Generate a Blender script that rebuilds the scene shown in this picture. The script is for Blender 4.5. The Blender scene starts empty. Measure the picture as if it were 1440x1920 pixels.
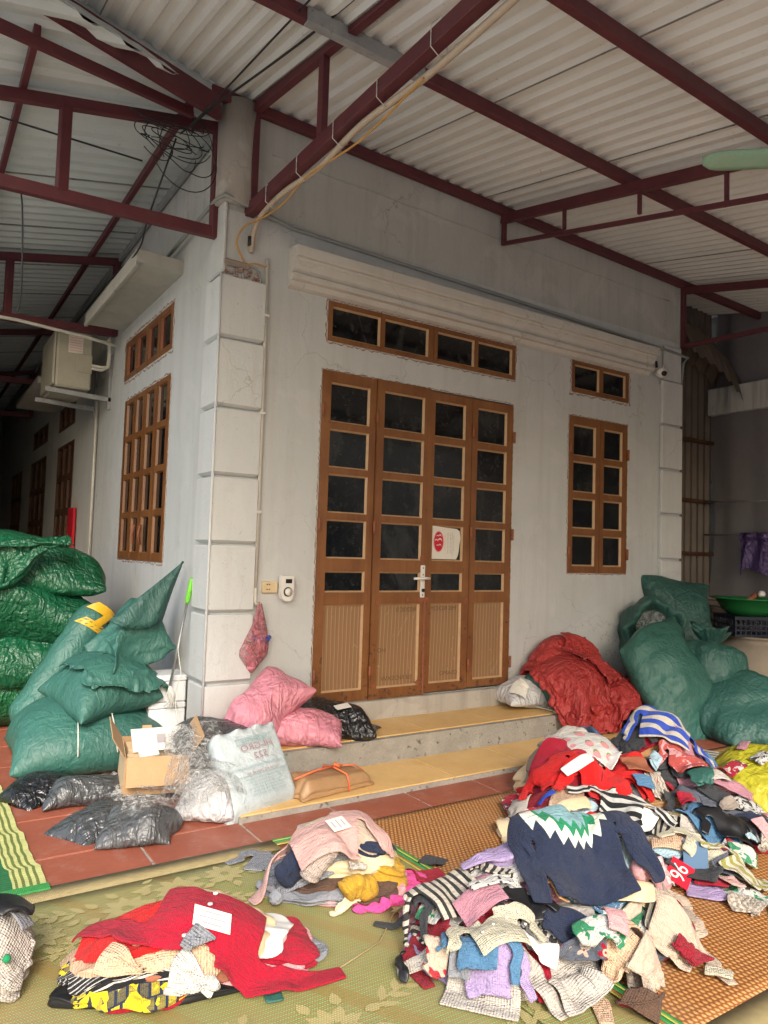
import bpy, math, random
import numpy as np
from mathutils import Vector, Matrix
R_ = math.radians
sc = bpy.context.scene
COL = sc.collection

# ------------------------------------------------------------------ camera
CAM = np.array([-1.606, -4.4, 1.37])
RT = np.array([0.834837, -0.549631, 0.030855])
UP = np.array([-0.056659, -0.030038, 0.997942])
FW = np.array([0.547573, 0.834867, 0.056218])
FPX = 1356.24
cd = bpy.data.cameras.new('camera'); cam = bpy.data.objects.new('camera', cd); COL.objects.link(cam)
cd.sensor_fit = 'HORIZONTAL'; cd.sensor_width = 36.0; cd.lens = 36.0 * FPX / 1440.0
cd.clip_start = 0.05; cd.clip_end = 500
m4 = Matrix(((RT[0], UP[0], -FW[0], CAM[0]), (RT[1], UP[1], -FW[1], CAM[1]), (RT[2], UP[2], -FW[2], CAM[2]), (0, 0, 0, 1)))
cam.matrix_world = m4
sc.camera = cam

# ------------------------------------------------------------------ light: hazy daylight from the open front-left side
world = bpy.data.worlds.new('World'); sc.world = world; world.use_nodes = True
wn = world.node_tree.nodes; wl = world.node_tree.links
bgn = wn['Background']; skyn = wn.new('ShaderNodeTexSky'); skyn.sky_type = 'NISHITA'; skyn.sun_disc = False
SUNV = Vector((0.32, 0.76, -0.56)).normalized()          # direction the light travels
skyn.sun_elevation = math.asin(-SUNV.z); skyn.sun_rotation = math.atan2(-SUNV.x, -SUNV.y)
skyn.dust_density = 4.0; skyn.air_density = 1.3
wl.new(skyn.outputs[0], bgn.inputs[0]); bgn.inputs[1].default_value = 0.15
sd = bpy.data.lights.new('sun', 'SUN'); sd.energy = 1.5; sd.angle = R_(15); sd.color = (1.0, 0.975, 0.94)
sun = bpy.data.objects.new('sun', sd); COL.objects.link(sun); sun.rotation_euler = SUNV.to_track_quat('-Z', 'Y').to_euler()
vs = sc.view_settings; vs.view_transform = 'Standard'; vs.look = 'None'; vs.gamma = 1.0; vs.use_curve_mapping = False
vs.exposure = 1.22
sc.cycles.max_bounces = 8; sc.cycles.diffuse_bounces = 5; sc.cycles.glossy_bounces = 3; sc.cycles.transmission_bounces = 6
sc.cycles.transparent_max_bounces = 16; sc.cycles.sample_clamp_indirect = 6.0; sc.cycles.caustics_reflective = False; sc.cycles.caustics_refractive = False
sc.cycles.use_denoising = True

# ------------------------------------------------------------------ pixel helpers: a point of the place seen at (x, y) on a known plane
def ray(x, y): return FW + RT * (x - 720) / FPX - UP * (y - 960) / FPX
def onz(x, y, z=0.0): d = ray(x, y); return CAM + d * (z - CAM[2]) / d[2]
def ony(x, y, Y=0.0): d = ray(x, y); return CAM + d * (Y - CAM[1]) / d[1]
def onx(x, y, X=0.0): d = ray(x, y); return CAM + d * (X - CAM[0]) / d[0]

# ------------------------------------------------------------------ objects
def tag(o, label=None, cat=None, group=None, kind=None):
    if label: o['label'] = label
    if cat: o['category'] = cat
    if group: o['group'] = group
    if kind: o['kind'] = kind
    return o
def empty(name, loc=(0, 0, 0), label=None, cat=None, group=None, kind=None, rz=0):
    o = bpy.data.objects.new(name, None); COL.objects.link(o); o.location = loc; o.rotation_euler = (0, 0, rz)
    o.empty_display_size = 0.1
    return tag(o, label, cat, group, kind)
def link(name, me, mat=None, parent=None, loc=None, rot=None):
    if mat is not None and len(me.materials) == 0: me.materials.append(mat)
    o = bpy.data.objects.new(name, me); COL.objects.link(o)
    if parent is not None: o.parent = parent
    if loc is not None: o.location = loc
    if rot is not None: o.rotation_euler = rot
    return o
def mesh_np(V, F, uv=None, smooth=False):
    me = bpy.data.meshes.new('m'); me.from_pydata([tuple(map(float, v)) for v in V] if not isinstance(V, np.ndarray) else V.tolist(), [], F if isinstance(F, list) else F.tolist())
    if uv is not None:
        l = me.uv_layers.new(name='UVMap'); idx = np.zeros(len(me.loops), dtype=np.int32); me.loops.foreach_get('vertex_index', idx)
        l.data.foreach_set('uv', np.asarray(uv, dtype=np.float32)[idx].ravel())
    if smooth: me.polygons.foreach_set('use_smooth', [True] * len(me.polygons))
    return me
class MB:
    def __init__(s): s.v = []; s.f = []; s.sm = []
    def add(s, V, F, smooth=False):
        b = len(s.v); s.v += [tuple(map(float, p)) for p in V]; s.f += [tuple(i + b for i in f) for f in F]; s.sm += [smooth] * len(F); return s
    def box(s, x0, x1, y0, y1, z0, z1, bev=0.0):
        if bev > 0:
            return s.bbox(Matrix.Translation(((x0+x1)/2, (y0+y1)/2, (z0+z1)/2)), x1-x0, y1-y0, z1-z0, bev)
        V = [(x0,y0,z0),(x1,y0,z0),(x1,y1,z0),(x0,y1,z0),(x0,y0,z1),(x1,y0,z1),(x1,y1,z1),(x0,y1,z1)]
        return s.add(V, [(0,3,2,1),(4,5,6,7),(0,1,5,4),(1,2,6,5),(2,3,7,6),(3,0,4,7)])
    def bbox(s, M, sx, sy, sz, b=0.003):
        hx, hy, hz = sx/2, sy/2, sz/2; b = min(b, hx*.9, hy*.9, hz*.9)
        V = []; F = []
        def id_(i, j, k, a): return ((i*2+j)*2+k)*3+a
        for i in (-1,1):
            for j in (-1,1):
                for k in (-1,1):
                    V += [(i*hx, j*(hy-b), k*(hz-b)), (i*(hx-b), j*hy, k*(hz-b)), (i*(hx-b), j*(hy-b), k*hz)]
        I = lambda i,j,k,a: id_(i,j,k,a)
        def q(*a): F.append(a)
        for i in (0,1):
            r = [I(i,0,0,0), I(i,1,0,0), I(i,1,1,0), I(i,0,1,0)]; F.append(tuple(r if i else r[::-1]))
            r = [I(0,i,0,1), I(0,i,1,1), I(1,i,1,1), I(1,i,0,1)]; F.append(tuple(r if i else r[::-1]))
            r = [I(0,0,i,2), I(1,0,i,2), I(1,1,i,2), I(0,1,i,2)]; F.append(tuple(r if i else r[::-1]))
        for i in (0,1):
            for j in (0,1):
                f1 = [I(i,j,0,0), I(i,j,1,0), I(i,j,1,1), I(i,j,0,1)]; F.append(tuple(f1 if (i != j) else f1[::-1]))
                f2 = [I(i,0,j,0), I(i,1,j,0), I(i,1,j,2), I(i,0,j,2)]; F.append(tuple(f2 if (i == j) else f2[::-1]))
                f3 = [I(0,i,j,1), I(1,i,j,1), I(1,i,j,2), I(0,i,j,2)]; F.append(tuple(f3 if (i != j) else f3[::-1]))
                for k in (0,1):
                    t = [I(i,j,k,0), I(i,j,k,1), I(i,j,k,2)]; F.append(tuple(t if ((i+j+k) % 2 == 1) else t[::-1]))
        return s.add([tuple(M @ Vector(v)) for v in V], F)
    def beam(s, p, q, w, h, up=(0, 0, 1), b=0.003):
        p = Vector(p); q = Vector(q); d = q - p; L = d.length; d.normalize(); u = Vector(up); x = d.cross(u); x.normalize(); u = x.cross(d)
        M = Matrix(((d.x, x.x, u.x, 0), (d.y, x.y, u.y, 0), (d.z, x.z, u.z, 0), (0, 0, 0, 1))); M.translation = (p + q) / 2
        return s.bbox(M, L, w, h, b)
    def tube(s, pts, r, n=8, cap=True):
        P = [Vector(p) for p in pts]; N = len(P); rr = r if isinstance(r, (list, tuple)) else [r] * N
        V = []; F = []; prev = None
        for i in range(N):
            t = (P[min(i+1, N-1)] - P[max(i-1, 0)]); t.normalize()
            if prev is None:
                a = Vector((0, 0, 1)) if abs(t.z) < .9 else Vector((1, 0, 0)); x = t.cross(a); x.normalize()
            else:
                x = prev - t * prev.dot(t); x.normalize()
            prev = x; y = t.cross(x)
            for k in range(n):
                a = 2*math.pi*k/n; V.append(P[i] + (x*math.cos(a) + y*math.sin(a)) * rr[i])
        for i in range(N-1):
            for k in range(n):
                k2 = (k+1) % n; F.append((i*n+k, i*n+k2, (i+1)*n+k2, (i+1)*n+k))
        if cap: F.append(tuple(range(n))[::-1]); F.append(tuple(range((N-1)*n, N*n)))
        return s.add(V, F, True)
    def lathe(s, prof, n=24, c=(0, 0, 0), M=None):
        V = []; F = []; c = Vector(c)
        for (r, z) in prof:
            for k in range(n):
                a = 2*math.pi*k/n; p = Vector((r*math.cos(a), r*math.sin(a), z)); p = (M @ p if M else p) + c; V.append(p)
        for i in range(len(prof)-1):
            for k in range(n): k2 = (k+1) % n; F.append((i*n+k, i*n+k2, (i+1)*n+k2, (i+1)*n+k))
        return s.add(V, F, True)
    def prism(s, poly, y0, y1, axis='y'):
        """poly of 2-D points extruded along an axis: (a, b) are the other two axes in x, y, z order"""
        n = len(poly)
        def P(a, b, c): return (a, c, b) if axis == 'y' else ((c, a, b) if axis == 'x' else (a, b, c))
        V = [P(a, b, y0) for a, b in poly] + [P(a, b, y1) for a, b in poly]
        F = [tuple(range(n)), tuple(range(2*n-1, n-1, -1))] + [(i, i+n, (i+1) % n + n, (i+1) % n) for i in range(n)]
        return s.add(V, F)
    def mesh(s, smooth=None):
        me = bpy.data.meshes.new('m'); me.from_pydata(s.v, [], s.f)
        me.polygons.foreach_set('use_smooth', s.sm if smooth is None else [smooth]*len(s.f)); me.update(); return me
    def build(s, name, mat, parent=None, label=None, cat=None, group=None, kind=None, fix=True, **k):
        me = s.mesh()
        if fix:
            import bmesh
            bm = bmesh.new(); bm.from_mesh(me); bmesh.ops.recalc_face_normals(bm, faces=bm.faces); bm.to_mesh(me); bm.free()
        return tag(link(name, me, mat, parent, **k), label, cat, group, kind)

# ------------------------------------------------------------------ value noise in numpy
_rng = np.random.RandomState(7); _LAT = _rng.rand(32, 32, 32).astype(np.float64)
def vnoise(p):
    p = np.asarray(p); i = np.floor(p).astype(int); f = p - i; f = f*f*(3-2*f); i &= 31; j = (i+1) & 31
    x0, y0, z0 = i[..., 0], i[..., 1], i[..., 2]; x1, y1, z1 = j[..., 0], j[..., 1], j[..., 2]; fx, fy, fz = f[..., 0], f[..., 1], f[..., 2]
    L = _LAT
    a = L[x0,y0,z0]*(1-fx)+L[x1,y0,z0]*fx; b = L[x0,y1,z0]*(1-fx)+L[x1,y1,z0]*fx
    c = L[x0,y0,z1]*(1-fx)+L[x1,y0,z1]*fx; d = L[x0,y1,z1]*(1-fx)+L[x1,y1,z1]*fx
    return ((a*(1-fy)+b*fy)*(1-fz) + (c*(1-fy)+d*fy)*fz) * 2 - 1
def fbm(p, o=4, g=0.5):
    s = 0; a = 1; p = np.asarray(p, dtype=float)
    for k in range(o): s = s + a*vnoise(p + 17.3*k); p = p*2.03; a *= g
    return s
def ridge(p, o=3):
    s = 0; a = 1; p = np.asarray(p, dtype=float)
    for k in range(o): s = s + a*(1-np.abs(vnoise(p + 9.1*k))*2.2); p = p*1.9; a *= .55
    return s
# ------------------------------------------------------------------ materials
class NT:
    def __init__(s, name):
        s.m = bpy.data.materials.new(name); s.m.use_nodes = True; s.t = s.m.node_tree; s.n = s.t.nodes; s.l = s.t.links
        s.b = s.n['Principled BSDF']; s.out = s.n['Material Output']; s._tc = None
    def tc(s, w='Object'):
        if s._tc is None: s._tc = s.n.new('ShaderNodeTexCoord')
        return s._tc.outputs[w]
    def set(s, sock, v):
        if v is None: return
        if hasattr(v, 'is_output'): s.l.new(v, sock)
        else:
            if isinstance(v, (tuple, list)) and len(v) == 3 and sock.type == 'RGBA': v = (*v, 1)
            sock.default_value = v
    def node(s, t, ins=None, out=0, **k):
        n = s.n.new(t)
        for a, b in k.items(): setattr(n, a, b)
        for a, b in (ins or {}).items(): s.set(n.inputs[a], b)
        return n.outputs[out]
    def math(s, op, a, b=0.5, c=None):
        i = {0: a, 1: b}
        if c is not None: i[2] = c
        return s.node('ShaderNodeMath', i, operation=op)
    def map(s, v, scale=(1, 1, 1), loc=(0, 0, 0), rot=(0, 0, 0)):
        return s.node('ShaderNodeMapping', {'Vector': v, 'Scale': scale, 'Location': loc, 'Rotation': rot})
    def noise(s, v, sc_=5, d=4, r=.55, dist=0, out=0):
        return s.node('ShaderNodeTexNoise', {'Vector': v, 'Scale': sc_, 'Detail': d, 'Roughness': r, 'Distortion': dist}, out)
    def vor(s, v, sc_=5, feature='F1', out=0, rnd=1.0):
        return s.node('ShaderNodeTexVoronoi', {'Vector': v, 'Scale': sc_, 'Randomness': rnd}, out, feature=feature)
    def ramp(s, v, stops, interp='LINEAR'):
        n = s.n.new('ShaderNodeValToRGB'); s.set(n.inputs[0], v); n.color_ramp.interpolation = interp; e = n.color_ramp.elements
        while len(e) < len(stops): e.new(0.5)
        for k, (p, c) in enumerate(stops):
            e[k].position = p; e[k].color = (c, c, c, 1) if isinstance(c, (int, float)) else (*c, 1)
        return n.outputs[0]
    def mix(s, f, a, b, mode='MIX'):
        n = s.n.new('ShaderNodeMix'); n.data_type = 'RGBA'; n.blend_type = mode
        s.set(n.inputs[0], f); s.set(n.inputs[6], a); s.set(n.inputs[7], b); return n.outputs[2]
    def bump(s, h, strength=.3, dist=.01, prev=None):
        i = {'Height': h, 'Strength': strength, 'Distance': dist}
        if prev is not None: i['Normal'] = prev
        return s.node('ShaderNodeBump', i)
    def sep(s, v):
        n = s.n.new('ShaderNodeSeparateXYZ'); s.set(n.inputs[0], v); return n.outputs
    def fin(s, color=None, rough=None, normal=None, metal=None, spec=None, **k):
        B = s.b.inputs
        s.set(B['Base Color'], color); s.set(B['Roughness'], rough); s.set(B['Normal'], normal); s.set(B['Metallic'], metal); s.set(B['Specular IOR Level'], spec)
        for a, b in k.items(): s.set(B[a.replace('_', ' ')], b)
        return s.m
def dirty(name, c, c2=None, rough=.7, sc_=3, bump=.2, bs=60, metal=0, amt=.5, spec=.4, world=False):
    """plain painted or bare surface with blotches, grain and a little dirt"""
    n = NT(name); tc = n.node('ShaderNodeNewGeometry') if world else n.tc()
    c2 = c2 or tuple(x*.6 for x in c)
    a = n.noise(tc, sc_, 6, .6); f = n.ramp(a, [(.35, 0), (.75, 1)])
    col = n.mix(n.math('MULTIPLY', f, amt), c, c2)
    g = n.noise(tc, bs, 4, .6); col = n.mix(.12, col, g, 'OVERLAY')
    return n.fin(col, n.math('ADD', n.math('MULTIPLY', g, .2), rough-.1), n.bump(g, bump, .004), metal, spec)
MAT = {}
def wallmat(name, base, stain, low, streak=.35, bstr=.35):
    n = NT(name); P = n.node('ShaderNodeNewGeometry')
    big = n.noise(P, 1.1, 6, .62); mid = n.noise(P, 5, 6, .65, .4); fine = n.noise(P, 90, 3, .6)
    st = n.noise(n.map(P, (9, 9, .7)), 1.0, 5, .6)
    f = n.ramp(big, [(.38, 0), (.68, 1)]); col = n.mix(n.math('MULTIPLY', f, .5), base, stain)
    col = n.mix(n.math('MULTIPLY', n.ramp(st, [(.48, 0), (.78, 1)]), streak), col, low)
    col = n.mix(n.math('MULTIPLY', n.ramp(mid, [(.6, 0), (.75, 1)]), .22), col, low)
    zz = n.sep(P)[2]; grime = n.math('MULTIPLY', n.ramp(n.math('ADD', zz, n.math('MULTIPLY', mid, .25)), [(.30, 1), (.62, 0)]), .45); col = n.mix(grime, col, (.30, .27, .23)); patch = n.ramp(n.noise(P, 2.3, 3, .5, 1.0), [(.56, 0), (.60, 1)]); col = n.mix(n.math('MULTIPLY', patch, .15), col, (.68, .68, .66)); crk = n.ramp(n.vor(n.node('ShaderNodeVectorMath', {0: P, 1: n.node('ShaderNodeVectorMath', {0: n.noise(P, 4, 4, out=1), 1: (.35, .35, .35)}, operation='MULTIPLY')}, operation='ADD'), 1.1, 'DISTANCE_TO_EDGE'), [(0, 1), (.004, 0)]); col = n.mix(n.math('MULTIPLY', n.math('MULTIPLY', crk, n.ramp(n.noise(P, .9, 2), [(.45, 0), (.6, 1)])), .6), col, (.2, .18, .16))
    specks = n.ramp(n.noise(P, 38, 2, .5), [(.70, 0), (.74, 1)]); col = n.mix(n.math('MULTIPLY', specks, .25), col, (.16, .13, .1))
    trow = n.noise(n.map(P, (14, 14, 5)), 1, 3, .5, 1.5)
    h = n.math('ADD', n.math('MULTIPLY', fine, .35), n.math('ADD', n.math('MULTIPLY', mid, .6), n.math('MULTIPLY', trow, .5)))
    return n.fin(col, .85, n.bump(h, bstr, .012), spec=.25)
MAT['wall'] = wallmat('painted plaster', (.54, .56, .57), (.43, .45, .455), (.33, .32, .29))
MAT['parapet'] = wallmat('bare render', (.47, .48, .465), (.39, .395, .38), (.28, .28, .255), .5, .5)
MAT['block'] = wallmat('block plaster', (.58, .60, .61), (.49, .51, .51), (.40, .37, .32), .25, .55)
MAT['cornice'] = wallmat('cornice plaster', (.60, .59, .56), (.50, .47, .42), (.38, .33, .27), .25, .4)
MAT['canopy'] = wallmat('canopy concrete', (.46, .45, .41), (.38, .37, .33), (.25, .23, .19), .3, .5)
MAT['column'] = wallmat('bare concrete column', (.38, .35, .32), (.25, .22, .20), (.55, .54, .52), .4, .6)
MAT['sill'] = wallmat('whitewashed sill', (.52, .50, .46), (.40, .37, .33), (.12, .10, .09), .5, .6)
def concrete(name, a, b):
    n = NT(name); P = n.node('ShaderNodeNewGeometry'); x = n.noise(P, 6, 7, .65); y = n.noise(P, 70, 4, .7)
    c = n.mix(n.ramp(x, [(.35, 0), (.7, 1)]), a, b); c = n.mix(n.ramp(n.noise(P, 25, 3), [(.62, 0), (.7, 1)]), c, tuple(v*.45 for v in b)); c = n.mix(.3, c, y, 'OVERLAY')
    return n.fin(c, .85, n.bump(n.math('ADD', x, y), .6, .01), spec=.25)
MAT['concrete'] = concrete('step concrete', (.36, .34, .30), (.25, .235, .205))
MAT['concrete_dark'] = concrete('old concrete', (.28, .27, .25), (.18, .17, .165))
MAT['ground'] = concrete('yard ground', (.52, .50, .46), (.44, .42, .38))
def tilemat(name, a, b, rough=.35, seam=None):
    n = NT(name); P = n.node('ShaderNodeNewGeometry'); oi = n.node('ShaderNodeObjectInfo', out=5)
    x = n.noise(P, 4, 6, .6); y = n.noise(P, 40, 4, .6)
    c = n.mix(n.ramp(x, [(.3, 0), (.75, 1)]), a, b); c = n.mix(n.math('MULTIPLY', oi, .22), c, tuple(v*.62 for v in a))
    dust = n.ramp(n.noise(P, 9, 5, .7), [(.52, 0), (.8, 1)]); c = n.mix(n.math('MULTIPLY', dust, .28), c, (.5, .43, .36))
    c = n.mix(.15, c, y, 'OVERLAY')
    return n.fin(c, n.math('ADD', n.math('MULTIPLY', x, .3), rough-.1), n.bump(y, .12, .003), spec=.45)
MAT['redtile'] = tilemat('terracotta tile', (.33, .095, .055), (.25, .07, .042), .42)
MAT['yellowtile'] = tilemat('yellow step tile', (.74, .48, .19), (.62, .38, .14), .36)  # yellow tile, colour brightened to carry the sunlight glow on the treads
MAT['grout'] = concrete('grout', (.42, .36, .31), (.3, .26, .22))
def woodpaint():
    n = NT('brown painted door'); P = n.node('ShaderNodeNewGeometry'); z = n.sep(P)[2]
    a = n.noise(n.map(P, (14, 14, 1.5)), 1, 5, .6, .5); b = n.noise(P, 3, 5, .6)
    c = n.mix(n.ramp(a, [(.3, 0), (.7, 1)]), (.215, .088, .030), (.15, .056, .019)); c = n.mix(n.math('MULTIPLY', n.ramp(b, [(.4, 0), (.7, 1)]), .6), c, (.29, .130, .045)); c = n.mix(n.math('MULTIPLY', n.ramp(n.noise(n.map(P, (40, 40, 1.2)), 1, 4, .7), [(.5, 0), (.75, 1)]), .55), c, (.11, .035, .012))
    low = n.ramp(n.math('MULTIPLY', z, .4), [(.1, 1), (.42, 0)])
    rust = n.ramp(n.math('ADD', n.noise(P, 22, 6, .75), n.math('MULTIPLY', low, .10)), [(.63, 0), (.68, 1)])
    c = n.mix(n.math('MULTIPLY', rust, .85), c, (.075, .03, .02)); f = n.noise(P, 120, 3)
    return n.fin(c, n.math('ADD', n.math('MULTIPLY', rust, .3), .38), n.bump(n.math('ADD', n.math('MULTIPLY', rust, -.6), f), .3, .003), spec=.45)
MAT['wood'] = woodpaint()
MAT['bead'] = dirty('glazing bead', (.54, .37, .22), (.36, .21, .10), .5, 20, .15)
MAT['rust'] = dirty('rusty hinge', (.30, .10, .05), (.08, .04, .03), .7, 40, .5, 90)
MAT['surround'] = dirty('torn plaster edge', (.22, .10, .07), (.5, .47, .43), .9, 30, .9, 60, amt=1)
def glassmat(name='dusty dark glass', dust=.03):
    n = NT(name); P = n.node('ShaderNodeNewGeometry'); a = n.noise(P, 14, 6, .75); f = n.ramp(a, [(.5, 0), (.85, 1)])
    b = n.ramp(n.noise(P, 60, 3), [(.66, 0), (.72, 1)])
    c = n.mix(f, (.004, .005, .006), (dust, dust, dust*.95)); c = n.mix(n.math('MULTIPLY', b, .12), c, (.35, .36, .36)); oi = n.node('ShaderNodeObjectInfo', out=5); sm = n.ramp(n.noise(n.map(P, (1, 1, .5), rot=(0, .6, 0)), 4, 4, .6, 1.5), [(.5, 0), (.8, 1)]); c = n.mix(n.math('MULTIPLY', n.math('MULTIPLY', sm, oi), .10), c, (.4, .42, .42))
    return n.fin(c, n.math('ADD', n.math('MULTIPLY', f, .35), .07), n.bump(n.noise(P, 3, 2), .03, .01), spec=.45)
MAT['glass'] = glassmat(); MAT['glass_dirty'] = glassmat('spotted transom glass', .05)
def panelmat():
    n = NT('brown striped lower panel'); P = n.node('ShaderNodeNewGeometry'); x = n.sep(P)[0]
    w = n.math('SINE', n.math('MULTIPLY', n.math('ADD', x, n.math('MULTIPLY', n.noise(P, .8, 2), .06)), 2*math.pi/.031)); a = n.noise(n.map(P, (30, 30, 2)), 1, 4)
    c = n.mix(n.ramp(w, [(.75, 0), (.98, 1)]), (.29, .165, .082), (.45, .31, .185)); c = n.mix(n.math('MULTIPLY', a, .5), c, (.20, .11, .055))
    s = n.ramp(n.noise(n.map(P, (3, 3, 1.2), rot=(0, .5, 0)), 5, 5, .7, 2), [(.62, 0), (.66, 1)]); c = n.mix(n.math('MULTIPLY', s, .25), c, (.6, .5, .38))
    return n.fin(c, .35, n.bump(w, .15, .003), spec=.5)
MAT['panel'] = panelmat()
def steelmat(name, a, b):
    n = NT(name); P = n.node('ShaderNodeNewGeometry'); x = n.noise(P, 7, 5, .65); y = n.noise(P, 50, 3)
    c = n.mix(n.ramp(x, [(.35, 0), (.7, 1)]), a, b); c = n.mix(n.math('MULTIPLY', n.ramp(n.noise(P, 18, 5, .7), [(.58, 0), (.66, 1)]), .5), c, (.10, .055, .035))
    return n.fin(c, .5, n.bump(y, .2, .002), spec=.4)
MAT['maroon'] = steelmat('maroon painted steel', (.120, .028, .036), (.085, .021, .030))
MAT['galv'] = steelmat('galvanised steel', (.34, .35, .36), (.22, .23, .24))
def sheetmat(name, a, b):
    n = NT(name); P = n.node('ShaderNodeNewGeometry'); x = n.noise(P, 1.3, 6, .6); oi = n.node('ShaderNodeObjectInfo', out=5)
    c = n.mix(n.ramp(x, [(.35, 0), (.7, 1)]), a, b); c = n.mix(n.math('MULTIPLY', oi, .18), c, tuple(v*.6 for v in a))
    sp = n.ramp(n.noise(P, 30, 4, .7), [(.66, 0), (.70, 1)]); c = n.mix(n.math('MULTIPLY', sp, .4), c, (.18, .15, .12))
    return n.fin(c, .5, n.bump(n.noise(P, 45, 3), .05, .003), .0, .5)
MAT['sheet'] = sheetmat('cream roof sheet underside', (.76, .78, .78), (.66, .675, .67))
MAT['sheet_haze'] = sheetmat('roof sheet tinted with bluish haze', (.66, .72, .74), (.56, .62, .64))  # side roof sheet, bluish hazy light put into its colour
MAT['rustsheet'] = sheetmat('rusty wall sheet', (.15, .115, .09), (.075, .056, .045))
MAT['pvc'] = dirty('white conduit', (.62, .60, .55), (.45, .42, .36), .45, 12, .1)
MAT['pvcgrey'] = dirty('grey pipe', (.27, .29, .29), (.2, .21, .21), .5, 12, .1)
MAT['wire'] = dirty('black wire', (.02, .02, .022), None, .5, 10, .1)
MAT['wire_orange'] = dirty('orange cable', (.55, .30, .08), None, .5, 10, .1)
MAT['wire_cream'] = dirty('cream cable', (.50, .42, .33), (.33, .26, .2), .55, 10, .1)
MAT['white'] = dirty('white plastic', (.72, .71, .68), (.58, .56, .52), .35, 15, .05)
MAT['cream'] = dirty('yellowed plastic', (.62, .50, .32), (.5, .36, .2), .4, 25, .1)
MAT['black'] = dirty('black plastic', (.012, .012, .014), None, .4, 10, .1)
MAT['paper'] = dirty('paper', (.68, .66, .60), (.6, .57, .5), .8, 15, .1)
MAT['redprint'] = dirty('red print', (.55, .01, .03), None, .6)
MAT['pinkprint'] = dirty('pink print', (.7, .35, .38), None, .6)
MAT['greyprint'] = dirty('faded print', (.36, .33, .34), None, .8)
MAT['tealprint'] = dirty('pale green print', (.38, .50, .47), None, .8)
MAT['ac'] = dirty('beige painted metal', (.40, .38, .31), (.30, .28, .22), .5, 6, .05)
MAT['foam'] = dirty('expanded foam', (.64, .66, .68), (.56, .58, .6), .75, 8, .3, 160)
MAT['card'] = dirty('cardboard', (.46, .29, .155), (.38, .23, .12), .85, 8, .2, 70)
MAT['card_in'] = dirty('cardboard inside', (.56, .43, .27), (.48, .35, .2), .85, 8, .2, 70)
MAT['kraft'] = dirty('brown wrapping', (.36, .215, .105), (.26, .15, .07), .42, 12, .5, 30)
MAT['greenpl'] = dirty('green plastic', (.02, .17, .05), None, .35, 8, .05)
MAT['fangreen'] = dirty('mint fan blade', (.25, .42, .30), (.30, .38, .27), .5, 8, .1)
MAT['crate'] = dirty('dark blue crate', (.012, .02, .04), None, .45, 8, .05)
MAT['clay'] = dirty('clay jar', (.34, .29, .235), (.25, .21, .17), .8, 5, .5, 30)
MAT['brick'] = dirty('grey old brick', (.30, .25, .21), (.16, .14, .13), .9, 9, .9, 30)
MAT['tarpwall'] = dirty('dark grey sheet cloth', (.19, .18, .195), (.13, .125, .135), .8, 2, .2, 20)
MAT['beamwhite'] = wallmat('stained beam', (.60, .61, .60), (.45, .46, .45), (.09, .09, .085), .9, .4)
MAT['lime'] = dirty('lime green grip', (.18, .62, .05), None, .4, 8, .05)
MAT['darkwood'] = dirty('dim brown frame', (.10, .045, .025), (.05, .025, .015), .6, 20)
MAT['steel'] = dirty('bright tube', (.45, .45, .45), None, .3, 8, .05, metal=.8)
MAT['tape'] = dirty('yellow packing tape', (.62, .36, .02), (.5, .28, .02), .25, 8, .1)
MAT['rope'] = dirty('orange plastic string', (.75, .18, .07), None, .5, 8, .2)
MAT['string'] = dirty('white string', (.6, .6, .56), None, .6, 8, .2)
MAT['btn'] = dirty('white button', (.75, .72, .7), None, .3, 8, .02)

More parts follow.
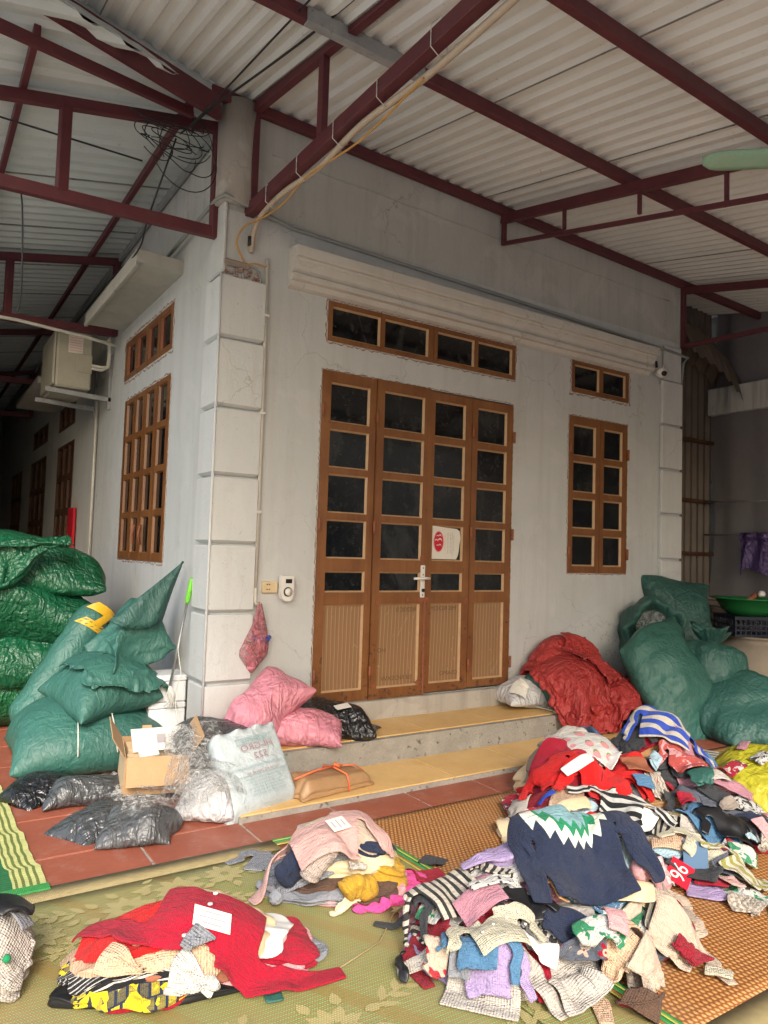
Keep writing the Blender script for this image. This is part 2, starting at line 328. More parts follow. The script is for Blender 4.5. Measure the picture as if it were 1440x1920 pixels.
def poly(name, c, rough=.4, cr=1.0, weave=False, spec=.5, scale=1.0, alpha=None, sheen=0):
    """creased plastic film or woven sack"""
    n = NT(name); tc = n.tc(); d = n.noise(tc, 3*scale, 3, .5, out=1)
    v = n.node('ShaderNodeVectorMath', {0: tc, 1: n.node('ShaderNodeVectorMath', {0: d, 1: (.16, .16, .16)}, operation='MULTIPLY')}, operation='ADD')
    w1 = n.node('ShaderNodeTexNoise', {'Vector': n.map(v, (1, 3.2, 1.4), rot=(.2, .3, .9)), 'Scale': 3.2*scale, 'Detail': 3, 'Roughness': .5, 'Distortion': .8}); w2 = n.node('ShaderNodeTexNoise', {'Vector': n.map(v, (3.0, 1, 1.3), rot=(.5, -.3, -.5)), 'Scale': 4.6*scale, 'Detail': 3, 'Roughness': .5, 'Distortion': .6})
    cre = n.math('ADD', n.math('MULTIPLY', n.ramp(w1, [(.36, 0), (.5, 1), (.64, 0)]), .6), n.math('MULTIPLY', n.ramp(w2, [(.40, 0), (.5, 1), (.60, 0)]), .5)); w3 = n.vor(n.map(v, (1, 1.7, 1), rot=(.4, .2, .3)), 11*scale, 'DISTANCE_TO_EDGE'); cre = n.math('SUBTRACT', cre, n.math('MULTIPLY', n.ramp(w3, [(0, 1), (.22, 0)]), .35))
    nn = n.noise(v, 14*scale, 5, .6, 1.2)
    h = n.math('ADD', n.math('MULTIPLY', cre, cr), n.math('MULTIPLY', nn, .8))
    N = n.bump(h, .75, .014)
    col = n.mix(n.ramp(n.noise(tc, 2.2, 4), [(.35, 0), (.7, 1)]), c, tuple(x*.72 for x in c))
    if weave:
        uvv = n.tc(); b = n.node('ShaderNodeTexWave', {'Vector': n.map(uvv, (1, 1, 1)), 'Scale': 90, 'Distortion': .6, 'Detail': 1}, 1, bands_direction='X')
        b2 = n.node('ShaderNodeTexWave', {'Vector': n.map(uvv, (1, 1, 1)), 'Scale': 60, 'Distortion': .8, 'Detail': 1}, 1, bands_direction='Z')
        N = n.bump(n.math('ADD', b, b2), .12, .002, N); col = n.mix(n.math('MULTIPLY', b2, .14), col, tuple(min(1, x*1.7+.02) for x in c))
    m = n.fin(col, n.math('ADD', n.math('MULTIPLY', nn, .15), rough), N, spec=spec)
    if alpha is not None: n.set(n.b.inputs['Alpha'], n.math('ADD', n.math('MULTIPLY', n.ramp(cre, [(.2, 0), (.8, 1)]), .45), alpha))
    return m
MAT['teal'] = poly('teal woven sack', (.032, .122, .098), .42, .42, True)
MAT['teal2'] = poly('darker teal woven sack', (.026, .098, .082), .42, .55, True)
MAT['teal3'] = poly('deep blue-green sack', (.024, .088, .076), .38, 1, True)
MAT['emerald'] = poly('emerald plastic sack', (.006, .085, .036), .30, 1.2)
MAT['emerald2'] = poly('bright green sack', (.008, .110, .040), .34, 1.2)
MAT['greybag'] = poly('grey polythene', (.060, .064, .068), .20, 1.3, spec=.7)
MAT['greybag2'] = poly('dull grey polythene', (.085, .088, .092), .24, 1.0, spec=.6)
MAT['blackbag'] = poly('black polythene', (.012, .012, .014), .20, 1.4, spec=.7)
MAT['pinkbag'] = poly('pink polythene', (.70, .27, .34), .32, 1.1, spec=.5)
MAT['pinkbag2'] = poly('hot pink polythene', (.75, .13, .22), .34, 1.1)
MAT['redtarp'] = poly('red tarp', (.40, .035, .032), .48, 1.2)
MAT['whitetarp'] = poly('white woven cloth', (.56, .56, .57), .6, 1.2, True)
MAT['yellowbag'] = poly('yellow sack', (.58, .48, .03), .4, 1.0)
MAT['yellowcloth'] = poly('yellow-green satin', (.40, .37, .025), .38, .9, scale=.8)
MAT['sack522'] = poly('pale grey laminated sack', (.47, .53, .55), .34, .22, spec=.5)
MAT['purple'] = poly('purple plastic', (.10, .06, .20), .3, 1.1)
MAT['clear'] = poly('clear crinkled film', (.62, .62, .60), .10, 2.0, spec=.9, scale=2.0, alpha=.10)
MAT['bubble'] = poly('bubble wrap', (.55, .6, .6), .12, 2.0, spec=.9, scale=3.5, alpha=.38)
MAT['netpink'] = poly('pink film bag', (.60, .20, .24), .2, 1.4, spec=.7, scale=2, alpha=.42)
# ================================================================== STRUCTURE
random.seed(11)
# ---- ground and floor
MB().box(-60, 60, -80, 60, -.5, -.03).build('ground', MAT['ground'], kind='structure', label='bare yard ground around the building')
fl = empty('tiled_floor', kind='structure', label='terracotta tiled floor with pale joints')
MB().box(-6.2, 8.0, -7.5, 14.2, -.03, -.004).build('grout_bed', MAT['grout'], fl)
_tm = {}
def tile_mesh(w, d, h, key):
    if key not in _tm: _tm[key] = MB().bbox(Matrix.Identity(4), w, d, h, .003).mesh()
    return _tm[key]
TS = .50; jx, jy = 1.36, -.93
for i in range(-6, 6):
    for j in range(-4, 8):
        x = jx + i*TS + TS/2; y = jy + j*TS - TS/2
        if not (-2.3 < x < 4.6 and -3.3 < y < 2.6): continue
        if x > .0 and y > -.25: continue
        if x > 2.9 and y < -1.9: continue
        o = link('floor_tile', tile_mesh(TS-.012, TS-.012, .012, 'r'), MAT['redtile'], fl, (x, y, -.0055 + random.uniform(-.0006, .0006)))
MB().box(4.6, 6.2, -3, 3, -.004, .001).build('floor_slab', MAT['concrete'], fl)

st = empty('door_steps', kind='structure', label='two concrete steps with yellow tiled treads below the door')
MB().box(-.27, 3.2, -.50, -.002, -.02, .182).build('upper_step', MAT['concrete'], st)
MB().box(-.27, -.002, -.001, 3.9, -.02, .182).build('side_plinth', MAT['concrete'], st)
MB().box(-.15, 3.2, -.955, -.501, -.02, .028).build('lower_step', MAT['concrete'], st)
for (z, y0, y1, off) in ((.186, -.50, -.002, .0), (.0315, -.95, -.504, .13)):
    x = -.42 + off - (.28 if off else 0)
    while x < 3.18:
        w = .60; x1 = min(x + w, 3.19); xs = max(x, -.26 if z > .1 else -.14)
        if x1 - xs > .05: MB().bbox(Matrix.Identity(4), x1-xs-.004, y1-y0-.004 if z < .1 else .455, .009, .002).build('tread_tile', MAT['yellowtile'], st, loc=((xs+x1)/2, (y0+y1)/2 + (.0 if z < .1 else .02), z))
        x += w
# ---- building
B = empty('house', (0, 0, 0), 'single storey house with white plastered walls, brown glazed doors and a rusticated corner pillar', 'building')
def panel_with_holes(u0, u1, v0, v1, holes, d, fn):
    """wall face with openings and their reveals; fn(u, v, depth) -> point"""
    us = sorted({u0, u1, *[h[0] for h in holes], *[h[1] for h in holes]}); vs_ = sorted({v0, v1, *[h[2] for h in holes], *[h[3] for h in holes]})
    V = []; F = []
    def q(a, b, c, e): i = len(V); V.extend([a, b, c, e]); F.append((i, i+1, i+2, i+3))
    for a, b in zip(us, us[1:]):
        for c, e in zip(vs_, vs_[1:]):
            mu, mv = (a+b)/2, (c+e)/2
            if any(h[0] < mu < h[1] and h[2] < mv < h[3] for h in holes): continue
            q(fn(a, c, 0), fn(b, c, 0), fn(b, e, 0), fn(a, e, 0))
    for (a, b, c, e) in holes:
        q(fn(a, c, 0), fn(a, e, 0), fn(a, e, d), fn(a, c, d)); q(fn(b, c, 0), fn(b, e, 0), fn(b, e, d), fn(b, c, d))
        q(fn(a, c, 0), fn(b, c, 0), fn(b, c, d), fn(a, c, d)); q(fn(a, e, 0), fn(b, e, 0), fn(b, e, d), fn(a, e, d))
    m = MB(); m.add(V, F); return m
DX0, DX1, DZ0, DZ1 = .735, 2.525, .325, 2.628
TX0, TX1, TZ0, TZ1 = .762, 2.54, 2.838, 3.124
WX0, WX1, WZ0, WZ1 = 3.203, 3.98, 1.245, 2.632
VX0, VX1, VZ0, VZ1 = 3.225, 3.998, 2.846, 3.132
fh = [(DX0, DX1, DZ0, DZ1), (TX0, TX1, TZ0, TZ1), (WX0, WX1, WZ0, WZ1), (VX0, VX1, VZ0, VZ1)]
panel_with_holes(0, 4.77, -.03, 3.56, fh, .12, lambda u, v, d: (u, d, v)).build('front_wall', MAT['wall'], B, fix=False)
panel_with_holes(0, 4.77, 3.56, 4.30, [], .1, lambda u, v, d: (u, d+.012, v)).build('front_parapet', MAT['parapet'], B, fix=False)
LY0, LY1, LZ0, LZ1 = 1.065, 2.43, 1.245, 2.68
MY0, MY1, MZ0, MZ1 = 1.075, 2.52, 2.88, 3.245
side_holes = [(LY0, LY1, LZ0, LZ1), (MY0, MY1, MZ0, MZ1), (4.86, 6.0, .9, 2.62), (4.9, 6.0, 2.82, 3.12), (6.95, 8.5, .2, 2.62), (6.95, 8.4, 2.82, 3.1), (9.6, 11.0, .2, 2.6)]
panel_with_holes(0, 14, -.03, 3.62, side_holes, .12, lambda u, v, d: (d, u, v)).build('side_wall', MAT['wall'], B, fix=False)
panel_with_holes(0, 14, 3.62, 4.32, [], .1, lambda u, v, d: (d+.01, u, v)).build('side_parapet', MAT['parapet'], B, fix=False)
MB().box(.13, 4.6, .13, 13.9, .05, 4.1).build('room_core', MAT['black'], B)  # black box stands in for the unlit rooms behind the panes
MB().box(4.765, 4.80, .0, 6.0, 0, 4.2).build('end_wall', MAT['parapet'], B)
MB().box(.70, 2.56, -.055, .03, .186, .322, .006).build('door_sill', MAT['sill'], B)
# cracked plaster ledge lines on the parapet
for (pts) in ([(i*.16+.3, 4.02 - .012*i*.16 + random.uniform(-.006, .006)) for i in range(28)],):
    MB().tube([(x, .010, z) for x, z in pts], .0055, 4).build('plaster_ridge', MAT['parapet'], B)
# rusticated blocks
zs = [.19, .525, .965, 1.40, 1.832, 2.27, 2.715, 3.13]
for k, (a, b) in enumerate(zip(zs, zs[1:])):
    g = .016
    poly_ = [(-.038, -.038), (.272, -.038), (.272, .0), (.0, .0), (.0, .245), (-.038, .245)]
    m = MB(); top = b - g
    # body plus a sloping lower lip that throws the dark groove line
    def ring(off, z): return [(x - off*(1 if x < .1 and x < -.01 else (-1 if x > .2 else 0)), y - off*(1 if y < -.01 else (-1 if y > .2 else 0)), z) for x, y in poly_]
    R = [ring(-.022, a + .001), ring(.0, a + .018), ring(.0, top - .008), ring(-.006, top)]
    V = [p for r in R for p in r]; n6 = 6; F = []
    for r in range(3):
        for i in range(6): F.append((r*6+i, r*6+(i+1) % 6, (r+1)*6+(i+1) % 6, (r+1)*6+i))
    F += [tuple(range(6)), tuple(range(18, 24))]
    m.add(V, F); m.build('plaster_block', MAT['block'], B)
MB().tube([(-.034, -.034, .2), (-.034, -.034, 1.5), (-.036, -.034, 3.12)], .009, 8).build('corner_bead', MAT['block'], B)
MB().box(4.45, 4.768, -.012, -.001, .1, 3.10).build('pilaster_back', MAT['wall'], B)
zr = [.0, .5, .94, 1.385, 1.825, 2.265, 2.70, 3.145]
for a, b in zip(zr, zr[1:]):
    MB().box(4.455, 4.775, -.045, -.013, a + .016, b - .008, .006).build('plaster_block', MAT['block'], B)
MB().box(4.50, 4.775, -.03, -.001, 3.15, 3.5, .01).build('pilaster_cap', MAT['wall'], B)
# bare column above the pillar
MB().tube([(.075, .06, 3.60), (.07, .06, 3.9), (.075, .055, 4.28)], [.135, .13, .14], 20).build('bare_column', MAT['column'], B)
MB().box(-.03, .0, -.02, .24, 3.14, 3.60, .01).build('broken_plaster', MAT['wall'], B)
m = MB()
for k in range(26):
    c = Vector((.0 + random.random()*.24, -.012, 3.12 + random.random()*.075)); s_ = random.uniform(.008, .022)
    m.bbox(Matrix.Translation(c) @ Matrix.Rotation(random.random()*3, 4, Vector((random.random(), random.random(), 1)).normalized()), s_*1.6, s_, s_, .003)
m.build('broken_masonry', MAT['surround'], B)
MB().box(-.02, .16, -.030, -.002, 3.185, 3.225, .008).build('exposed_patch', MAT['brick'], B)
# cornice profile swept along the front
prof = [(0, 3.41), (-.15, 3.392), (-.158, 3.384), (-.158, 3.325), (-.150, 3.318), (-.122, 3.318), (-.120, 3.300), (-.112, 3.296), (-.108, 3.275), (-.095, 3.25), (-.072, 3.232), (-.066, 3.222), (-.094, 3.220), (-.098, 3.214), (-.098, 3.188), (-.092, 3.182), (-.055, 3.180), (-.05, 3.168), (-.038, 3.150), (-.014, 3.140), (0, 3.138)]
m = MB(); nx = 40; V = []; F = []
for i in range(nx+1):
    x = .44 + (4.25-.44)*i/nx
    for (y, z) in prof: V.append((x, y + random.uniform(-.0015, .0015), z + random.uniform(-.0015, .0015)))
N = len(prof)
for i in range(nx):
    for k in range(N-1): F.append((i*N+k, i*N+k+1, (i+1)*N+k+1, (i+1)*N+k))
F += [tuple(range(N)), tuple(range(nx*N, (nx+1)*N))]
m.add(V, F).build('cornice', MAT['cornice'], B)
# grey pipe that follows the top of the wall
m = MB(); m.tube([(-.05, 1.3, 3.60), (-.06, .5, 3.61), (-.06, .04, 3.62), (-.04, -.05, 3.62), (.2, -.04, 3.585), (.45, -.03, 3.54), (2.4, -.03, 3.50), (4.4, -.03, 3.45), (4.87, -.03, 3.43), (4.87, .02, 3.38), (4.80, .04, 2.7)], .014, 8)
tag(m.build('drain_pipe', MAT['pvcgrey']), 'grey plastic pipe running above the cornice and round the corner', 'pipe')
# canopy slab over the side window
cn = empty('window_canopy', (0, 0, 0), 'thick concrete slab canopy over the side window by the corner', 'canopy')
V = [(0, .88, 3.40), (0, 2.66, 3.40), (-.35, 2.66, 3.40), (-.35, .84, 3.40), (0, .88, 3.50), (0, 2.66, 3.50), (-.35, 2.66, 3.49), (-.35, .84, 3.49)]
MB().add(V, [(0,1,2,3), (4,7,6,5), (3,2,6,7), (0,3,7,4), (1,5,6,2), (0,4,5,1)]).build('slab', MAT['canopy'], cn)
MB().add([(-.352, .838, 3.375), (-.33, .86, 3.375), (-.33, 2.64, 3.375), (-.352, 2.662, 3.375), (-.358, .832, 3.402), (-.325, .865, 3.402), (-.325, 2.635, 3.402), (-.358, 2.668, 3.402)], [(0,1,2,3), (0,3,7,4), (1,5,6,2), (0,4,5,1), (3,2,6,7)]).build('drip_edge', MAT['canopy'], cn)
cn2 = empty('window_canopy', (0, 0, 0), 'dim concrete canopy farther down the side passage', 'canopy')
MB().box(-.5, 0, 4.4, 6.3, 3.14, 3.22, .01).build('slab', MAT['canopy'], cn2)

# ---- glazed leaves: frame boards, glazing beads, panes
def lattice(name, parent, u0, u1, v0, v1, cols, rows, st_w, fn, mat='wood', depth=.035, pane='glass', bead=.011, panel_rows=(), side=1, prot=.0, bead_mat='bead'):
    """one frame of stiles and rails with panes; cols/rows are lists of (a, b) openings; fn(u, v, d) -> point (d>0 into wall)"""
    m = MB()
    def bx(a, b, c, e, d0, d1, mm=m):
        P = [fn(a, c, d0), fn(b, c, d0), fn(b, e, d0), fn(a, e, d0), fn(a, c, d1), fn(b, c, d1), fn(b, e, d1), fn(a, e, d1)]
        mm.add(P, [(0,1,2,3), (4,7,6,5), (0,4,5,1), (1,5,6,2), (2,6,7,3), (3,7,4,0)])
    us = [u0] + [x for c in cols for x in c] + [u1]; vs2 = [v0] + [x for r in rows for x in r] + [v1]
    for i in range(0, len(us), 2): bx(us[i], us[i+1], v0, v1, prot, prot + depth)
    for (a, b) in cols:
        for j in range(0, len(vs2), 2): bx(a, b, vs2[j], vs2[j+1], prot + .002, prot + depth - .002)
    fr = m.build(name, MAT[mat], parent)
    for (a, b) in cols:
        for j, (c, e) in enumerate(rows):
            mm = MB(); t = bead
            ra, rb = prot + .004, prot + .022
            V = [fn(a, c, ra), fn(b, c, ra), fn(b, e, ra), fn(a, e, ra), fn(a+t, c+t, rb), fn(b-t, c+t, rb), fn(b-t, e-t, rb), fn(a+t, e-t, rb)]
            mm.add(V, [(0,1,5,4), (1,2,6,5), (2,3,7,6), (3,0,4,7)])
            mm.build('glazing_bead', MAT[bead_mat], fr, fix=False)
            pm = MB(); V = [fn(a+t*.8, c+t*.8, rb+.001), fn(b-t*.8, c+t*.8, rb+.001), fn(b-t*.8, e-t*.8, rb+.001), fn(a+t*.8, e-t*.8, rb+.001)]
            V += [fn(a+t*.8, c+t*.8, rb+.006), fn(b-t*.8, c+t*.8, rb+.006), fn(b-t*.8, e-t*.8, rb+.006), fn(a+t*.8, e-t*.8, rb+.006)]
            pm.add(V, [(0,1,2,3), (4,7,6,5), (0,4,5,1), (1,5,6,2), (2,6,7,3), (3,7,4,0)])
            pm.build('lower_panel' if j in panel_rows else 'pane', MAT['panel' if j in panel_rows else pane], fr, fix=True)
    return fr
fF = lambda pr=0: (lambda u, v, d: (u, d - pr, v))
# measured: door leaves share rails
nl = 4; leafx = [DX0+.0, 1.185, 1.655, 2.09, DX1]
rows = [(.40, 1.0), (1.085, 1.232), (1.32, 1.59), (1.637, 1.908), (1.954, 2.222), (2.273, 2.55)]
leafx = [DX0, 1.180, 1.665, 2.085, DX1]; opens = [(.803, 1.125), (1.245, 1.610), (1.715, 2.018), (2.145, 2.460)]
leaves = []
for k in range(4):
    a, b = leafx[k] + (.0 if k == 0 else .003), leafx[k+1] - (.0 if k == 3 else .003)
    pr = [.0, .010, .002, .0][k]; zt = DZ1 - [0, .0, .012, .012][k]; zb = DZ0 + [.0, -.0, .012, .018][k]
    leaves.append(lattice('door_leaf', B, a, b, zb, zt, [opens[k]], [(r0, min(r1, zt-.06)) for r0, r1 in rows], 0, fF(.012 + pr), panel_rows=(0,), depth=.045))
for x, k in ((DX0+.0, 0), (leafx[1], 1), (leafx[3], 3), (DX1, 3)):
    for z in (.52, 1.55, 2.35):
        MB().tube([(x, -.030, z-.045), (x, -.030, z+.045)], .010, 8).build('hinge', MAT['rust'], leaves[k])
# handle plate, lever, key
H = leaves[1]
MB().box(1.603, 1.643, -.036, -.024, 1.045, 1.285, .004).build('handle_plate', MAT['white'], H)
m = MB(); m.tube([(1.62, -.036, 1.19), (1.62, -.075, 1.19)], .010, 10); m.tube([(1.655, -.078, 1.188), (1.6, -.08, 1.19), (1.51, -.082, 1.187)], [.011, .011, .009], 10); m.build('lever_handle', MAT['white'], H)
m = MB(); m.tube([(1.623, -.037, 1.10), (1.623, -.048, 1.10)], .013, 10)
for z in (1.065, 1.265, 1.215): m.tube([(1.623, -.036, z), (1.623, -.039, z)], .005, 8)
m.build('keyhole', MAT['black'], H)
MB().box(1.645, 1.662, -.030, -.010, .33, 1.05, .003).build('rusty_strip', MAT['rust'], H)
for (x0, x1, z0, z1, kk) in ((1.575, 1.66, 1.005, 1.05, 1), (1.60, 1.652, 1.315, 1.36, 1), (1.665, 1.70, 1.0, 1.05, 2), (2.03, 2.08, .99, 1.035, 2), (1.47, 1.52, 1.015, 1.045, 1), (1.215, 1.25, .99, 1.03, 1), (1.2, 1.235, .40, .44, 1), (1.585, 1.625, .40, .44, 1)):
    V = []; n_ = 9; cx, cz = (x0+x1)/2, (z0+z1)/2
    for i in range(n_): a = 2*math.pi*i/n_; s_ = random.uniform(.35, .62); V.append((cx + math.cos(a)*(x1-x0)*s_, cz + math.sin(a)*(z1-z0)*s_))
    MB().prism(V, -.026 if kk == 1 else -.018, -.02 if kk == 1 else -.012).build('rust_patch', MAT['rust'], leaves[kk])
# faint dark carton print seen through the lower panels
def textobj(s, size, mat, parent, M, name='lettering', mirror=False, sx=1.0, align='CENTER', ext=.0):
    cu = bpy.data.curves.new('t', 'FONT'); cu.body = s; cu.size = size; cu.align_x = align; cu.align_y = 'CENTER'; cu.extrude = ext; cu.resolution_u = 3
    o = bpy.data.objects.new('t', cu); COL.objects.link(o); bpy.context.view_layer.update()
    dg = bpy.context.evaluated_depsgraph_get(); me = bpy.data.meshes.new_from_object(o.evaluated_get(dg)); bpy.data.objects.remove(o)
    me.materials.clear(); me.transform(M @ Matrix.Diagonal(((-sx if mirror else sx), 1, 1, 1)))
    return link(name, me, mat, parent)
def MF(x, y, z): # text standing on the front plane, facing -y
    return Matrix.Translation((x, y, z)) @ Matrix.Rotation(math.pi/2, 4, 'X')
PB = NT('carton print'); PB.fin((.13, .08, .045), .7); MAT['cartonprint'] = PB.m
for (s, x, z, kk, w) in (('NEDOC SI', 1.50, .955, 1, .9), ('ISI NOSXW', 1.43, .46, 1, 1.2), ('HOA', 1.275, .665, 1, 1.1), ('ME ROOM', 1.85, .958, 2, 1.3), ('OSAMO', 1.92, .465, 2, 1.1)):
    textobj(s, .045, MAT['cartonprint'], leaves[kk], MF(x, .0072 if kk == 2 else -.0025, z), mirror=True, sx=w, name='carton_print')
# paper sheet with red oval mark on the third leaf
PP = MB(); pts = [(1.715, 1.335), (1.96, 1.335), (1.975, 1.36), (1.985, 1.40), (1.99, 1.45), (2.0, 1.50), (1.99, 1.555), (1.96, 1.572), (1.85, 1.578), (1.715, 1.590)]
pp = empty('paper_notice', (0, 0, 0), 'torn white sheet with a red oval mark stuck on the third door leaf', 'paper')
PP.prism(pts, -.0035, -.002).build('sheet', MAT['paper'], pp)
def ell(cx, cz, rx, rz, n=28): return [(cx + rx*math.cos(2*math.pi*i/n), cz + rz*math.sin(2*math.pi*i/n)) for i in range(n)]
MB().prism(ell(1.785, 1.468, .050, .082), -.0045, -.0036).build('oval_rim', MAT['pinkprint'], pp)
MB().prism(ell(1.785, 1.468, .043, .074), -.0055, -.0046).build('oval_mark', MAT['redprint'], pp)
for (cx, cz, s_) in ((1.783, 1.505, .8), (1.778, 1.468, 1.15), (1.783, 1.432, .8)):
    m = MB()
    for (dx, w) in ((-.014, .8), (.016, 1.1)):
        out = []; inn = []
        for i in range(9):
            a = math.pi*(.05 + .85*i/8); out.append((cx + s_*(dx + w*.017*math.cos(a)), cz + s_*.022*math.sin(a)*w)); inn.append((cx + s_*(dx + w*.0165*math.cos(a)), cz + s_*(.013*math.sin(a)*w - .001)))
        m.prism(out + inn[::-1], -.0065, -.0056)
    m.build('white_flame', MAT['paper'], pp)
for (x, s, c) in ((1.848, 'NHA HANG PHO', 'pinkprint'), (1.875, 'DAC SAN GIA TRUYEN', 'greyprint'), (1.90, '0915 333 818 0986 333', 'greyprint'), (1.915, 'Dia chi: 333 Tran Hung Dao', 'greyprint'), (1.93, 'Kinh moi quy khach', 'greyprint')):
    textobj(s, .0155, MAT[c], pp, MF(x, -.0045, 1.46) @ Matrix.Rotation(math.pi/2, 4, 'Z'), name='print_line')
# transom over the door: two frames of two panes
tx = [(TX0, 1.672), (1.690, TX1)]
for (a, b) in tx:
    h = (a+b)/2
    lattice('transom_window', B, a, b, TZ0, TZ1, [(a+.035, h-.02), (h+.02, b-.035)], [(TZ0+.035, TZ1-.035)], 0, fF(.006), pane='glass_dirty', depth=.03)
MB().box(1.672, 1.690, -.002, .02, TZ0, TZ1).build('mullion', MAT['wood'], B)
# right window and transom
h = 3.60
for (a, b, oa, ob) in ((WX0, h-.002, 3.252, 3.545), (h+.002, WX1, 3.655, 3.912)):
    L = lattice('window_sash', B, a, b, WZ0, WZ1, [(oa, ob)], [(1.305, 1.579), (1.637, 1.904), (1.959, 2.233), (2.282, 2.558)], 0, fF(.010), depth=.04, bead=.013)
    for z in (1.42, 2.35): MB().tube([(a if a < 3.4 else b, -.02, z-.05), (a if a < 3.4 else b, -.02, z+.05)], .013, 8).build('hinge', MAT['rust'], L)
h = (VX0+VX1)/2
lattice('transom_window', B, VX0, VX1, VZ0, VZ1, [(VX0+.035, h-.025), (h+.025, VX1-.045)], [(VZ0+.04, VZ1-.035)], 0, fF(.004), pane='glass_dirty', depth=.03)
# torn plaster round the openings (thin uneven strips)
def torn(parent, rect, fn, w=.012, seed=0, n=60, name='torn_plaster_edge'):
    rnd = random.Random(seed); a, b, c, e = rect; per = []
    for (p, q) in (((a, c), (b, c)), ((b, c), (b, e)), ((b, e), (a, e)), ((a, e), (a, c))):
        k = max(4, int(n*math.hypot(q[0]-p[0], q[1]-p[1])))
        for i in range(k): t = i/k; per.append((p[0]+(q[0]-p[0])*t, p[1]+(q[1]-p[1])*t))
    cx, cz = (a+b)/2, (c+e)/2; V = []; F = []; N = len(per)
    for (u, v) in per:
        o = w*rnd.uniform(.15, 1.35); su = (1 if u > b-1e-6 else (-1 if u < a+1e-6 else 0)); sv = (1 if v > e-1e-6 else (-1 if v < c+1e-6 else 0))
        V += [fn(u, v, .004), fn(u + su*o, v + sv*o, -.0035), fn(u + su*(o+.004), v + sv*(o+.004), .001)]
    for i in range(N):
        j = (i+1) % N; F += [(i*3, j*3, j*3+1, i*3+1), (i*3+1, j*3+1, j*3+2, i*3+2)]
    return MB().add(V, F).build(name, MAT['surround'], parent, fix=False)
torn(B, (TX0, TX1, TZ0, TZ1), fF(0), .016, 1); torn(B, (VX0, VX1, VZ0, VZ1), fF(0), .022, 2); torn(B, (WX0, WX1, WZ0, WZ1), fF(0), .012, 3)
torn(B, (DX0, DX1, DZ0, DZ1), fF(0), .010, 4)
fL = lambda pr=0: (lambda u, v, d: (d - pr, u, v))
torn(B, (LY0, LY1, LZ0, LZ1), fL(0), .022, 5, 34); torn(B, (MY0, MY1, MZ0, MZ1), fL(0), .03, 6, 34)
# side window: two sashes of two columns, four rows
for (a, b, cs) in ((LY0, 1.755, [(1.125, 1.365), (1.475, 1.700)]), (1.761, LY1, [(1.815, 2.025), (2.125, 2.355)])):
    vv = [LZ0 + .04 + k*.345 for k in range(5)]
    L = lattice('window_sash', B, a, b, LZ0, LZ1, cs, [(vv[k]+.025, vv[k+1]-.025) for k in range(4)], 0, fL(.008), depth=.022, bead_mat='wood', bead=.008)
    MB().tube([(-.02, a+.09 if a > 1.5 else b-.10, 1.38), (-.035, a+.09 if a > 1.5 else b-.10, 1.46), (-.02, a+.09 if a > 1.5 else b-.10, 1.54)], .010, 6).build('catch', MAT['rust'], L)
a, b = MY0, MY1
c4 = [(a+.05 + k*.35, a+.05 + k*.35 + .27) for k in range(4)]
lattice('transom_window', B, a, b, MZ0, MZ1, c4, [(MZ0+.05, MZ1-.04)], 0, fL(.004), depth=.03, pane='glass_dirty', bead_mat='rust')
for (a, b, c, e) in side_holes[2:]:
    n = 3; w = (b-a)/n; k = max(1, int((e-c)/.42)); hh = (e-c)/k
    lattice('window_sash', B, a, b, c, e, [(a+w*i+.05, a+w*(i+1)-.05) for i in range(n)], [(c+hh*i+.04, c+hh*(i+1)-.04) for i in range(k)], 0, fL(.004), depth=.03, mat='darkwood', bead_mat='darkwood')

# ---- passage closure far left and yard wall, rear end
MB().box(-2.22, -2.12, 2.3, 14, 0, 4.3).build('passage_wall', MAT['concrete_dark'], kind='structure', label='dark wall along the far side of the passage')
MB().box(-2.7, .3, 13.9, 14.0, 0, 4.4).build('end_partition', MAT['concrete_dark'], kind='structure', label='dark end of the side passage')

MB().box(-1.0, 6.4, -11.2, -11, 0, 3.6).build('added_dark_wall', MAT['concrete_dark'], kind='structure', label='unseen wall added behind the viewer to darken the glass reflections')  # unseen wall, added so the door glass reflects something dark
# ---- roofs
def trap(n, pitch, h):
    """trapezoid profile (x, z) with n ribs"""
    P = []
    for i in range(n):
        x = i*pitch; P += [(x, 0), (x + pitch*.28, 0), (x + pitch*.45, h), (x + pitch*.83, h)]
    P += [(n*pitch, 0), (n*pitch + .035, 0)]; return P
def zf(x, y): return 4.245 + .205*y - .022*x            # underside plane of the front roof
def zl(x, y): return 4.20 + .20*x                        # underside plane of the side roof
FR = empty('front_roof', (0, 0, 0), 'cream corrugated roof sheets on maroon purlins over the front yard', 'roof')
pitch = .112; per = 9
x = -1.9; k = 0
while x < 7.6:
    P = trap(per, pitch, .026); V = []; F = []
    for (px_, pz) in P:
        X = x + px_
        yb = .336*X + .04 if X < 0 else (.6 if X < 4.7 else 1.6)                # cut along the hip
        
        for t in range(7):
            y = -5.3 + (yb + 5.3)*t/6
            V.append((X, y, zf(X, y) + .075 + pz + (.002 if k % 2 else 0)))
    for i in range(len(P)-1):
        for t in range(6): F.append((i*7+t, (i+1)*7+t, (i+1)*7+t+1, i*7+t+1))
    if x + per*pitch > 4.85 and x < 6.2: pass
    MB().add(V, F).build('roofing_sheet', MAT['sheet'], FR, fix=False)
    # lap lip: the dark line between sheets
    MB().beam((x+.004, -5.3, zf(x, -5.3)+.071), (x+.004, min(.336*x+.04, .55) if x < 0 else .55, zf(x, min(.336*x+.04, .55) if x < 0 else .55)+.071), .007, .006, b=.001).build('sheet_lap', MAT['concrete_dark'], FR)
    x += per*pitch; k += 1
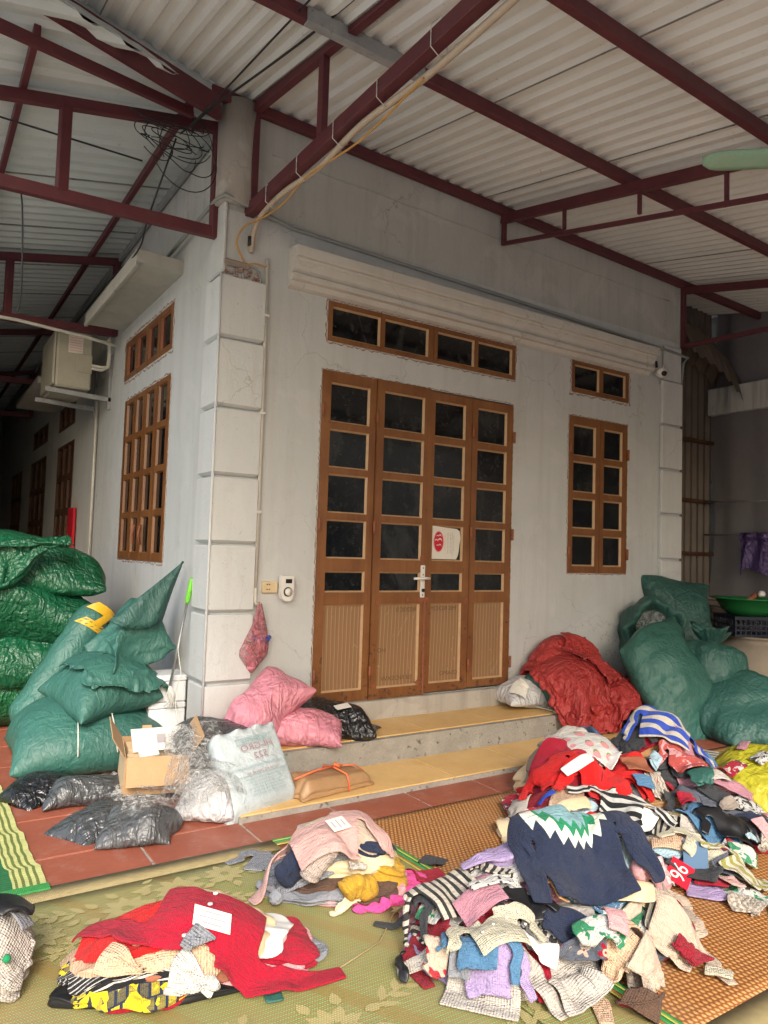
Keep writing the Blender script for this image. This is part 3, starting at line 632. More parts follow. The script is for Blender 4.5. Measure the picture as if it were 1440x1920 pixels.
for y, x0 in ((-.02, -.15), (-1.25, -1.55), (-2.27, -1.55), (-3.4, -1.55), (-4.5, -1.55)):
    x9 = 6.2 if y > -1 else 7.4; MB().beam((x0, y, zf(x0, y)+.035), (x9, y, zf(x9, y)+.035), .045, .075).build('purlin', MAT['maroon'], FR)
MB().beam((-.1, -1.262, zf(-.1, -1.25)+.03), (.62, -1.262, zf(.62, -1.25)+.03), .05, .080).build('purlin_splice', MAT['galv'], FR)
SR = empty('side_roof', (0, 0, 0), 'pale corrugated roof sheets on maroon purlins over the side passage', 'roof')
y = -1.7; k = 0
while y < 13.9:
    P = trap(7, .145, .030); V = []; F = []
    for (py, pz) in P:
        Y = y + py; xr = .02 if Y > .05 else (Y - .05)/.585
        for t in range(5):
            X = -2.1 + (xr + 2.1)*t/4
            V.append((X, Y, zl(X, Y) + .05 + pz + (.002 if k % 2 else 0)))
    for i in range(len(P)-1):
        for t in range(4): F.append((i*5+t, i*5+t+1, (i+1)*5+t+1, (i+1)*5+t))
    MB().add(V, F).build('roofing_sheet', MAT['sheet_haze'], SR, fix=False)
    if y > 0: MB().beam((-2.1, y+.004, zl(-2.1, y)+.046), (.0, y+.004, zl(0, y)+.046), .012, .008, b=.001).build('sheet_lap', MAT['concrete_dark'], SR)
    y += 7*.145; k += 1
for X in (-.27, -1.2, -2.0):
    ys = max(-.9, X*.40 + .06)
    MB().beam((X, ys, zl(X, 0)+.02), (X, 13.9, zl(X, 0)+.02), .035, .06).build('purlin', MAT['maroon'], SR)
MB().beam((-.02, .25, 4.165), (-.02, 13.9, 4.165), .03, .05).build('eave_beam', MAT['pvcgrey'], SR)
MB().beam((-.26, .0, 4.10), (-1.95, -.73, 3.78), .038, .058).build('hip_rafter', MAT['maroon'], SR)
MB().beam((-.10, -.04, 4.17), (-1.95, -.80, 4.07), .04, .15).build('roof_edge_beam', MAT['maroon'], FR)
V = []
for i in range(13):
    X = -2.2*i/12; V += [(X, .336*X+.045, zf(X, .336*X+.04)+.118), (X, .585*X+.05, zl(X, 0)+.07)]
MB().add(V, [(2*i, 2*i+1, 2*i+3, 2*i+2) for i in range(12)]).build('hip_flashing', MAT['sheet_haze'], SR, fix=False)
# ---- trusses
def truss(label, chords, group='maroon steel roof trusses'):
    t = empty('roof_truss', (0, 0, 0), label, 'truss', group)
    for (nm, p, q, w, h) in chords: MB().beam(p, q, w, h, up=(0, 0, 1) if abs(q[2]-p[2]) < .9*(abs(q[0]-p[0])+abs(q[1]-p[1])) else (1, .2, 0)).build(nm, MAT['maroon'], t)
    return t
x = .15
truss('long maroon truss with cables tied along it, running out from the corner column', [('top_chord', (x, .0, 4.27), (x, -5.0, 3.42), .05, .07), ('bottom_chord', (x, .02, 3.585), (x, -5.0, 3.50), .062, .080), ('post', (x, -.99, 3.62), (x, -.99, 4.08), .045, .045), ('post', (x, -.03, 3.56), (x, -.03, 4.25), .06, .05)])
x = 2.37
truss('slim maroon truss fixed to the middle of the front wall', [('top_chord', (x, .0, 4.165), (x, -5.0, 3.11), .05, .075), ('bottom_chord', (x, -.0, 3.955), (x, -5.0, 2.84), .03, .03), ('post', (x, -.02, 3.95), (x, -.02, 4.2), .03, .04), ('post', (x, -.68, 3.83), (x, -.68, 4.0), .025, .025), ('post', (x, -1.35, 3.69), (x, -1.35, 3.86), .025, .025), ('post', (x, -1.97, 3.50), (x, -1.97, 3.74), .025, .025)])
x = 4.82
truss('maroon truss at the far right end of the house wall', [('top_chord', (x, .0, 4.12), (x, -4.5, 3.16), .05, .07), ('bottom_chord', (x, -.0, 3.54), (x, -4.5, 3.40), .04, .04), ('post', (x, -.0, 3.52), (x, -.0, 4.15), .06, .06)])
for (y, lab) in ((.12, 'maroon truss fixed at the corner of the side passage'), (2.9, 'second maroon truss down the side passage'), (5.8, 'third maroon truss deep in the side passage'), (8.6, 'farthest maroon truss in the dark passage')):
    truss(lab, [('top_chord', (-.03, y, 4.14), (-2.1, y, 3.74), .045, .07), ('bottom_chord', (-.03, y, 3.43), (-2.1, y, 3.36), .05, .075), ('post', (-.97, y, 3.42), (-.97, y, 3.94), .06, .06), ('post', (-.04, y, 3.40), (-.04, y, 4.14), .055, .06)])

# ---- right side: passage closure, tarp wall, beam, low brick wall
rs = empty('sheet_metal_wall', (0, 0, 0), 'rusty corrugated metal wall closing the gap beside the house', 'wall')
V = []; F = []; n = 46
for i in range(n+1):
    X = 4.82 + (6.24-4.82)*i/n; yy = .56 + (.035 if (i//2) % 2 else 0)
    V += [(X, yy, .0), (X, yy + .0, 4.35)]
for i in range(n): F.append((i*2, i*2+2, i*2+3, i*2+1))
MB().add(V, F).build('corrugated_sheet', MAT['rustsheet'], rs, fix=False)
for z, x0, x1 in ((2.74, 4.82, 6.2), (2.05, 4.82, 6.2), (1.45, 4.82, 6.2)):
    MB().box(x0, x1, .51, .55, z, z+.04, .003).build('rail', MAT['darkwood'], rs)
# bent torn sheets hanging under the roof edge
bs = empty('bent_roof_sheet', (0, 0, 0), 'crumpled rusty sheet hanging below the roof beyond the house', 'sheet')
V = []; F = []
for i in range(20):
    for j in range(9):
        u = i/19; v = j/8; X = 4.95 + 1.25*u; Y = .50 - .55*v*(1-.3*u); Z = 3.98 - .45*(v-.4)**2*3 - .35*u*u + .03*math.sin(i*1.57*1.3)
        V.append((X, Y, Z))
for i in range(19):
    for j in range(8): F.append((i*9+j, (i+1)*9+j, (i+1)*9+j+1, i*9+j+1))
MB().add(V, F).build('corrugated_sheet', MAT['rustsheet'], bs, fix=False)
yw = empty('yard_wall', (0, 0, 0), 'boundary wall hung with dark grey sheeting and a stained white beam', 'wall')
V = []; F = []; ny, nz = 60, 24
for i in range(ny+1):
    for j in range(nz+1):
        Y = .55 - 4.5*i/ny; Z = .95 + 3.4*j/nz; V.append((6.22 + .02*math.sin(Y*6+Z) + .012*math.sin(Y*17), Y + (.05*math.sin(Z*2.6) if i < 3 else 0), Z))
for i in range(ny):
    for j in range(nz): F.append((i*(nz+1)+j, i*(nz+1)+j+1, (i+1)*(nz+1)+j+1, (i+1)*(nz+1)+j))
MB().add(V, F, True).build('hanging_sheet', MAT['tarpwall'], yw, fix=False)
MB().box(6.10, 6.20, -4, .54, 3.08, 3.39, .01).build('beam', MAT['beamwhite'], yw)
MB().box(6.3, 6.4, -11, 2.5, 0, 4.3).build('backing', MAT['concrete_dark'], yw)
lb = empty('low_brick_wall', (0, 0, 0), 'low grey rough brick wall behind the clay jar', 'wall')
MB().box(6.07, 6.30, -3.0, .50, 0, .95).build('mortar', MAT['concrete_dark'], lb)
bm_ = [MB().bbox(Matrix.Identity(4), .05, .20, .062, .008).mesh() for _ in range(1)]
for r in range(13):
    for c in range(6):
        yb = .42 - c*.215 - (.1 if r % 2 else 0)
        if yb < -1.2: continue
        link('brick', bm_[0], MAT['brick'], lb, (6.055 + random.uniform(-.008, .008), yb, .04 + r*.073), (random.uniform(-.03, .03), random.uniform(-.04, .04), random.uniform(-.05, .05)))
MB().box(6.02, 6.33, -3.0, .50, .95, .985, .01).build('coping', MAT['brick'], lb)
for z in (2.05, 1.68):
    tag(MB().tube([(6.0, .50, z+.01), (6.0, -.5, z-.005), (6.0, -3, z-.02)], .011, 6).build('hanging_rail', MAT['galv']), 'thin metal rail along the dark sheeting, %s of two' % ('upper' if z > 2 else 'lower, carrying a purple cloth'), 'rail')
# ================================================================== CLOTH
# height of everything lying on the floor, so that each new garment rests on those below it
HX0, HY0, HC = -2.6, -3.6, .0125
HNX, HNY = int(7.0/HC), int(5.0/HC)
HM = np.zeros((HNX, HNY))
_xs = HX0 + HC*np.arange(HNX); _ys = HY0 + HC*np.arange(HNY)
HM[(_xs > -.27)[:, None] & (_xs < 3.2)[:, None] & (_ys > -.5)[None, :]] = .19
HM[(_xs > -.27)[:, None] & (_xs < 3.2)[:, None] & ((_ys > -.95) & (_ys <= -.5))[None, :]] = .036
HM += .006
def hs(x, y, H=None):
    H = HM if H is None else H
    u = np.clip((np.asarray(x)-HX0)/HC, 0, HNX-1.001); v = np.clip((np.asarray(y)-HY0)/HC, 0, HNY-1.001)
    i = u.astype(int); j = v.astype(int); f = u-i; g = v-j
    return (H[i, j]*(1-f)+H[i+1, j]*f)*(1-g) + (H[i, j+1]*(1-f)+H[i+1, j+1]*f)*g
def blur(A, k=1):
    for _ in range(k):
        B_ = A.copy(); B_[1:-1] = (A[:-2]+2*A[1:-1]+A[2:])/4; A = B_.copy(); A[:, 1:-1] = (B_[:, :-2]+2*B_[:, 1:-1]+B_[:, 2:])/4
    return A
def dil(A):
    B_ = A.copy()
    B_[1:] = np.maximum(B_[1:], A[:-1]); B_[:-1] = np.maximum(B_[:-1], A[1:]); C2 = B_.copy(); C2[:, 1:] = np.maximum(C2[:, 1:], B_[:, :-1]); C2[:, :-1] = np.maximum(C2[:, :-1], B_[:, 1:]); return C2
def deposit(P, t=.006):
    """raise the height map to points P"""
    P = P.reshape(-1, 3); u = (P[:, 0]-HX0)/HC; v = (P[:, 1]-HY0)/HC
    for a in (0, 1):
        for b in (0, 1):
            i = np.clip(np.floor(u).astype(int)+a, 0, HNX-1); j = np.clip(np.floor(v).astype(int)+b, 0, HNY-1)
            np.maximum.at(HM, (i, j), P[:, 2]+t)
def pix(px, py, z0=None):
    """point of the lying heap (or floor) seen at a pixel"""
    d = ray(px, py); t = np.linspace(1.2, 7.5, 1300)[:, None]; P = CAM + d*t
    h = hs(P[:, 0], P[:, 1]); k = np.argmax(P[:, 2] <= h); return P[k]
def pbd(P, rest, mask, steps=45, iters=3, H=None, t=.007, g=9.8, fr=.55, stiff=1.0, bend=.25, pre=None, damp=.97):
    """drape a grid of points P (n, m, 3) with flat rest shape (n, m, 2) over the height map"""
    n, m = mask.shape; M = mask.astype(float); P = P.copy(); Vv = np.zeros_like(P); dt = .016
    def pairs(A, Bs, w):
        L = np.linalg.norm(rest[Bs]-rest[A], axis=-1); W = (M[A]*M[Bs]*w*.5); return (A, Bs, L, W)
    S = slice; C = []
    for o in (0, 1):
        e = (n-o)//2*2; C.append(pairs((S(o, o+e, 2), S(None)), (S(o+1, o+e, 2), S(None)), stiff))
        e = (m-o)//2*2; C.append(pairs((S(None), S(o, o+e, 2)), (S(None), S(o+1, o+e, 2)), stiff))
        e = (n-o)//2*2
        C.append(pairs((S(o, o+e, 2), S(0, m-1)), (S(o+1, o+e, 2), S(1, m)), .35*stiff)); C.append(pairs((S(o, o+e, 2), S(1, m)), (S(o+1, o+e, 2), S(0, m-1)), .35*stiff))
    for k in (2,):
        C.append(pairs((S(0, n-k), S(None)), (S(k, n), S(None)), bend*.5)); C.append(pairs((S(None), S(0, m-k)), (S(None), S(k, m)), bend*.5))
    for s_ in range(steps):
        Vv[..., 2] -= g*dt; Q = P + Vv*dt
        for it in range(iters):
            for (A, B2, L, W) in C:
                d = Q[B2]-Q[A]; l = np.sqrt((d*d).sum(-1))+1e-9; c = d*((l-L)/l*W)[..., None]
                Q[A] += c; Q[B2] -= c
            h = hs(Q[..., 0], Q[..., 1], H) + t; low = Q[..., 2] < h
            Q[..., 2] = np.where(low, h, Q[..., 2])
            if pre is not None: pre(Q)
        Vn = (Q-P)/dt*damp; low3 = (Q[..., 2] < h + .002)[..., None]
        Vn[..., :2] = np.where(low3, Vn[..., :2]*(1-fr), Vn[..., :2]); sp = np.sqrt((Vn*Vn).sum(-1, keepdims=True)); Vv = Vn*np.minimum(1, 1.6/(sp+1e-9)); P = Q
    return P
def grid_mesh(P, mask, uv, name, mat, thick=.007, parent=None, sub=1, close=True):
    n, m = mask.shape; idx = -np.ones((n, m), int); ids = np.argwhere(mask); idx[mask] = np.arange(len(ids))
    a = idx[:-1, :-1]; b = idx[1:, :-1]; c = idx[1:, 1:]; d = idx[:-1, 1:]
    ok = (a >= 0) & (b >= 0) & (c >= 0) & (d >= 0); F = np.stack([a[ok], b[ok], c[ok], d[ok]], -1)
    me = mesh_np(P[mask], F, uv[mask], True); o = link(name, me, mat, parent)
    if thick: s_ = o.modifiers.new('thickness', 'SOLIDIFY'); s_.thickness = thick; s_.offset = 1 if close else 0; s_.use_even_offset = False
    if sub: s2 = o.modifiers.new('smooth', 'SUBSURF'); s2.levels = sub; s2.render_levels = sub
    return o
def garment_shape(kind='sweater', size=1.0, cell=.015, arm=25, arm2=None, long_=1.0, neck=True):
    """grid, mask and flat rest shape; body centred on (0, 0), +v towards the neck"""
    bw, bh, sl, sw = .20*size, .40*size*long_, .34*size, .13*size
    if kind in ('cloth', 'pants'):
        w, h = bw*2, bh
        n, m = int(w/cell)+1, int(h/cell)+1; u, v = np.meshgrid(np.linspace(-w/2, w/2, n), np.linspace(-h/2, h/2, m), indexing='ij'); mask = np.ones((n, m), bool)
        if kind == 'pants': mask &= ~((np.abs(u) < .012*size+.02*(-v/h)) & (v < h*.12))
        return np.stack([u, v], -1), mask, np.stack([u, v], -1)
    if kind == 'vest': sl = 0
    W = bw + sl; n = int(2*W/cell)+1; m = int(bh/cell)+1
    u, v = np.meshgrid(np.linspace(-W, W, n), np.linspace(-bh/2, bh/2, m), indexing='ij')
    body = np.abs(u) <= bw; sleeve = (np.abs(u) > bw - cell) & (v > bh/2 - sw - cell*.5)
    mask = body | sleeve
    if neck: mask &= ~((np.abs(u) < .055*size) & (v > bh/2 - .02*size - .03*size*np.sqrt(np.clip(1-(u/(.055*size))**2, 0, 1))))
    uv = np.stack([u, v], -1); R2 = uv.copy()
    # taper and turn the sleeves
    for sgn, an in ((1, arm), (-1, arm2 if arm2 is not None else arm)):
        s_ = (u*sgn > bw); x = (np.abs(u)-bw); tp = 1 - .45*np.clip(x/max(sl, 1e-6), 0, 1); top = bh/2
        across = (v-(top-sw/2))*tp; th = R_(an)*np.clip(x/(cell*6), 0, 1)
        # integrate the turning direction
        f = np.clip(x/(cell*6), 0, 1); lx = x*np.cos(R_(an)*np.minimum(1, f*.7+.3*(x > cell*6))); lz = -x*np.sin(R_(an)*np.minimum(1, f*.7+.3*(x > cell*6)))
        cx = bw + lx + across*np.sin(th); cv = top - sw/2 + lz + across*np.cos(th)
        R2[..., 0] = np.where(s_, sgn*cx, R2[..., 0]); R2[..., 1] = np.where(s_, cv, R2[..., 1])
    # slight shoulder slope, waist
    b2 = np.abs(u) <= bw; R2[..., 1] = np.where(b2, v - .02*size*(np.abs(u)/bw)*(v/bh+.5), R2[..., 1])
    return R2, mask, uv
GC = [0]
def garment(name, mat, cx, cy, rot=0, kind='sweater', size=1.0, arm=25, arm2=None, squash=.89, label=None, cat='sweater', group=None, cell=.0130, steps=34, thick=.0072, long_=1.0, tilt=0, lift=.03, crump=.026, seed=None, neck=True, dep=True, iters=3, hsm=2, sq2=None, fold=None, smooth_h=True, parent=None, bend=.15):
    GC[0] += 1; seed = GC[0] if seed is None else seed
    rest, mask, uv = garment_shape(kind, size, cell, arm, arm2, long_, neck)
    ca, sa = math.cos(R_(rot)), math.sin(R_(rot)); X = rest.copy(); sx, sy = squash, (sq2 if sq2 is not None else squash)
    # wave the start shape so that the cloth buckles into folds
    q = np.concatenate([rest*5.5, np.full(rest.shape[:2]+(1,), seed*3.7)], -1)
    X[..., 0] = rest[..., 0]*sx + crump*(vnoise(q)+.22*vnoise(q*2.3+4)); X[..., 1] = rest[..., 1]*sy + crump*(vnoise(q+50)+.22*vnoise(q*2.3+70))
    Z = np.zeros(rest.shape[:2]); fl_ = None
    if fold is not None:                                   # turn everything beyond a line over, onto the rest
        (fx, fy, fa) = fold; nx_, ny_ = math.cos(R_(fa)), math.sin(R_(fa)); dd = (X[..., 0]-fx)*nx_ + (X[..., 1]-fy)*ny_
        over = dd > 0; r = .018; ang = np.minimum(dd/r, math.pi); rem = np.maximum(dd - math.pi*r, 0)
        nd = np.where(over, np.sin(ang)*r - rem, dd); Z = np.where(over, (1-np.cos(ang))*r, 0)
        X[..., 0] += (nd-dd)*nx_; X[..., 1] += (nd-dd)*ny_; fl_ = over
    wx = cx + X[..., 0]*ca - X[..., 1]*sa; wy = cy + X[..., 0]*sa + X[..., 1]*ca
    H = blur(dil(HM), 1) if smooth_h else HM
    z = hs(wx, wy, H) + lift + Z + .025*np.abs(vnoise(q*1.3+9))*(crump/.02)
    P = np.stack([wx, wy, z], -1)
    pre = None
    if fl_ is not None:
        tt = Z.copy()
        def pre(Q, tt=tt, H=H):
            h = hs(Q[..., 0], Q[..., 1], H) + .008 + tt*.9; Q[..., 2] = np.maximum(Q[..., 2], np.where(tt > 0, h, -9))
    P = pbd(P, rest, mask, steps=steps, iters=iters, H=H, pre=pre, bend=bend)
    o = grid_mesh(P, mask, uv, name, mat, thick, parent)
    if dep: deposit(P[mask], thick)
    return tag(o, label, cat, group) if parent is None else o, P, mask, uv
# ---- folded garments: soft slabs with two to four layers showing at the edge
def slab(name, mat, cx, cy, w, d, th, rot=0, layers=2, label=None, cat='sweater', group=None, seed=0, hsm=5, droop=.0, seg=44, dep=True):
    GC[0] += 1; seed = seed or GC[0]
    n = seg; a = np.linspace(0, 2*math.pi, n, endpoint=False); e = 3.2
    r = (np.abs(np.cos(a))**e + np.abs(np.sin(a))**e)**(-1/e); ox = np.cos(a)*r*w/2; oy = np.sin(a)*r*d/2
    q = np.stack([np.cos(a)*1.4, np.sin(a)*1.4, np.full(n, seed*1.9)], -1); wob = 1 + .17*fbm(q*1.6, 3)
    lv = 5*layers + 1; rings = []
    for s_ in (.25, .5, .75, .92): rings.append((s_, 0.0, 0))
    for k in range(lv):
        t = k/(lv-1); ph = (t*layers) % 1.0 if k < lv-1 else 1.0
        b = math.sin(math.pi*ph)**.6 if 0 < ph < 1 else 0
        sh = 1.0 - (.05 + .02*math.sin(seed*3+k//5*2.3))*(1-b) + .05*math.sin(seed*1.7 + (k//5)*2.1)
        rings.append((sh, t, 1))
    for s_ in (.92, .75, .5, .25): rings.append((s_, 1.0, 2))
    ca, sa = math.cos(R_(rot)), math.sin(R_(rot)); H = blur(HM, hsm); V = []; UVs = []
    for (s_, t, side) in rings:
        nn = 1 + (.05 if side == 1 else 0)*fbm(np.stack([ox*9, oy*9, np.full(n, t*layers*2.2+seed)], -1), 3)
        x = ox*s_*wob*nn; y = oy*s_*wob*nn; wx = cx + x*ca - y*sa; wy = cy + x*sa + y*ca
        hb = hs(wx, wy, H); z = hb + th*t
        top = .016*ridge(np.stack([x*9, y*14, np.full(n, seed*2.2)], -1), 3) if t > .4 else 0
        dome = th*.22*(1-min(1, s_)**2)*(1 if t > .5 else 0)
        edge = -th*.12*(s_**6) if side == 2 else 0
        sag = th*.18*vnoise(np.stack([np.cos(a)*2.2, np.sin(a)*2.2, np.full(n, seed*7.7)], -1))*(.3 if t == 0 else 1)*t
        z = np.maximum(z + top*t + dome + edge + sag, hb + .001)
        V.append(np.stack([wx, wy, z], -1)); UVs.append(np.stack([x, y + (t*th*1.2)], -1))
    R = len(rings); Va = np.concatenate(V); UVa = np.concatenate(UVs)
    cb = Va[:n].mean(0); ct = Va[-n:].mean(0); Va = np.concatenate([Va, [cb], [ct]]); UVa = np.concatenate([UVa, [[0, 0]], [[0, 0]]])
    F = []
    for i in range(R-1):
        for k in range(n): k2 = (k+1) % n; F.append((i*n+k, i*n+k2, (i+1)*n+k2, (i+1)*n+k))
    for k in range(n): k2 = (k+1) % n; F.append((R*n, k2, k)); F.append((R*n+1, (R-1)*n+k, (R-1)*n+k2))
    o = link(name, mesh_np(Va, F, UVa, True), mat)
    s2 = o.modifiers.new('smooth', 'SUBSURF'); s2.levels = 1; s2.render_levels = 1
    if dep:
        g = np.linspace(-1, 1, int(max(w, d)/HC)+3); gu, gv = np.meshgrid(g*w/2*.95, g*d/2*.95, indexing='ij')
        ins = (np.abs(gu/(w/2))**e + np.abs(gv/(d/2))**e) < .92; gu = gu[ins]; gv = gv[ins]; wx = cx + gu*ca - gv*sa; wy = cy + gu*sa + gv*ca
        rr = (gu/(w/2))**2*.5 + (gv/(d/2))**2*.5
        deposit(np.stack([wx, wy, hs(wx, wy, H) + th*(1.1-.25*rr)], -1), 0)
    return tag(o, label, cat, group)
# ---- sealed bags: two sheets sewn at the rim and filled
_bag = {}
def bag_sim(w, h, press=1.0, cell=.018, seed=0, steps=130, floor=True, crump=.010, fill=1.0, gather=0, g=3.0, comp=.06):
    key = (w, h, press, cell, seed, fill, gather, floor)
    if key in _bag: return _bag[key]
    n, m = int(w/cell)+1, int(h/cell)+1; u, v = np.meshgrid(np.linspace(-w/2, w/2, n), np.linspace(-h/2, h/2, m), indexing='ij')
    rest = np.stack([u, v], -1); P = np.zeros((2, n, m, 3)); kx = 1-.20*min(1, fill)*min(w, h)/w*1.1; ky = 1-.20*min(1, fill)*min(w, h)/h*1.1; P[..., 0] = u*kx; P[..., 1] = v*ky; hh0 = .27*min(w, h)*min(fill, 1.3)
    prof = np.clip((1-(2*u/w)**2)*(1-(2*v/h)**2), 0, 1)**.5; P[0, ..., 2] = prof*hh0; P[1, ..., 2] = -prof*hh0; P[..., 2] += .03
    q = np.stack([u*14, v*14, np.full_like(u, seed*5.1)], -1); P[0] += crump*np.stack([vnoise(q), vnoise(q+9), vnoise(q+20)], -1); P[1] += crump*np.stack([vnoise(q+30), vnoise(q+39), vnoise(q+50)], -1)
    rim = np.zeros((n, m), bool); rim[[0, -1]] = True; rim[:, [0, -1]] = True
    Lh = np.abs(rest[1:, :, 0]-rest[:-1, :, 0]); Lv = np.abs(rest[:, 1:, 1]-rest[:, :-1, 1]); Ld = math.hypot(cell_u := (w/(n-1)), cell_v := (h/(m-1)))
    Vv = np.zeros_like(P); dt = .016; vol = min(w, h)**3*(max(w, h)/(math.pi*min(w, h))-.142*(1-10**(-max(w, h)/min(w, h))))*1.65*fill
    for s_ in range(steps):
        gx = np.zeros_like(P); gy = np.zeros_like(P)
        gx[:, 1:-1] = (P[:, 2:]-P[:, :-2])/2; gx[:, 0] = P[:, 1]-P[:, 0]; gx[:, -1] = P[:, -1]-P[:, -2]
        gy[:, :, 1:-1] = (P[:, :, 2:]-P[:, :, :-2])/2; gy[:, :, 0] = P[:, :, 1]-P[:, :, 0]; gy[:, :, -1] = P[:, :, -1]-P[:, :, -2]
        N = np.cross(gx, gy); N[1] *= -1                              # area-weighted outward normal
        V_ = (P*N).sum()/3; pr = press*max(0, (vol/max(V_, 1e-4)) - 1)
        Nn = N/(np.linalg.norm(N, axis=-1, keepdims=True)+1e-9)
        grounded = floor and s_ > steps*.6
        if floor and s_ == int(steps*.6)+1: P[..., 2] -= P[..., 2].min()
        Vv += Nn*min(pr*40, 45)*dt; Vv[..., 2] -= (g if grounded else 0)*dt; Q = P + Vv*dt
        for it in range(3):
            for o in (0, 1):
                for (A, B2, L) in ((Q[:, o:o+(n-o)//2*2:2], Q[:, o+1:o+(n-o)//2*2:2], cell_u), (Q[:, :, o:o+(m-o)//2*2:2], Q[:, :, o+1:o+(m-o)//2*2:2], cell_v)):
                    d = B2-A; l = np.sqrt((d*d).sum(-1, keepdims=True))+1e-9; c = d*((l-L)/l*np.where(l < L, comp, .5)); A += c; B2 -= c
                e = (n-o)//2*2
                for (A, B2) in ((Q[:, o:o+e:2, :-1], Q[:, o+1:o+e:2, 1:]), (Q[:, o:o+e:2, 1:], Q[:, o+1:o+e:2, :-1])):
                    d = B2-A; l = np.sqrt((d*d).sum(-1, keepdims=True))+1e-9; c = d*((l-Ld)/l*np.where(l < Ld, comp*.5, .25)); A += c; B2 -= c
            av = (Q[0]+Q[1])/2
            Q[0][rim] = av[rim]; Q[1][rim] = av[rim]
            if gather:                                               # tie the end: pull the points near one end into a neck
                j0 = int(m*(1-gather)); t_ = min(1, s_/25)
                Q[:, :, j0, 0] *= (1-.35*t_); Q[:, :, j0, 2] += (Q[:, :, j0, 2].mean()-Q[:, :, j0, 2])*.35*t_
            if grounded: Q[..., 2] = np.maximum(Q[..., 2], .0)
        Vn = (Q-P)/dt*.96
        if grounded: lowm = (Q[..., 2] < .003)[..., None]; Vn[..., :2] = np.where(lowm, Vn[..., :2]*.4, Vn[..., :2])
        sp = np.sqrt((Vn*Vn).sum(-1, keepdims=True)); Vv = Vn*np.minimum(1, 1.8/(sp+1e-9)); P = Q
    # mesh
    idx = np.arange(n*m).reshape(n, m); idx2 = np.full((n, m), -1); idx2[rim] = idx[rim]; k = n*m; inner = ~rim; idx2[inner] = np.arange(inner.sum()) + k
    Vx = np.concatenate([P[0].reshape(-1, 3), P[1][inner]])
    uvv = np.concatenate([rest.reshape(-1, 2), rest[inner]])
    F1 = np.stack([idx[:-1, :-1], idx[1:, :-1], idx[1:, 1:], idx[:-1, 1:]], -1).reshape(-1, 4); F2 = np.stack([idx2[:-1, :-1], idx2[:-1, 1:], idx2[1:, 1:], idx2[1:, :-1]], -1).reshape(-1, 4)
    _bag[key] = (Vx, np.concatenate([F1, F2]), uvv); return _bag[key]
def bag(name, mat, loc, rot=(0, 0, 0), w=.5, h=.4, press=1.0, seed=0, fill=1.0, gather=0, scale=(1, 1, 1), label=None, cat='bag', group=None, dep=True, cell=.018, warp=None, sub=1, floor=True, parent=None, steps=130, hug=0, lump=.16):
    V, F, uv = bag_sim(w, h, press, cell, seed, fill=fill, gather=gather, floor=floor, steps=steps)
    V = V*np.array(scale)
    if warp is not None: V = warp(V)
    if lump:
        L_ = min(w, h); q = V/L_*1.15 + seed*2.7 + loc[0]*5; d3 = np.stack([fbm(q, 2), fbm(q+31, 2), fbm(q+57, 2)], -1)*lump*L_; d3[:, 2] *= np.clip(V[:, 2]/(.25*L_), 0, 1); V = V + d3
        q = V/L_*3.2 + seed; rr = (ridge(q*np.array([1, 2.2, 1]), 2)-.6)*lump*L_*.11; nn_ = V - V.mean(0); nn_ /= np.linalg.norm(nn_, axis=1, keepdims=True)+1e-9; V = V + nn_*rr[:, None]; V[:, 2] = np.maximum(V[:, 2], 0) if floor else V[:, 2]
    M = Matrix.Rotation(R_(rot[2]), 4, 'Z') @ Matrix.Rotation(R_(rot[1]), 4, 'Y') @ Matrix.Rotation(R_(rot[0]), 4, 'X'); A = np.array(M.to_3x3())
    W_ = V @ A.T
    if hug:                                                            # settle on what lies below
        H = blur(HM, 3); low = W_[:, 2].min(); base = hs(W_[:, 0]+loc[0], W_[:, 1]+loc[1], H)
        b0 = np.percentile(base, 60); k = np.clip(1-(W_[:, 2]-low)/max(1e-6, (W_[:, 2].max()-low)), 0, 1); z = W_[:, 2]-low+b0
        W_[:, 2] = z + (base-b0)*np.clip(hug*k, 0, 1); loc = (loc[0], loc[1], 0)
    me = mesh_np(W_, F.tolist(), uv, True); o = link(name, me, mat, parent, loc=loc)
    if sub: s2 = o.modifiers.new('smooth', 'SUBSURF'); s2.levels = 1; s2.render_levels = 1
    if dep:
        D_ = W_ + np.array(loc); deposit(D_, .0); deposit(D_[F].mean(1), .0); deposit((D_[F[:, 0]]+D_[F[:, 1]])/2, 0); deposit((D_[F[:, 1]]+D_[F[:, 2]])/2, 0)
    return tag(o, label, cat, group) if parent is None else o
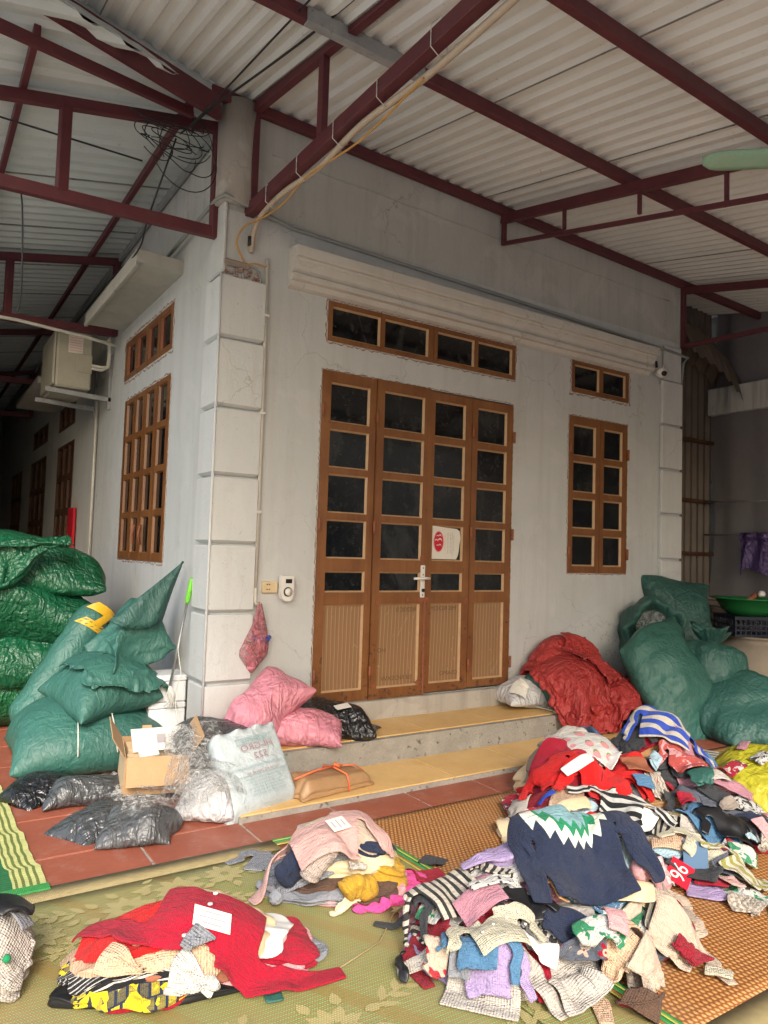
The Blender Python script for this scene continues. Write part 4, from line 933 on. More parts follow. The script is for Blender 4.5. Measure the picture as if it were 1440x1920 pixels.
# ---- tied sacks standing or lying: turned body with pleats gathered at the neck
def tied_sack(name, mat, loc, R, Hh, rot=(0, 0, 0), neck=.8, flare=.35, squash=(1, 1, 1), seed=1, label=None, cat='sack', group=None, dent=.06, pleat=.16, n=96, m=60, parent=None, dep=True, flat=.05, lean=0.0, topopen=False):
    t = np.linspace(0, 1, m); a = np.linspace(0, 2*math.pi, n, endpoint=False); T, A = np.meshgrid(t, a, indexing='ij')
    tb = np.clip(T/neck, 0, 1); body = (np.clip(np.sin(math.pi*(tb*.93+.035)), 0, 1))**.48
    body = body*np.where(tb > .55, 1-.25*((tb-.55)/.45)**2, 1); r = R*body
    nk = R*.16; r = np.where(T > neck, nk + (R*flare-nk)*np.clip((T-neck)/(1-neck), 0, 1)**.8, np.maximum(r, nk*np.clip(T*14, 0, 1)))
    w_ = np.exp(-((T-neck)/.20)**2); ns = seed*3.3
    q = np.stack([np.cos(A)*3.5, np.sin(A)*3.5, T*.6+ns], -1)
    pl = ridge(np.stack([np.cos(A)*5.5, np.sin(A)*5.5, T*.8+ns], -1), 3)
    r = r*(1 + pleat*w_*pl*.6 + .05*ridge(q*1.1+3, 2)*(.35+w_)) ; r = np.where(T > .985, r*.25, r); r = r*np.where(T > neck, 1+.45*vnoise(np.stack([np.cos(A)*2, np.sin(A)*2, T*0+ns], -1)), 1)
    z = np.where(T > neck, neck*Hh + (T-neck)*Hh*(1+.5*vnoise(np.stack([np.cos(A)*1.6, np.sin(A)*1.6, T*0+ns+5], -1))) - np.where(T > .985, .06, 0), Hh*neck*(.5-.5*np.cos(math.pi*np.clip(tb, 0, 1)**.9)))
    x = r*np.cos(A); y = r*np.sin(A); P = np.stack([x, y, z], -1)
    q = P/ max(R, .01)*1.1 + ns; dn = fbm(q, 4, .55)*dent*R/.3*.3 + .5*dent*.3*R/.3*ridge(q*1.7, 2)*.35
    P[..., 0] += dn*np.cos(A); P[..., 1] += dn*np.sin(A); P[..., 2] += .4*dn*(T > .1)
    P[..., 0] += lean*(P[..., 2]/Hh)**2*Hh
    P[..., 2] = np.maximum(P[..., 2], flat*Hh*.2)
    P = P.reshape(-1, 3)*np.array(squash)
    if topopen:                                                        # folded, flattened top with two ears
        k_ = np.clip((T.ravel()-neck*.86)/(1-neck*.86), 0, 1); P[:, 1] *= 1-.80*k_; P[:, 0] *= 1+.0*k_; P[:, 2] += topopen*k_*np.abs(np.cos(A.ravel()))**2 - .08*k_; P[:, 1] += .05*k_*np.sin(P[:, 0]*18+seed)
    M = Matrix.Rotation(R_(rot[2]), 4, 'Z') @ Matrix.Rotation(R_(rot[1]), 4, 'Y') @ Matrix.Rotation(R_(rot[0]), 4, 'X'); P = P @ np.array(M.to_3x3()).T
    P[:, 2] -= min(0, np.percentile(P[:, 2], 2)) if abs(rot[0])+abs(rot[1]) > 20 else 0
    P[:, 2] = np.maximum(P[:, 2], 0)
    F = []
    for i in range(m-1):
        for k in range(n): k2 = (k+1) % n; F.append((i*n+k, i*n+k2, (i+1)*n+k2, (i+1)*n+k))
    F.append(tuple(range(n))[::-1])
    uv = np.stack([A.ravel()*R, T.ravel()*Hh], -1)
    o = link(name, mesh_np(P, F, uv, True), mat, parent, loc=loc)
    if dep: deposit(P + np.array(loc), 0)
    return tag(o, label, cat, group) if parent is None else o
# ================================================================== SACKS AND PARCELS, LEFT
def squarish(p=.6):
    def f(V):
        return V
    return f
# emerald sacks stacked in the passage
em = [((-1.00, 1.85, .0), (0, 0, 4), (1.55, .95), 'emerald2', 'bright green sack at the bottom of the passage stack'),
      ((-1.05, 1.80, .30), (0, 0, -3), (1.5, .9), 'emerald', 'green sack second from the bottom of the passage stack'),
      ((-.98, 1.78, .60), (0, 0, 2), (1.55, .95), 'emerald', 'green sack under the topmost one in the passage stack'),
      ((-1.02, 1.85, .98), (0, 2, -2), (1.40, .85), 'emerald', 'pleated emerald sack topmost of the passage stack')]
for i, (l, r, (w, h), m_, lab) in enumerate(em):
    o = bag('green_sack', MAT[m_], l, r, w=w, h=h, seed=20 + (i % 2), fill=1.25, press=1.6, cell=.036, label=lab, cat='sack', group='emerald sacks stacked in the passage', dep=True, scale=(1, 1, 1.08))
# loose green sheet sagging over the front of the stack
# long wrapped roll leaning on the wall
m = MB(); P0 = Vector((-.93, .98, .12)); P1 = Vector((-.40, 1.22, .90)); n = 14
pts = [P0.lerp(P1, i/n) for i in range(n+1)]; m.tube(pts, [.02] + [.125 + .008*math.sin(i*1.9) for i in range(n-1)] + [.09], 22)
o = m.build('wrapped_roll', MAT['teal']); s2 = o.modifiers.new('s', 'SUBSURF'); s2.levels = 1; s2.render_levels = 1
tag(o, 'long teal wrapped roll leaning against the green stack with yellow tape at its top', 'roll')
m = MB(); d = (P1-P0).normalized(); sd_ = d.cross(Vector((0, -1, 0))).normalized(); up_ = sd_.cross(d)
def band(t0, t1, a0, a1, r=.131, steps=8):
    V = []; F = []
    for i in range(3):
        for k in range(steps+1):
            t = t0 + (t1-t0)*i/2; a = a0 + (a1-a0)*k/steps + .25*i; p = P0.lerp(P1, t) + (sd_*math.cos(a) + (-up_)*math.sin(a))*r; V.append(p)
    for i in range(2):
        for k in range(steps): F.append((i*(steps+1)+k, i*(steps+1)+k+1, (i+1)*(steps+1)+k+1, (i+1)*(steps+1)+k))
    m.add(V, F, True)
band(.93, 1.0, -2.5, 1.2, .128); band(.80, .86, -2.6, .2); band(.84, .97, -1.7, -1.2, .133)
m.build('packing_tape', MAT['tape'], o, fix=False)
# big teal sacks
bag('teal_sack', MAT['teal'], (-.60, .50, .0), (0, 3, -6), w=.92, h=.76, seed=3, fill=1.5, press=1.8, cell=.026, lump=.07, label='large teal woven sack lying in front of the foam boxes, tied with white cord', cat='sack', dep=True, scale=(1, 1, 1.15))
o = bag('wrapped_sack', MAT['teal'], (-.52, .46, .34), (8, -4, 12), w=.60, h=.56, seed=5, fill=1.6, press=1.8, cell=.022, lump=.08, label='round teal sack bound in clear tape, resting on the large teal sack', cat='sack', dep=True, scale=(1, 1, 1.05))
m = MB()
for (a, b, c, w) in ((-.12, .0, .35, .0), (.10, .25, -.2, .1)):
    pts = []
    for i in range(15):
        t = i/14; x = -.60 + a + c*.25*t; y = .38 - .43 + .75*t; pts.append((x, y, .40 - .34*(2*abs(t-.45))**2.6 + .005))
    m.tube(pts, .0045, 5)
m.build('cord', MAT['string'], bpy.data.objects['teal_sack']).matrix_parent_inverse = Matrix.Translation((.60, -.38, 0))
# crumpled teal sheet lying on top with a corner standing against the wall
def crumple(name, mat, c, w, h, rot, squash, label, cat, cell=.02, crump=.05, thick=.003, steps=36, lift=.05, seed=None, hsm=1, sq2=None, bend=.06, dep=True):
    return garment(name, mat, c[0], c[1], rot, 'cloth', 1.0, squash=squash, sq2=sq2, label=label, cat=cat, cell=cell, crump=crump, thick=thick, steps=steps, lift=lift, seed=seed, hsm=hsm, dep=dep, bend=bend) if False else _crumple(name, mat, c, w, h, rot, squash, sq2, label, cat, cell, crump, thick, steps, lift, seed, hsm, bend, dep)
def _crumple(name, mat, c, w, h, rot, squash, sq2, label, cat, cell, crump, thick, steps, lift, seed, hsm, bend, dep, parent=None):
    GC[0] += 1; seed = seed or GC[0]
    n, m_ = int(w/cell)+1, int(h/cell)+1; u, v = np.meshgrid(np.linspace(-w/2, w/2, n), np.linspace(-h/2, h/2, m_), indexing='ij'); rest = np.stack([u, v], -1)
    q = np.concatenate([rest*4.5, np.full((n, m_, 1), seed*3.7)], -1); X = rest*squash
    if sq2: X[..., 1] = rest[..., 1]*sq2
    X[..., 0] += crump*vnoise(q); X[..., 1] += crump*vnoise(q+40); ca, sa = math.cos(R_(rot)), math.sin(R_(rot))
    wx = c[0] + X[..., 0]*ca - X[..., 1]*sa; wy = c[1] + X[..., 0]*sa + X[..., 1]*ca; H = blur(dil(dil(HM)), 2) + .008
    z = hs(wx, wy, H) + lift + crump*1.6*np.abs(fbm(q*1.5+9, 2)); P = pbd(np.stack([wx, wy, z], -1), rest, np.ones((n, m_), bool), steps=steps, iters=3, H=H, bend=bend, t=.004)
    o = grid_mesh(P, np.ones((n, m_), bool), rest, name, mat, thick)
    if dep: deposit(P, .004)
    return tag(o, label, cat) if parent is None else o
crumple('teal_sheet', MAT['teal'], (-.42, .40), .80, .62, 15, .70, 'crumpled teal sheet heaped on the tape-bound sack', 'sheet', crump=.06, sq2=.70, cell=.022)
bag('empty_sack', MAT['teal'], (-.40, .42, .66), (18, -8, 12), w=.62, h=.44, seed=44, fill=.42, press=1.2, cell=.016, label='half empty folded teal sack flopped on top of the tape-bound one', cat='sack', lump=.34, floor=False)
V = []; F = []; tip = Vector((-.045, .42, 1.27)); A_ = Vector((-.52, .38, .89)); B_ = Vector((-.17, .42, .88)); n = 14
for i in range(n+1):
    t = i/n
    for j in range(n+1):
        s_ = j/n; a = A_.lerp(tip, t); b = B_.lerp(tip, t**.8); p = a.lerp(b, s_); p.z -= .05*math.sin(math.pi*s_)*(1-t); p.y -= .07*math.sin(math.pi*s_)*(1-t)+.02*math.sin(s_*9+t*3)*(1-t); V.append(p)
for i in range(n):
    for j in range(n): F.append((i*(n+1)+j, i*(n+1)+j+1, (i+1)*(n+1)+j+1, (i+1)*(n+1)+j))
o = MB().add(V, F, True).build('sheet_corner', MAT['teal2'], fix=False); s_ = o.modifiers.new('t', 'SOLIDIFY'); s_.thickness = .012
tag(o, 'pointed corner of a teal sheet propped up against the side wall', 'sheet')
crumple('fallen_green_sheet', MAT['emerald'], (-1.0, 1.34), .95, .55, 0, .85, 'loose green plastic sheet drooping over the front of the passage stack', 'sheet', crump=.05, cell=.03)
# foam boxes
for z, lab in ((.192, 'white foam box under another one beside the pillar foot'), (.366, 'white foam box with lid, on top of its twin beside the pillar')):
    t = empty('foam_box', (-.135, .42, z), lab, 'box', 'white foam boxes by the pillar', rz=R_(-6))
    MB().box(-.115, .115, -.12, .12, 0, .128, .006).build('body', MAT['foam'], t); MB().box(-.118, .118, -.123, .123, .130, .170, .008).build('lid', MAT['foam'], t)
# mop leaning in the corner
mp = empty('mop', (0, 0, 0), 'mop with lime green grip leaning between the teal sacks and the pillar', 'mop')
m = MB(); a = Vector((-.035, .26, 1.17)); b = Vector((-.15, .26, .47)); m.tube([a.lerp(b, .0), a.lerp(b, .02), a.lerp(b, .05), a.lerp(b, .22), a.lerp(b, .24)], [.006, .013, .016, .017, .012], 10); m.build('grip', MAT['lime'], mp)
MB().tube([a.lerp(b, .24), b], .009, 8).build('pole', MAT['steel'], mp)
m = MB(); 
for k in range(12): m.tube([b + Vector((0, 0, .02)), b + Vector((random.uniform(-.03, .03), random.uniform(-.03, .0), -.05)), b + Vector((random.uniform(-.05, .05), random.uniform(-.05, .0), -.12))], .004, 5)
m.build('mop_head', MAT['string'], mp)
m = MB(); m.tube([(-.09, .25, .86), (-.14, .16, .72), (-.13, .10, .56), (-.14, .14, .5), (-.16, .10, .38), (-.17, .0, .3)], .0035, 5)
tag(m.build('loose_string', MAT['string']), 'thin white string hanging from the mop over the foam boxes', 'string')
# ---- pink bags on the step
bag('pink_bag', MAT['pinkbag2'], (-.08, -.12, .19), (0, 0, 10), w=.50, h=.30, seed=7, fill=1.0, press=1.4, cell=.017, label='hot pink plastic bag lying flat behind the grey parcel, leftmost of the pink bags', cat='bag', group='pink plastic bags on the step')
bag('pink_bag', MAT['pinkbag'], (.50, -.32, .19), (0, 2, -24), w=.50, h=.40, seed=8, fill=1.15, press=1.6, cell=.0155, label='pink plastic bag lying on the step beside the black bale', cat='bag', group='pink plastic bags on the step')
bag('pink_bag', MAT['pinkbag'], (.30, -.22, .36), (20, -44, 14), w=.62, h=.44, seed=9, fill=1.05, press=1.6, cell=.0155, label='pink plastic bag leaning up on the other pink bag with its mouth to the door', cat='bag', group='pink plastic bags on the step', floor=False)
# black bale with a label
bl = bag('black_bale', MAT['blackbag'], (.76, -.24, .19), (0, 6, -28), w=.44, h=.38, seed=11, fill=1.6, press=2.2, cell=.0155, label='black taped bale with a white label at the foot of the door', cat='bale', scale=(1, 1, 1.12))
for (px, py, w_, h_, rz) in ((642, 1326, .10, .065, .5), (668, 1318, .06, .03, .4)):
    p = pix(px, py) - np.array((.76, -.24, .19)); gx = (hs(p[0]+.80, p[1]-.24)-hs(p[0]+.72, p[1]-.24))/.08; gy = (hs(p[0]+.76, p[1]-.20)-hs(p[0]+.76, p[1]-.28))/.08; nn_ = Vector((-float(gx)*.7, -float(gy)*.7, 1)).normalized()
    MB().bbox(Matrix.Translation((p[0], p[1], p[2]+.006)) @ nn_.to_track_quat('Z', 'Y').to_matrix().to_4x4() @ Matrix.Rotation(rz, 4, 'Z'), w_, h_, .0015, .0005).build('address_label', MAT['paper'], bl)
bag('black_bag', MAT['greybag'], (1.00, -.30, .19), (0, 0, 30), w=.20, h=.15, seed=12, fill=.8, press=1.0, cell=.012, label='small dark plastic bag end poking out behind the black bale', cat='bag')
# grey pillow parcels
bag('grey_parcel', MAT['greybag2'], (-.08, -.36, .19), (0, 3, 14), w=.50, h=.34, seed=13, fill=.75, press=1.4, cell=.0155, label='flat grey plastic parcel under the upper grey one behind the white sack', cat='parcel', group='grey plastic parcels')
bag('grey_parcel', MAT['greybag'], (-.06, -.36, .27), (4, -2, 8), w=.56, h=.34, seed=14, fill=.7, press=1.4, cell=.0155, label='puffy grey plastic parcel lying on another behind the cardboard box', cat='parcel', group='grey plastic parcels')
bag('black_bag', MAT['blackbag'], (-.95, -.08, .0), (0, -6, 24), w=.30, h=.30, seed=15, fill=1.1, press=1.4, cell=.0155, label='shiny black plastic bag at the edge of the green striped mat', cat='bag', crump=.03) if False else bag('black_bag', MAT['blackbag'], (-.93, -.05, .0), (0, -6, 24), w=.34, h=.32, seed=15, fill=1.15, press=1.4, cell=.014, label='shiny black plastic bag at the edge of the green striped mat', cat='bag', scale=(1, 1, 1.15))
bag('grey_parcel', MAT['greybag'], (-.69, -.26, .0), (0, 0, -14), w=.46, h=.34, seed=16, fill=1.05, press=1.6, cell=.0155, label='grey plastic parcel with handwriting beside the shiny black bag', cat='parcel', group='grey plastic parcels')
bag('grey_parcel', MAT['greybag'], (-.75, -.66, .0), (0, -4, 34), w=.42, h=.28, seed=17, fill=.9, press=1.4, cell=.014, label='crumpled grey plastic parcel on the tiles under its neighbour', cat='parcel', group='grey plastic parcels')
bag('grey_parcel', MAT['greybag2'], (-.62, -.86, .0), (0, 2, -16), w=.36, h=.28, seed=18, fill=1.0, press=1.5, cell=.014, label='dull grey plastic parcel nearest to the patterned mat', cat='parcel', group='grey plastic parcels')
# pinkish white quilt bag and clear film
bag('quilt_bag', MAT['whitetarp'], (-.20, -.66, .0), (0, 0, 60), w=.52, h=.36, seed=19, fill=1.2, press=1.3, cell=.02, label='off-white stuffed bag showing through clear film behind the pale sack', cat='bag')
crumple('clear_film', MAT['clear'], (-.36, -.66), 1.0, .85, 10, .60, 'heap of crinkled clear plastic film in front of the cardboard box', 'film', crump=.08, cell=.02, thick=0, lift=.08, sq2=.62)
crumple('clear_film', MAT['clear'], (-.30, -.72), .7, .62, 50, .60, 'second layer of crinkled clear film with a paper slip inside', 'film', crump=.08, cell=.02, thick=0, lift=.03, sq2=.6)
tag(MB().bbox(Matrix.Translation((-.26, -.80, .10)) @ Matrix.Rotation(.5, 4, 'X') @ Matrix.Rotation(.5, 4, 'Z'), .10, .07, .002, .0005).build('paper_slip', MAT['paper']), 'white paper slip lying in the clear film', 'paper')
crumple('bubble_wrap', MAT['bubble'], (-.52, .0), .42, .30, 10, .6, 'scrap of bubble wrap behind the cardboard box', 'bubble wrap', crump=.05, cell=.02, thick=0, lift=.05)
# cardboard box, open, tilted
cb = empty('cardboard_box', (-.42, -.36, .09), 'open cardboard box of small cartons and a pale booklet on the plastic parcels', 'box'); cb.rotation_euler = (R_(13), R_(2), R_(-8))
bw, bd, bh = .33, .26, .20
MB().box(-bw/2, bw/2, -bd/2, -bd/2+.005, .0, bh).build('front_side', MAT['card'], cb); MB().box(-bw/2, bw/2, bd/2-.005, bd/2, 0, bh).build('back_side', MAT['card'], cb)
MB().box(-bw/2, -bw/2+.005, -bd/2+.006, bd/2-.006, 0, bh).build('left_side', MAT['card_in'], cb); MB().box(bw/2-.005, bw/2, -bd/2+.006, bd/2-.006, 0, bh).build('right_side', MAT['card_in'], cb)
MB().box(-bw/2, bw/2, -bd/2, bd/2, -.005, -.001).build('bottom', MAT['card'], cb)
def flap(x, y, z, w, d, rx, ry, mt='card'):
    M = Matrix.Translation((x, y, z)) @ Matrix.Rotation(R_(ry), 4, 'Y') @ Matrix.Rotation(R_(rx), 4, 'X')
    return M
MB().bbox(Matrix.Translation((-bw/2, 0, bh)) @ Matrix.Rotation(R_(58), 4, 'Y') @ Matrix.Translation((-0, 0, 0)) @ Matrix.Rotation(R_(-180), 4, 'Y') @ Matrix.Translation((.07, 0, 0)), .14, bd, .004, .001).build('flap', MAT['card'], cb)
MB().bbox(Matrix.Translation((bw/2, 0, bh)) @ Matrix.Rotation(R_(-62), 4, 'Y') @ Matrix.Translation((.065, 0, 0)), .13, bd, .004, .001).build('flap', MAT['card'], cb)
MB().bbox(Matrix.Translation((0, -bd/2-.001, bh)) @ Matrix.Rotation(R_(68), 4, 'X') @ Matrix.Translation((.004, -.065, 0)), bw*.98, .15, .004, .001).build('flap', MAT['card'], cb)
MB().bbox(Matrix.Translation((0, bd/2, bh)) @ Matrix.Rotation(R_(40), 4, 'X') @ Matrix.Translation((-.03, .03, 0)), .05, .06, .004, .001).build('flap', MAT['card'], cb)
for k, (x, y, w, d, z, h, rz) in enumerate(((-.08, .06, .12, .10, .01, .17, 4), (.06, .06, .13, .09, .01, .16, -6), (.105, -.06, .08, .09, .01, .155, 3), (.01, -.065, .09, .08, .01, .145, -4), (-.10, -.06, .09, .10, .01, .16, 2))):
    t = MB().bbox(Matrix.Translation((0, 0, 0)), w, d, h, .003).build('small_carton', MAT['card_in']); t.parent = None
    M = cb.matrix_basis @ Matrix.Translation((x, y, z+h/2)) @ Matrix.Rotation(R_(rz), 4, 'Z'); t.matrix_world = M
    tag(t, 'small pale carton inside the open cardboard box, ' + ['back left', 'back right', 'front right', 'front middle', 'front left'][k], 'carton', 'small cartons in the cardboard box')
def inbox(M_, sx, sy, sz, name, mat, lab, cat):
    t = MB().bbox(Matrix.Identity(4), sx, sy, sz, .001).build(name, MAT[mat]); t.matrix_world = cb.matrix_basis @ M_; return tag(t, lab, cat)
bk = inbox(Matrix.Translation((.015, .055, .215)) @ Matrix.Rotation(R_(26), 4, 'X') @ Matrix.Rotation(R_(3), 4, 'Z'), .27, .15, .004, 'booklet', 'paper', 'pale booklet lying across the top of the cardboard box', 'booklet')
MB().bbox(Matrix.Translation((.02, .0, .003)), .05, .06, .001, .0003).build('printed_block', MAT['greyprint'], bk)
textobj('C CLASSY', .016, MAT['greyprint'], bk, Matrix.Translation((.065, .02, .0032)), name='print_line')
sw = inbox(Matrix.Translation((-.04, -.055, .19)) @ Matrix.Rotation(R_(20), 4, 'X') @ Matrix.Rotation(R_(10), 4, 'Z'), .10, .045, .012, 'knitted_swatch', 'paper', 'speckled cream swatch on the cartons in the cardboard box', 'swatch')
# pale laminated sack HI-GRO 522 leaning on the parcels
sk = empty('laminated_sack', (0, 0, 0), 'pale grey laminated sack turned inside out, its red print reading backwards', 'sack')
BL, BR, TR, TL = Vector((-.20, -.995, .03)), Vector((.245, -.875, .045)), Vector((.20, -.60, .40)), Vector((-.20, -.64, .36))
V = []; F = []; nu, nv = 30, 34; up3 = (BR-BL).cross(TL-BL).normalized(); up3 = up3 if up3.y < 0 or up3.z > 0 else -up3
for i in range(nu+1):
    for j in range(nv+1):
        u, v = i/nu, j/nv; p = BL.lerp(BR, u).lerp(TL.lerp(TR, u), v)
        e = min(1, u/.08)*min(1, (1-u)/.08); f_ = min(1, v/.16); bul = .012*math.sin(math.pi*u)*math.sin(math.pi*v)
        q = np.array([u*5, v*5, 3.3]); wr = .006*float(fbm(q, 3))*(.3+v) + .012*float(ridge(np.array([u*3+v*2, v*1.2, 8.1]), 2))*max(0, v-.6)*1.5
        off = bul + wr - .06*(1-e)**2 - .085*(1-f_)**2
        if v > .95: off += .012*math.sin(u*21)
        V.append(p + up3*off)
for i in range(nu):
    for j in range(nv): F.append((i*(nv+1)+j, (i+1)*(nv+1)+j, (i+1)*(nv+1)+j+1, i*(nv+1)+j+1))
o = MB().add(V, F, True).build('face', MAT['sack522'], sk, fix=False); s_ = o.modifiers.new('t', 'SOLIDIFY'); s_.thickness = .10; s_.offset = -1
SU = (BR-BL).normalized(); SV = up3.cross(SU).normalized(); SV = SV if SV.z > 0 else -SV; HH = ((TL-BL).length+(TR-BR).length)/2
def onsack(u, v, off=.020):
    p = BL.lerp(BR, u).lerp(TL.lerp(TR, u), v) + up3*(off + .012*math.sin(math.pi*u)*math.sin(math.pi*v)); su = (BR-BL).lerp(TR-TL, v).normalized(); sv = up3.cross(su).normalized(); sv = sv if sv.z > 0 else -sv
    n_ = su.cross(sv); return Matrix(((su.x, sv.x, n_.x, p.x), (su.y, sv.y, n_.y, p.y), (su.z, sv.z, n_.z, p.z), (0, 0, 0, 1)))
MAT['fadered'] = dirty('faded red print seen through', (.40, .22, .25), None, .5); MAT['fadeteal'] = dirty('faded green band', (.25, .38, .38), None, .5)
textobj('HI-GRO', .052, MAT['fadered'], sk, onsack(.55, .73, .022), mirror=True, name='lettering', sx=1.1); textobj('522', .052, MAT['fadered'], sk, onsack(.57, .615, .020), mirror=True, name='lettering', sx=1.1)
textobj('THUC AN HON HOP DANG VIEN CHO HEO THIT', .021, MAT['fadeteal'], sk, onsack(.52, .50, .018), mirror=True, name='lettering', sx=.85)
textobj('TU 30 KG DEN 60 KG', .021, MAT['fadered'], sk, onsack(.53, .43, .018), mirror=True, name='lettering')
for k in range(6): textobj(['THANH PHAN DINH DUONG NGUYEN LIEU', 'Do am (toi da) 14 % Protein tho (toi thieu)', 'Nang luong trao doi xo tho canxi', 'Huong dan su dung va bao quan noi kho mat', 'Khoi luong tinh 25 kg ngay san xuat', 'San pham phu hop tieu chuan chat luong'][k], .0145, MAT['fadeteal'], sk, onsack(.55, .365 - k*.035, .017), mirror=True, name='lettering', sx=.92)
for (u0, u1, v0, v1) in ((.28, .80, .855, .86), (.28, .80, .78, .785), (.28, .285, .785, .855), (.795, .80, .785, .855), (.1, .95, .40, .405)):
    c = onsack((u0+u1)/2, (v0+v1)/2, .021); MB().bbox(c, (u1-u0)*.43, max(.003, (v1-v0)*.45), .0012, .0002).build('printed_line', MAT['fadeteal'], sk)
textobj('GREENFEED', .030, MAT['fadeteal'], sk, onsack(.54, .82, .021), mirror=True, name='lettering')
# brown wrapped parcel with orange string
bp = empty('brown_parcel', (.455, -.775, .036), 'brown paper parcel tied with orange plastic string on the lower step', 'parcel', rz=R_(9))
V = []; F = []; n = 26; L3 = 9
prof3 = [(-.5, 0), (-.52, .3), (-.515, .75), (-.48, 1.0)]
def parcel_pt(u, v, w, d, h, s):
    return None
m = MB()
nu, nv = 34, 16; Vx = []
def pc(u, v, top):
    x = (u-.5)*.50; y = (v-.5)*.22; e = min(u, 1-u)*2; f_ = min(v, 1-v)*2
    hh = .105*(1 - .55*max(0, 1-e*5)**2 - .35*max(0, 1-f_*4)**2) - .03*u
    nz = .006*float(fbm(np.array([u*7, v*5, 4.4 if top else 9.9]), 3)); sx = .008*float(fbm(np.array([u*9, v*9, 2.2]), 3))
    if not top: return (x*1.0+sx, y*1.0, 0)
    return (x*.98+sx, y*.97, hh + nz)
for top in (0, 1):
    for i in range(nu+1):
        for j in range(nv+1): Vx.append(pc(i/nu, j/nv, top))
N1 = (nu+1)*(nv+1); F = []
for i in range(nu):
    for j in range(nv):
        a = i*(nv+1)+j; F.append((a, a+nv+1, a+nv+2, a+1)); b = a + N1; F.append((b, b+1, b+nv+2, b+nv+1))
# sides with sagging layers
rimi = [i*(nv+1) for i in range(nu+1)] + [nu*(nv+1)+j for j in range(1, nv+1)] + [i*(nv+1)+nv for i in range(nu-1, -1, -1)] + [j for j in range(nv-1, 0, -1)]
K = 8; base = len(Vx); nr = len(rimi)
for k in range(1, K):
    for t, r_ in enumerate(rimi):
        a = Vector(Vx[r_]); b = Vector(Vx[r_+N1]); p = a.lerp(b, k/K); o_ = .010*abs(math.sin(math.pi*k/K*2.0)) + .004*float(vnoise(np.array([t*.35, k*1.3, 1.1]))); dn_ = Vector((p.x/.25, p.y/.11, 0)); 
        p += Vector((np.sign(p.x)*o_ if abs(p.x) > .235 else 0, np.sign(p.y)*o_ if abs(p.y) > .10 else 0, 0)); Vx.append(tuple(p))
def rid(k, t): return rimi[t % nr] if k == 0 else (rimi[t % nr]+N1 if k == K else base + (k-1)*nr + t % nr)
for k in range(K):
    for t in range(nr): F.append((rid(k, t), rid(k, t+1), rid(k+1, t+1), rid(k+1, t)))
o = MB().add(Vx, F, True).build('wrapper', MAT['kraft'], bp); s2 = o.modifiers.new('s', 'SUBSURF'); s2.levels = 1; s2.render_levels = 1
m = MB()
m.tube([(-.25, -.02, .10), (-.1, .0, .113), (.03, .01, .113)], .006, 6); m.tube([(.04, .112, .03), (.04, .105, .095), (.035, .0, .11), (.045, -.105, .093), (.05, -.122, .05), (.05, -.118, .004)], .006, 6); m.tube([(.26, .0, .05), (.2, .02, .092), (.04, .01, .11)], .005, 6)
for k in range(5): a = random.random()*6; m.tube([(.035, .01, .112), (.035+.025*math.cos(a), .01+.025*math.sin(a), .128), (.035+.055*math.cos(a+.4), .01+.04*math.sin(a+.4), .116)], .006, 6)
m.build('string', MAT['rope'], bp)

# ================================================================== RIGHT SIDE
bag('tall_sack', MAT['teal3'], (4.50, -.20, .62), (78, 3, -22), w=.74, h=1.12, seed=45, fill=.95, press=1.6, cell=.024, label='tall blue-green sack standing against the end of the wall with two ears', cat='sack', floor=False, lump=.13)
ax = Vector((-.50, -.78, .36)).normalized(); sx_ = ax.cross(Vector((0, 0, 1))).normalized(); sy_ = sx_.cross(ax); cO = Vector((4.02, -.22, .66)); V = []; F = []; n = 72; pr_ = [(.02, -.30), (.16, -.28), (.27, -.16), (.31, .0), (.30, .12), (.285, .20), (.27, .235), (.235, .235), (.21, .19), (.19, .10), (.17, .0), (.02, -.05)]
for i, (r, z) in enumerate(pr_):
    for k in range(n):
        a = 2*math.pi*k/n; q = np.array([math.cos(a)*1.8, math.sin(a)*1.8, z*4+3]); r2 = r*(1+.22*float(fbm(q, 3))+.05*float(ridge(q*2.2, 2))); z2 = z + (.09*float(fbm(q*.8+7, 2)) if 3 < i < 9 else 0); V.append(cO + sx_*(r2*math.cos(a)*.92) + sy_*(r2*math.sin(a)) + ax*z2)
for i in range(len(pr_)-1):
    for k in range(n): k2 = (k+1) % n; F.append((i*n+k, i*n+k2, (i+1)*n+k2, (i+1)*n+k))
o = MB().add(V, F, True).build('open_sack', MAT['teal2']); s_ = o.modifiers.new('s', 'SUBSURF'); s_.levels = 1; s_.render_levels = 1; tag(o, 'blue-green sack lying open with bubble wrap bulging from its mouth', 'sack')
b_ = cO + ax*.06; bag('bubble_wrap', MAT['bubble'], tuple(b_), (64, 6, -32), w=.44, h=.44, seed=30, fill=1.1, press=1.5, cell=.016, label='ball of bubble wrap in the mouth of the open sack', cat='bubble wrap', floor=False, dep=False, lump=.2)
tag(MB().bbox(Matrix.Translation(b_ + ax*.10 + Vector((-.02, 0, -.09))) @ Matrix.Rotation(1.0, 4, 'X') @ Matrix.Rotation(.4, 4, 'Y'), .10, .07, .01, .003).build('white_label', MAT['paper']), 'white label in the bubble wrap of the open sack', 'label')
bag('leaning_sack', MAT['teal'], (3.74, -.72, .36), (58, -16, -8), w=.80, h=.98, fill=1.1, seed=46, cell=.024, floor=False, lump=.15, dep=False, label='plump teal sack leaning beside the red tarp', cat='sack')
tied_sack('knotted_sack', MAT['teal2'], (4.12, -.72, .0), .32, .82, (4, 4, 40), neck=.84, flare=.42, seed=9, dep=False, label='smaller blue-green sack with a tied knot, between two bigger ones', cat='sack', dent=.12, pleat=.4)
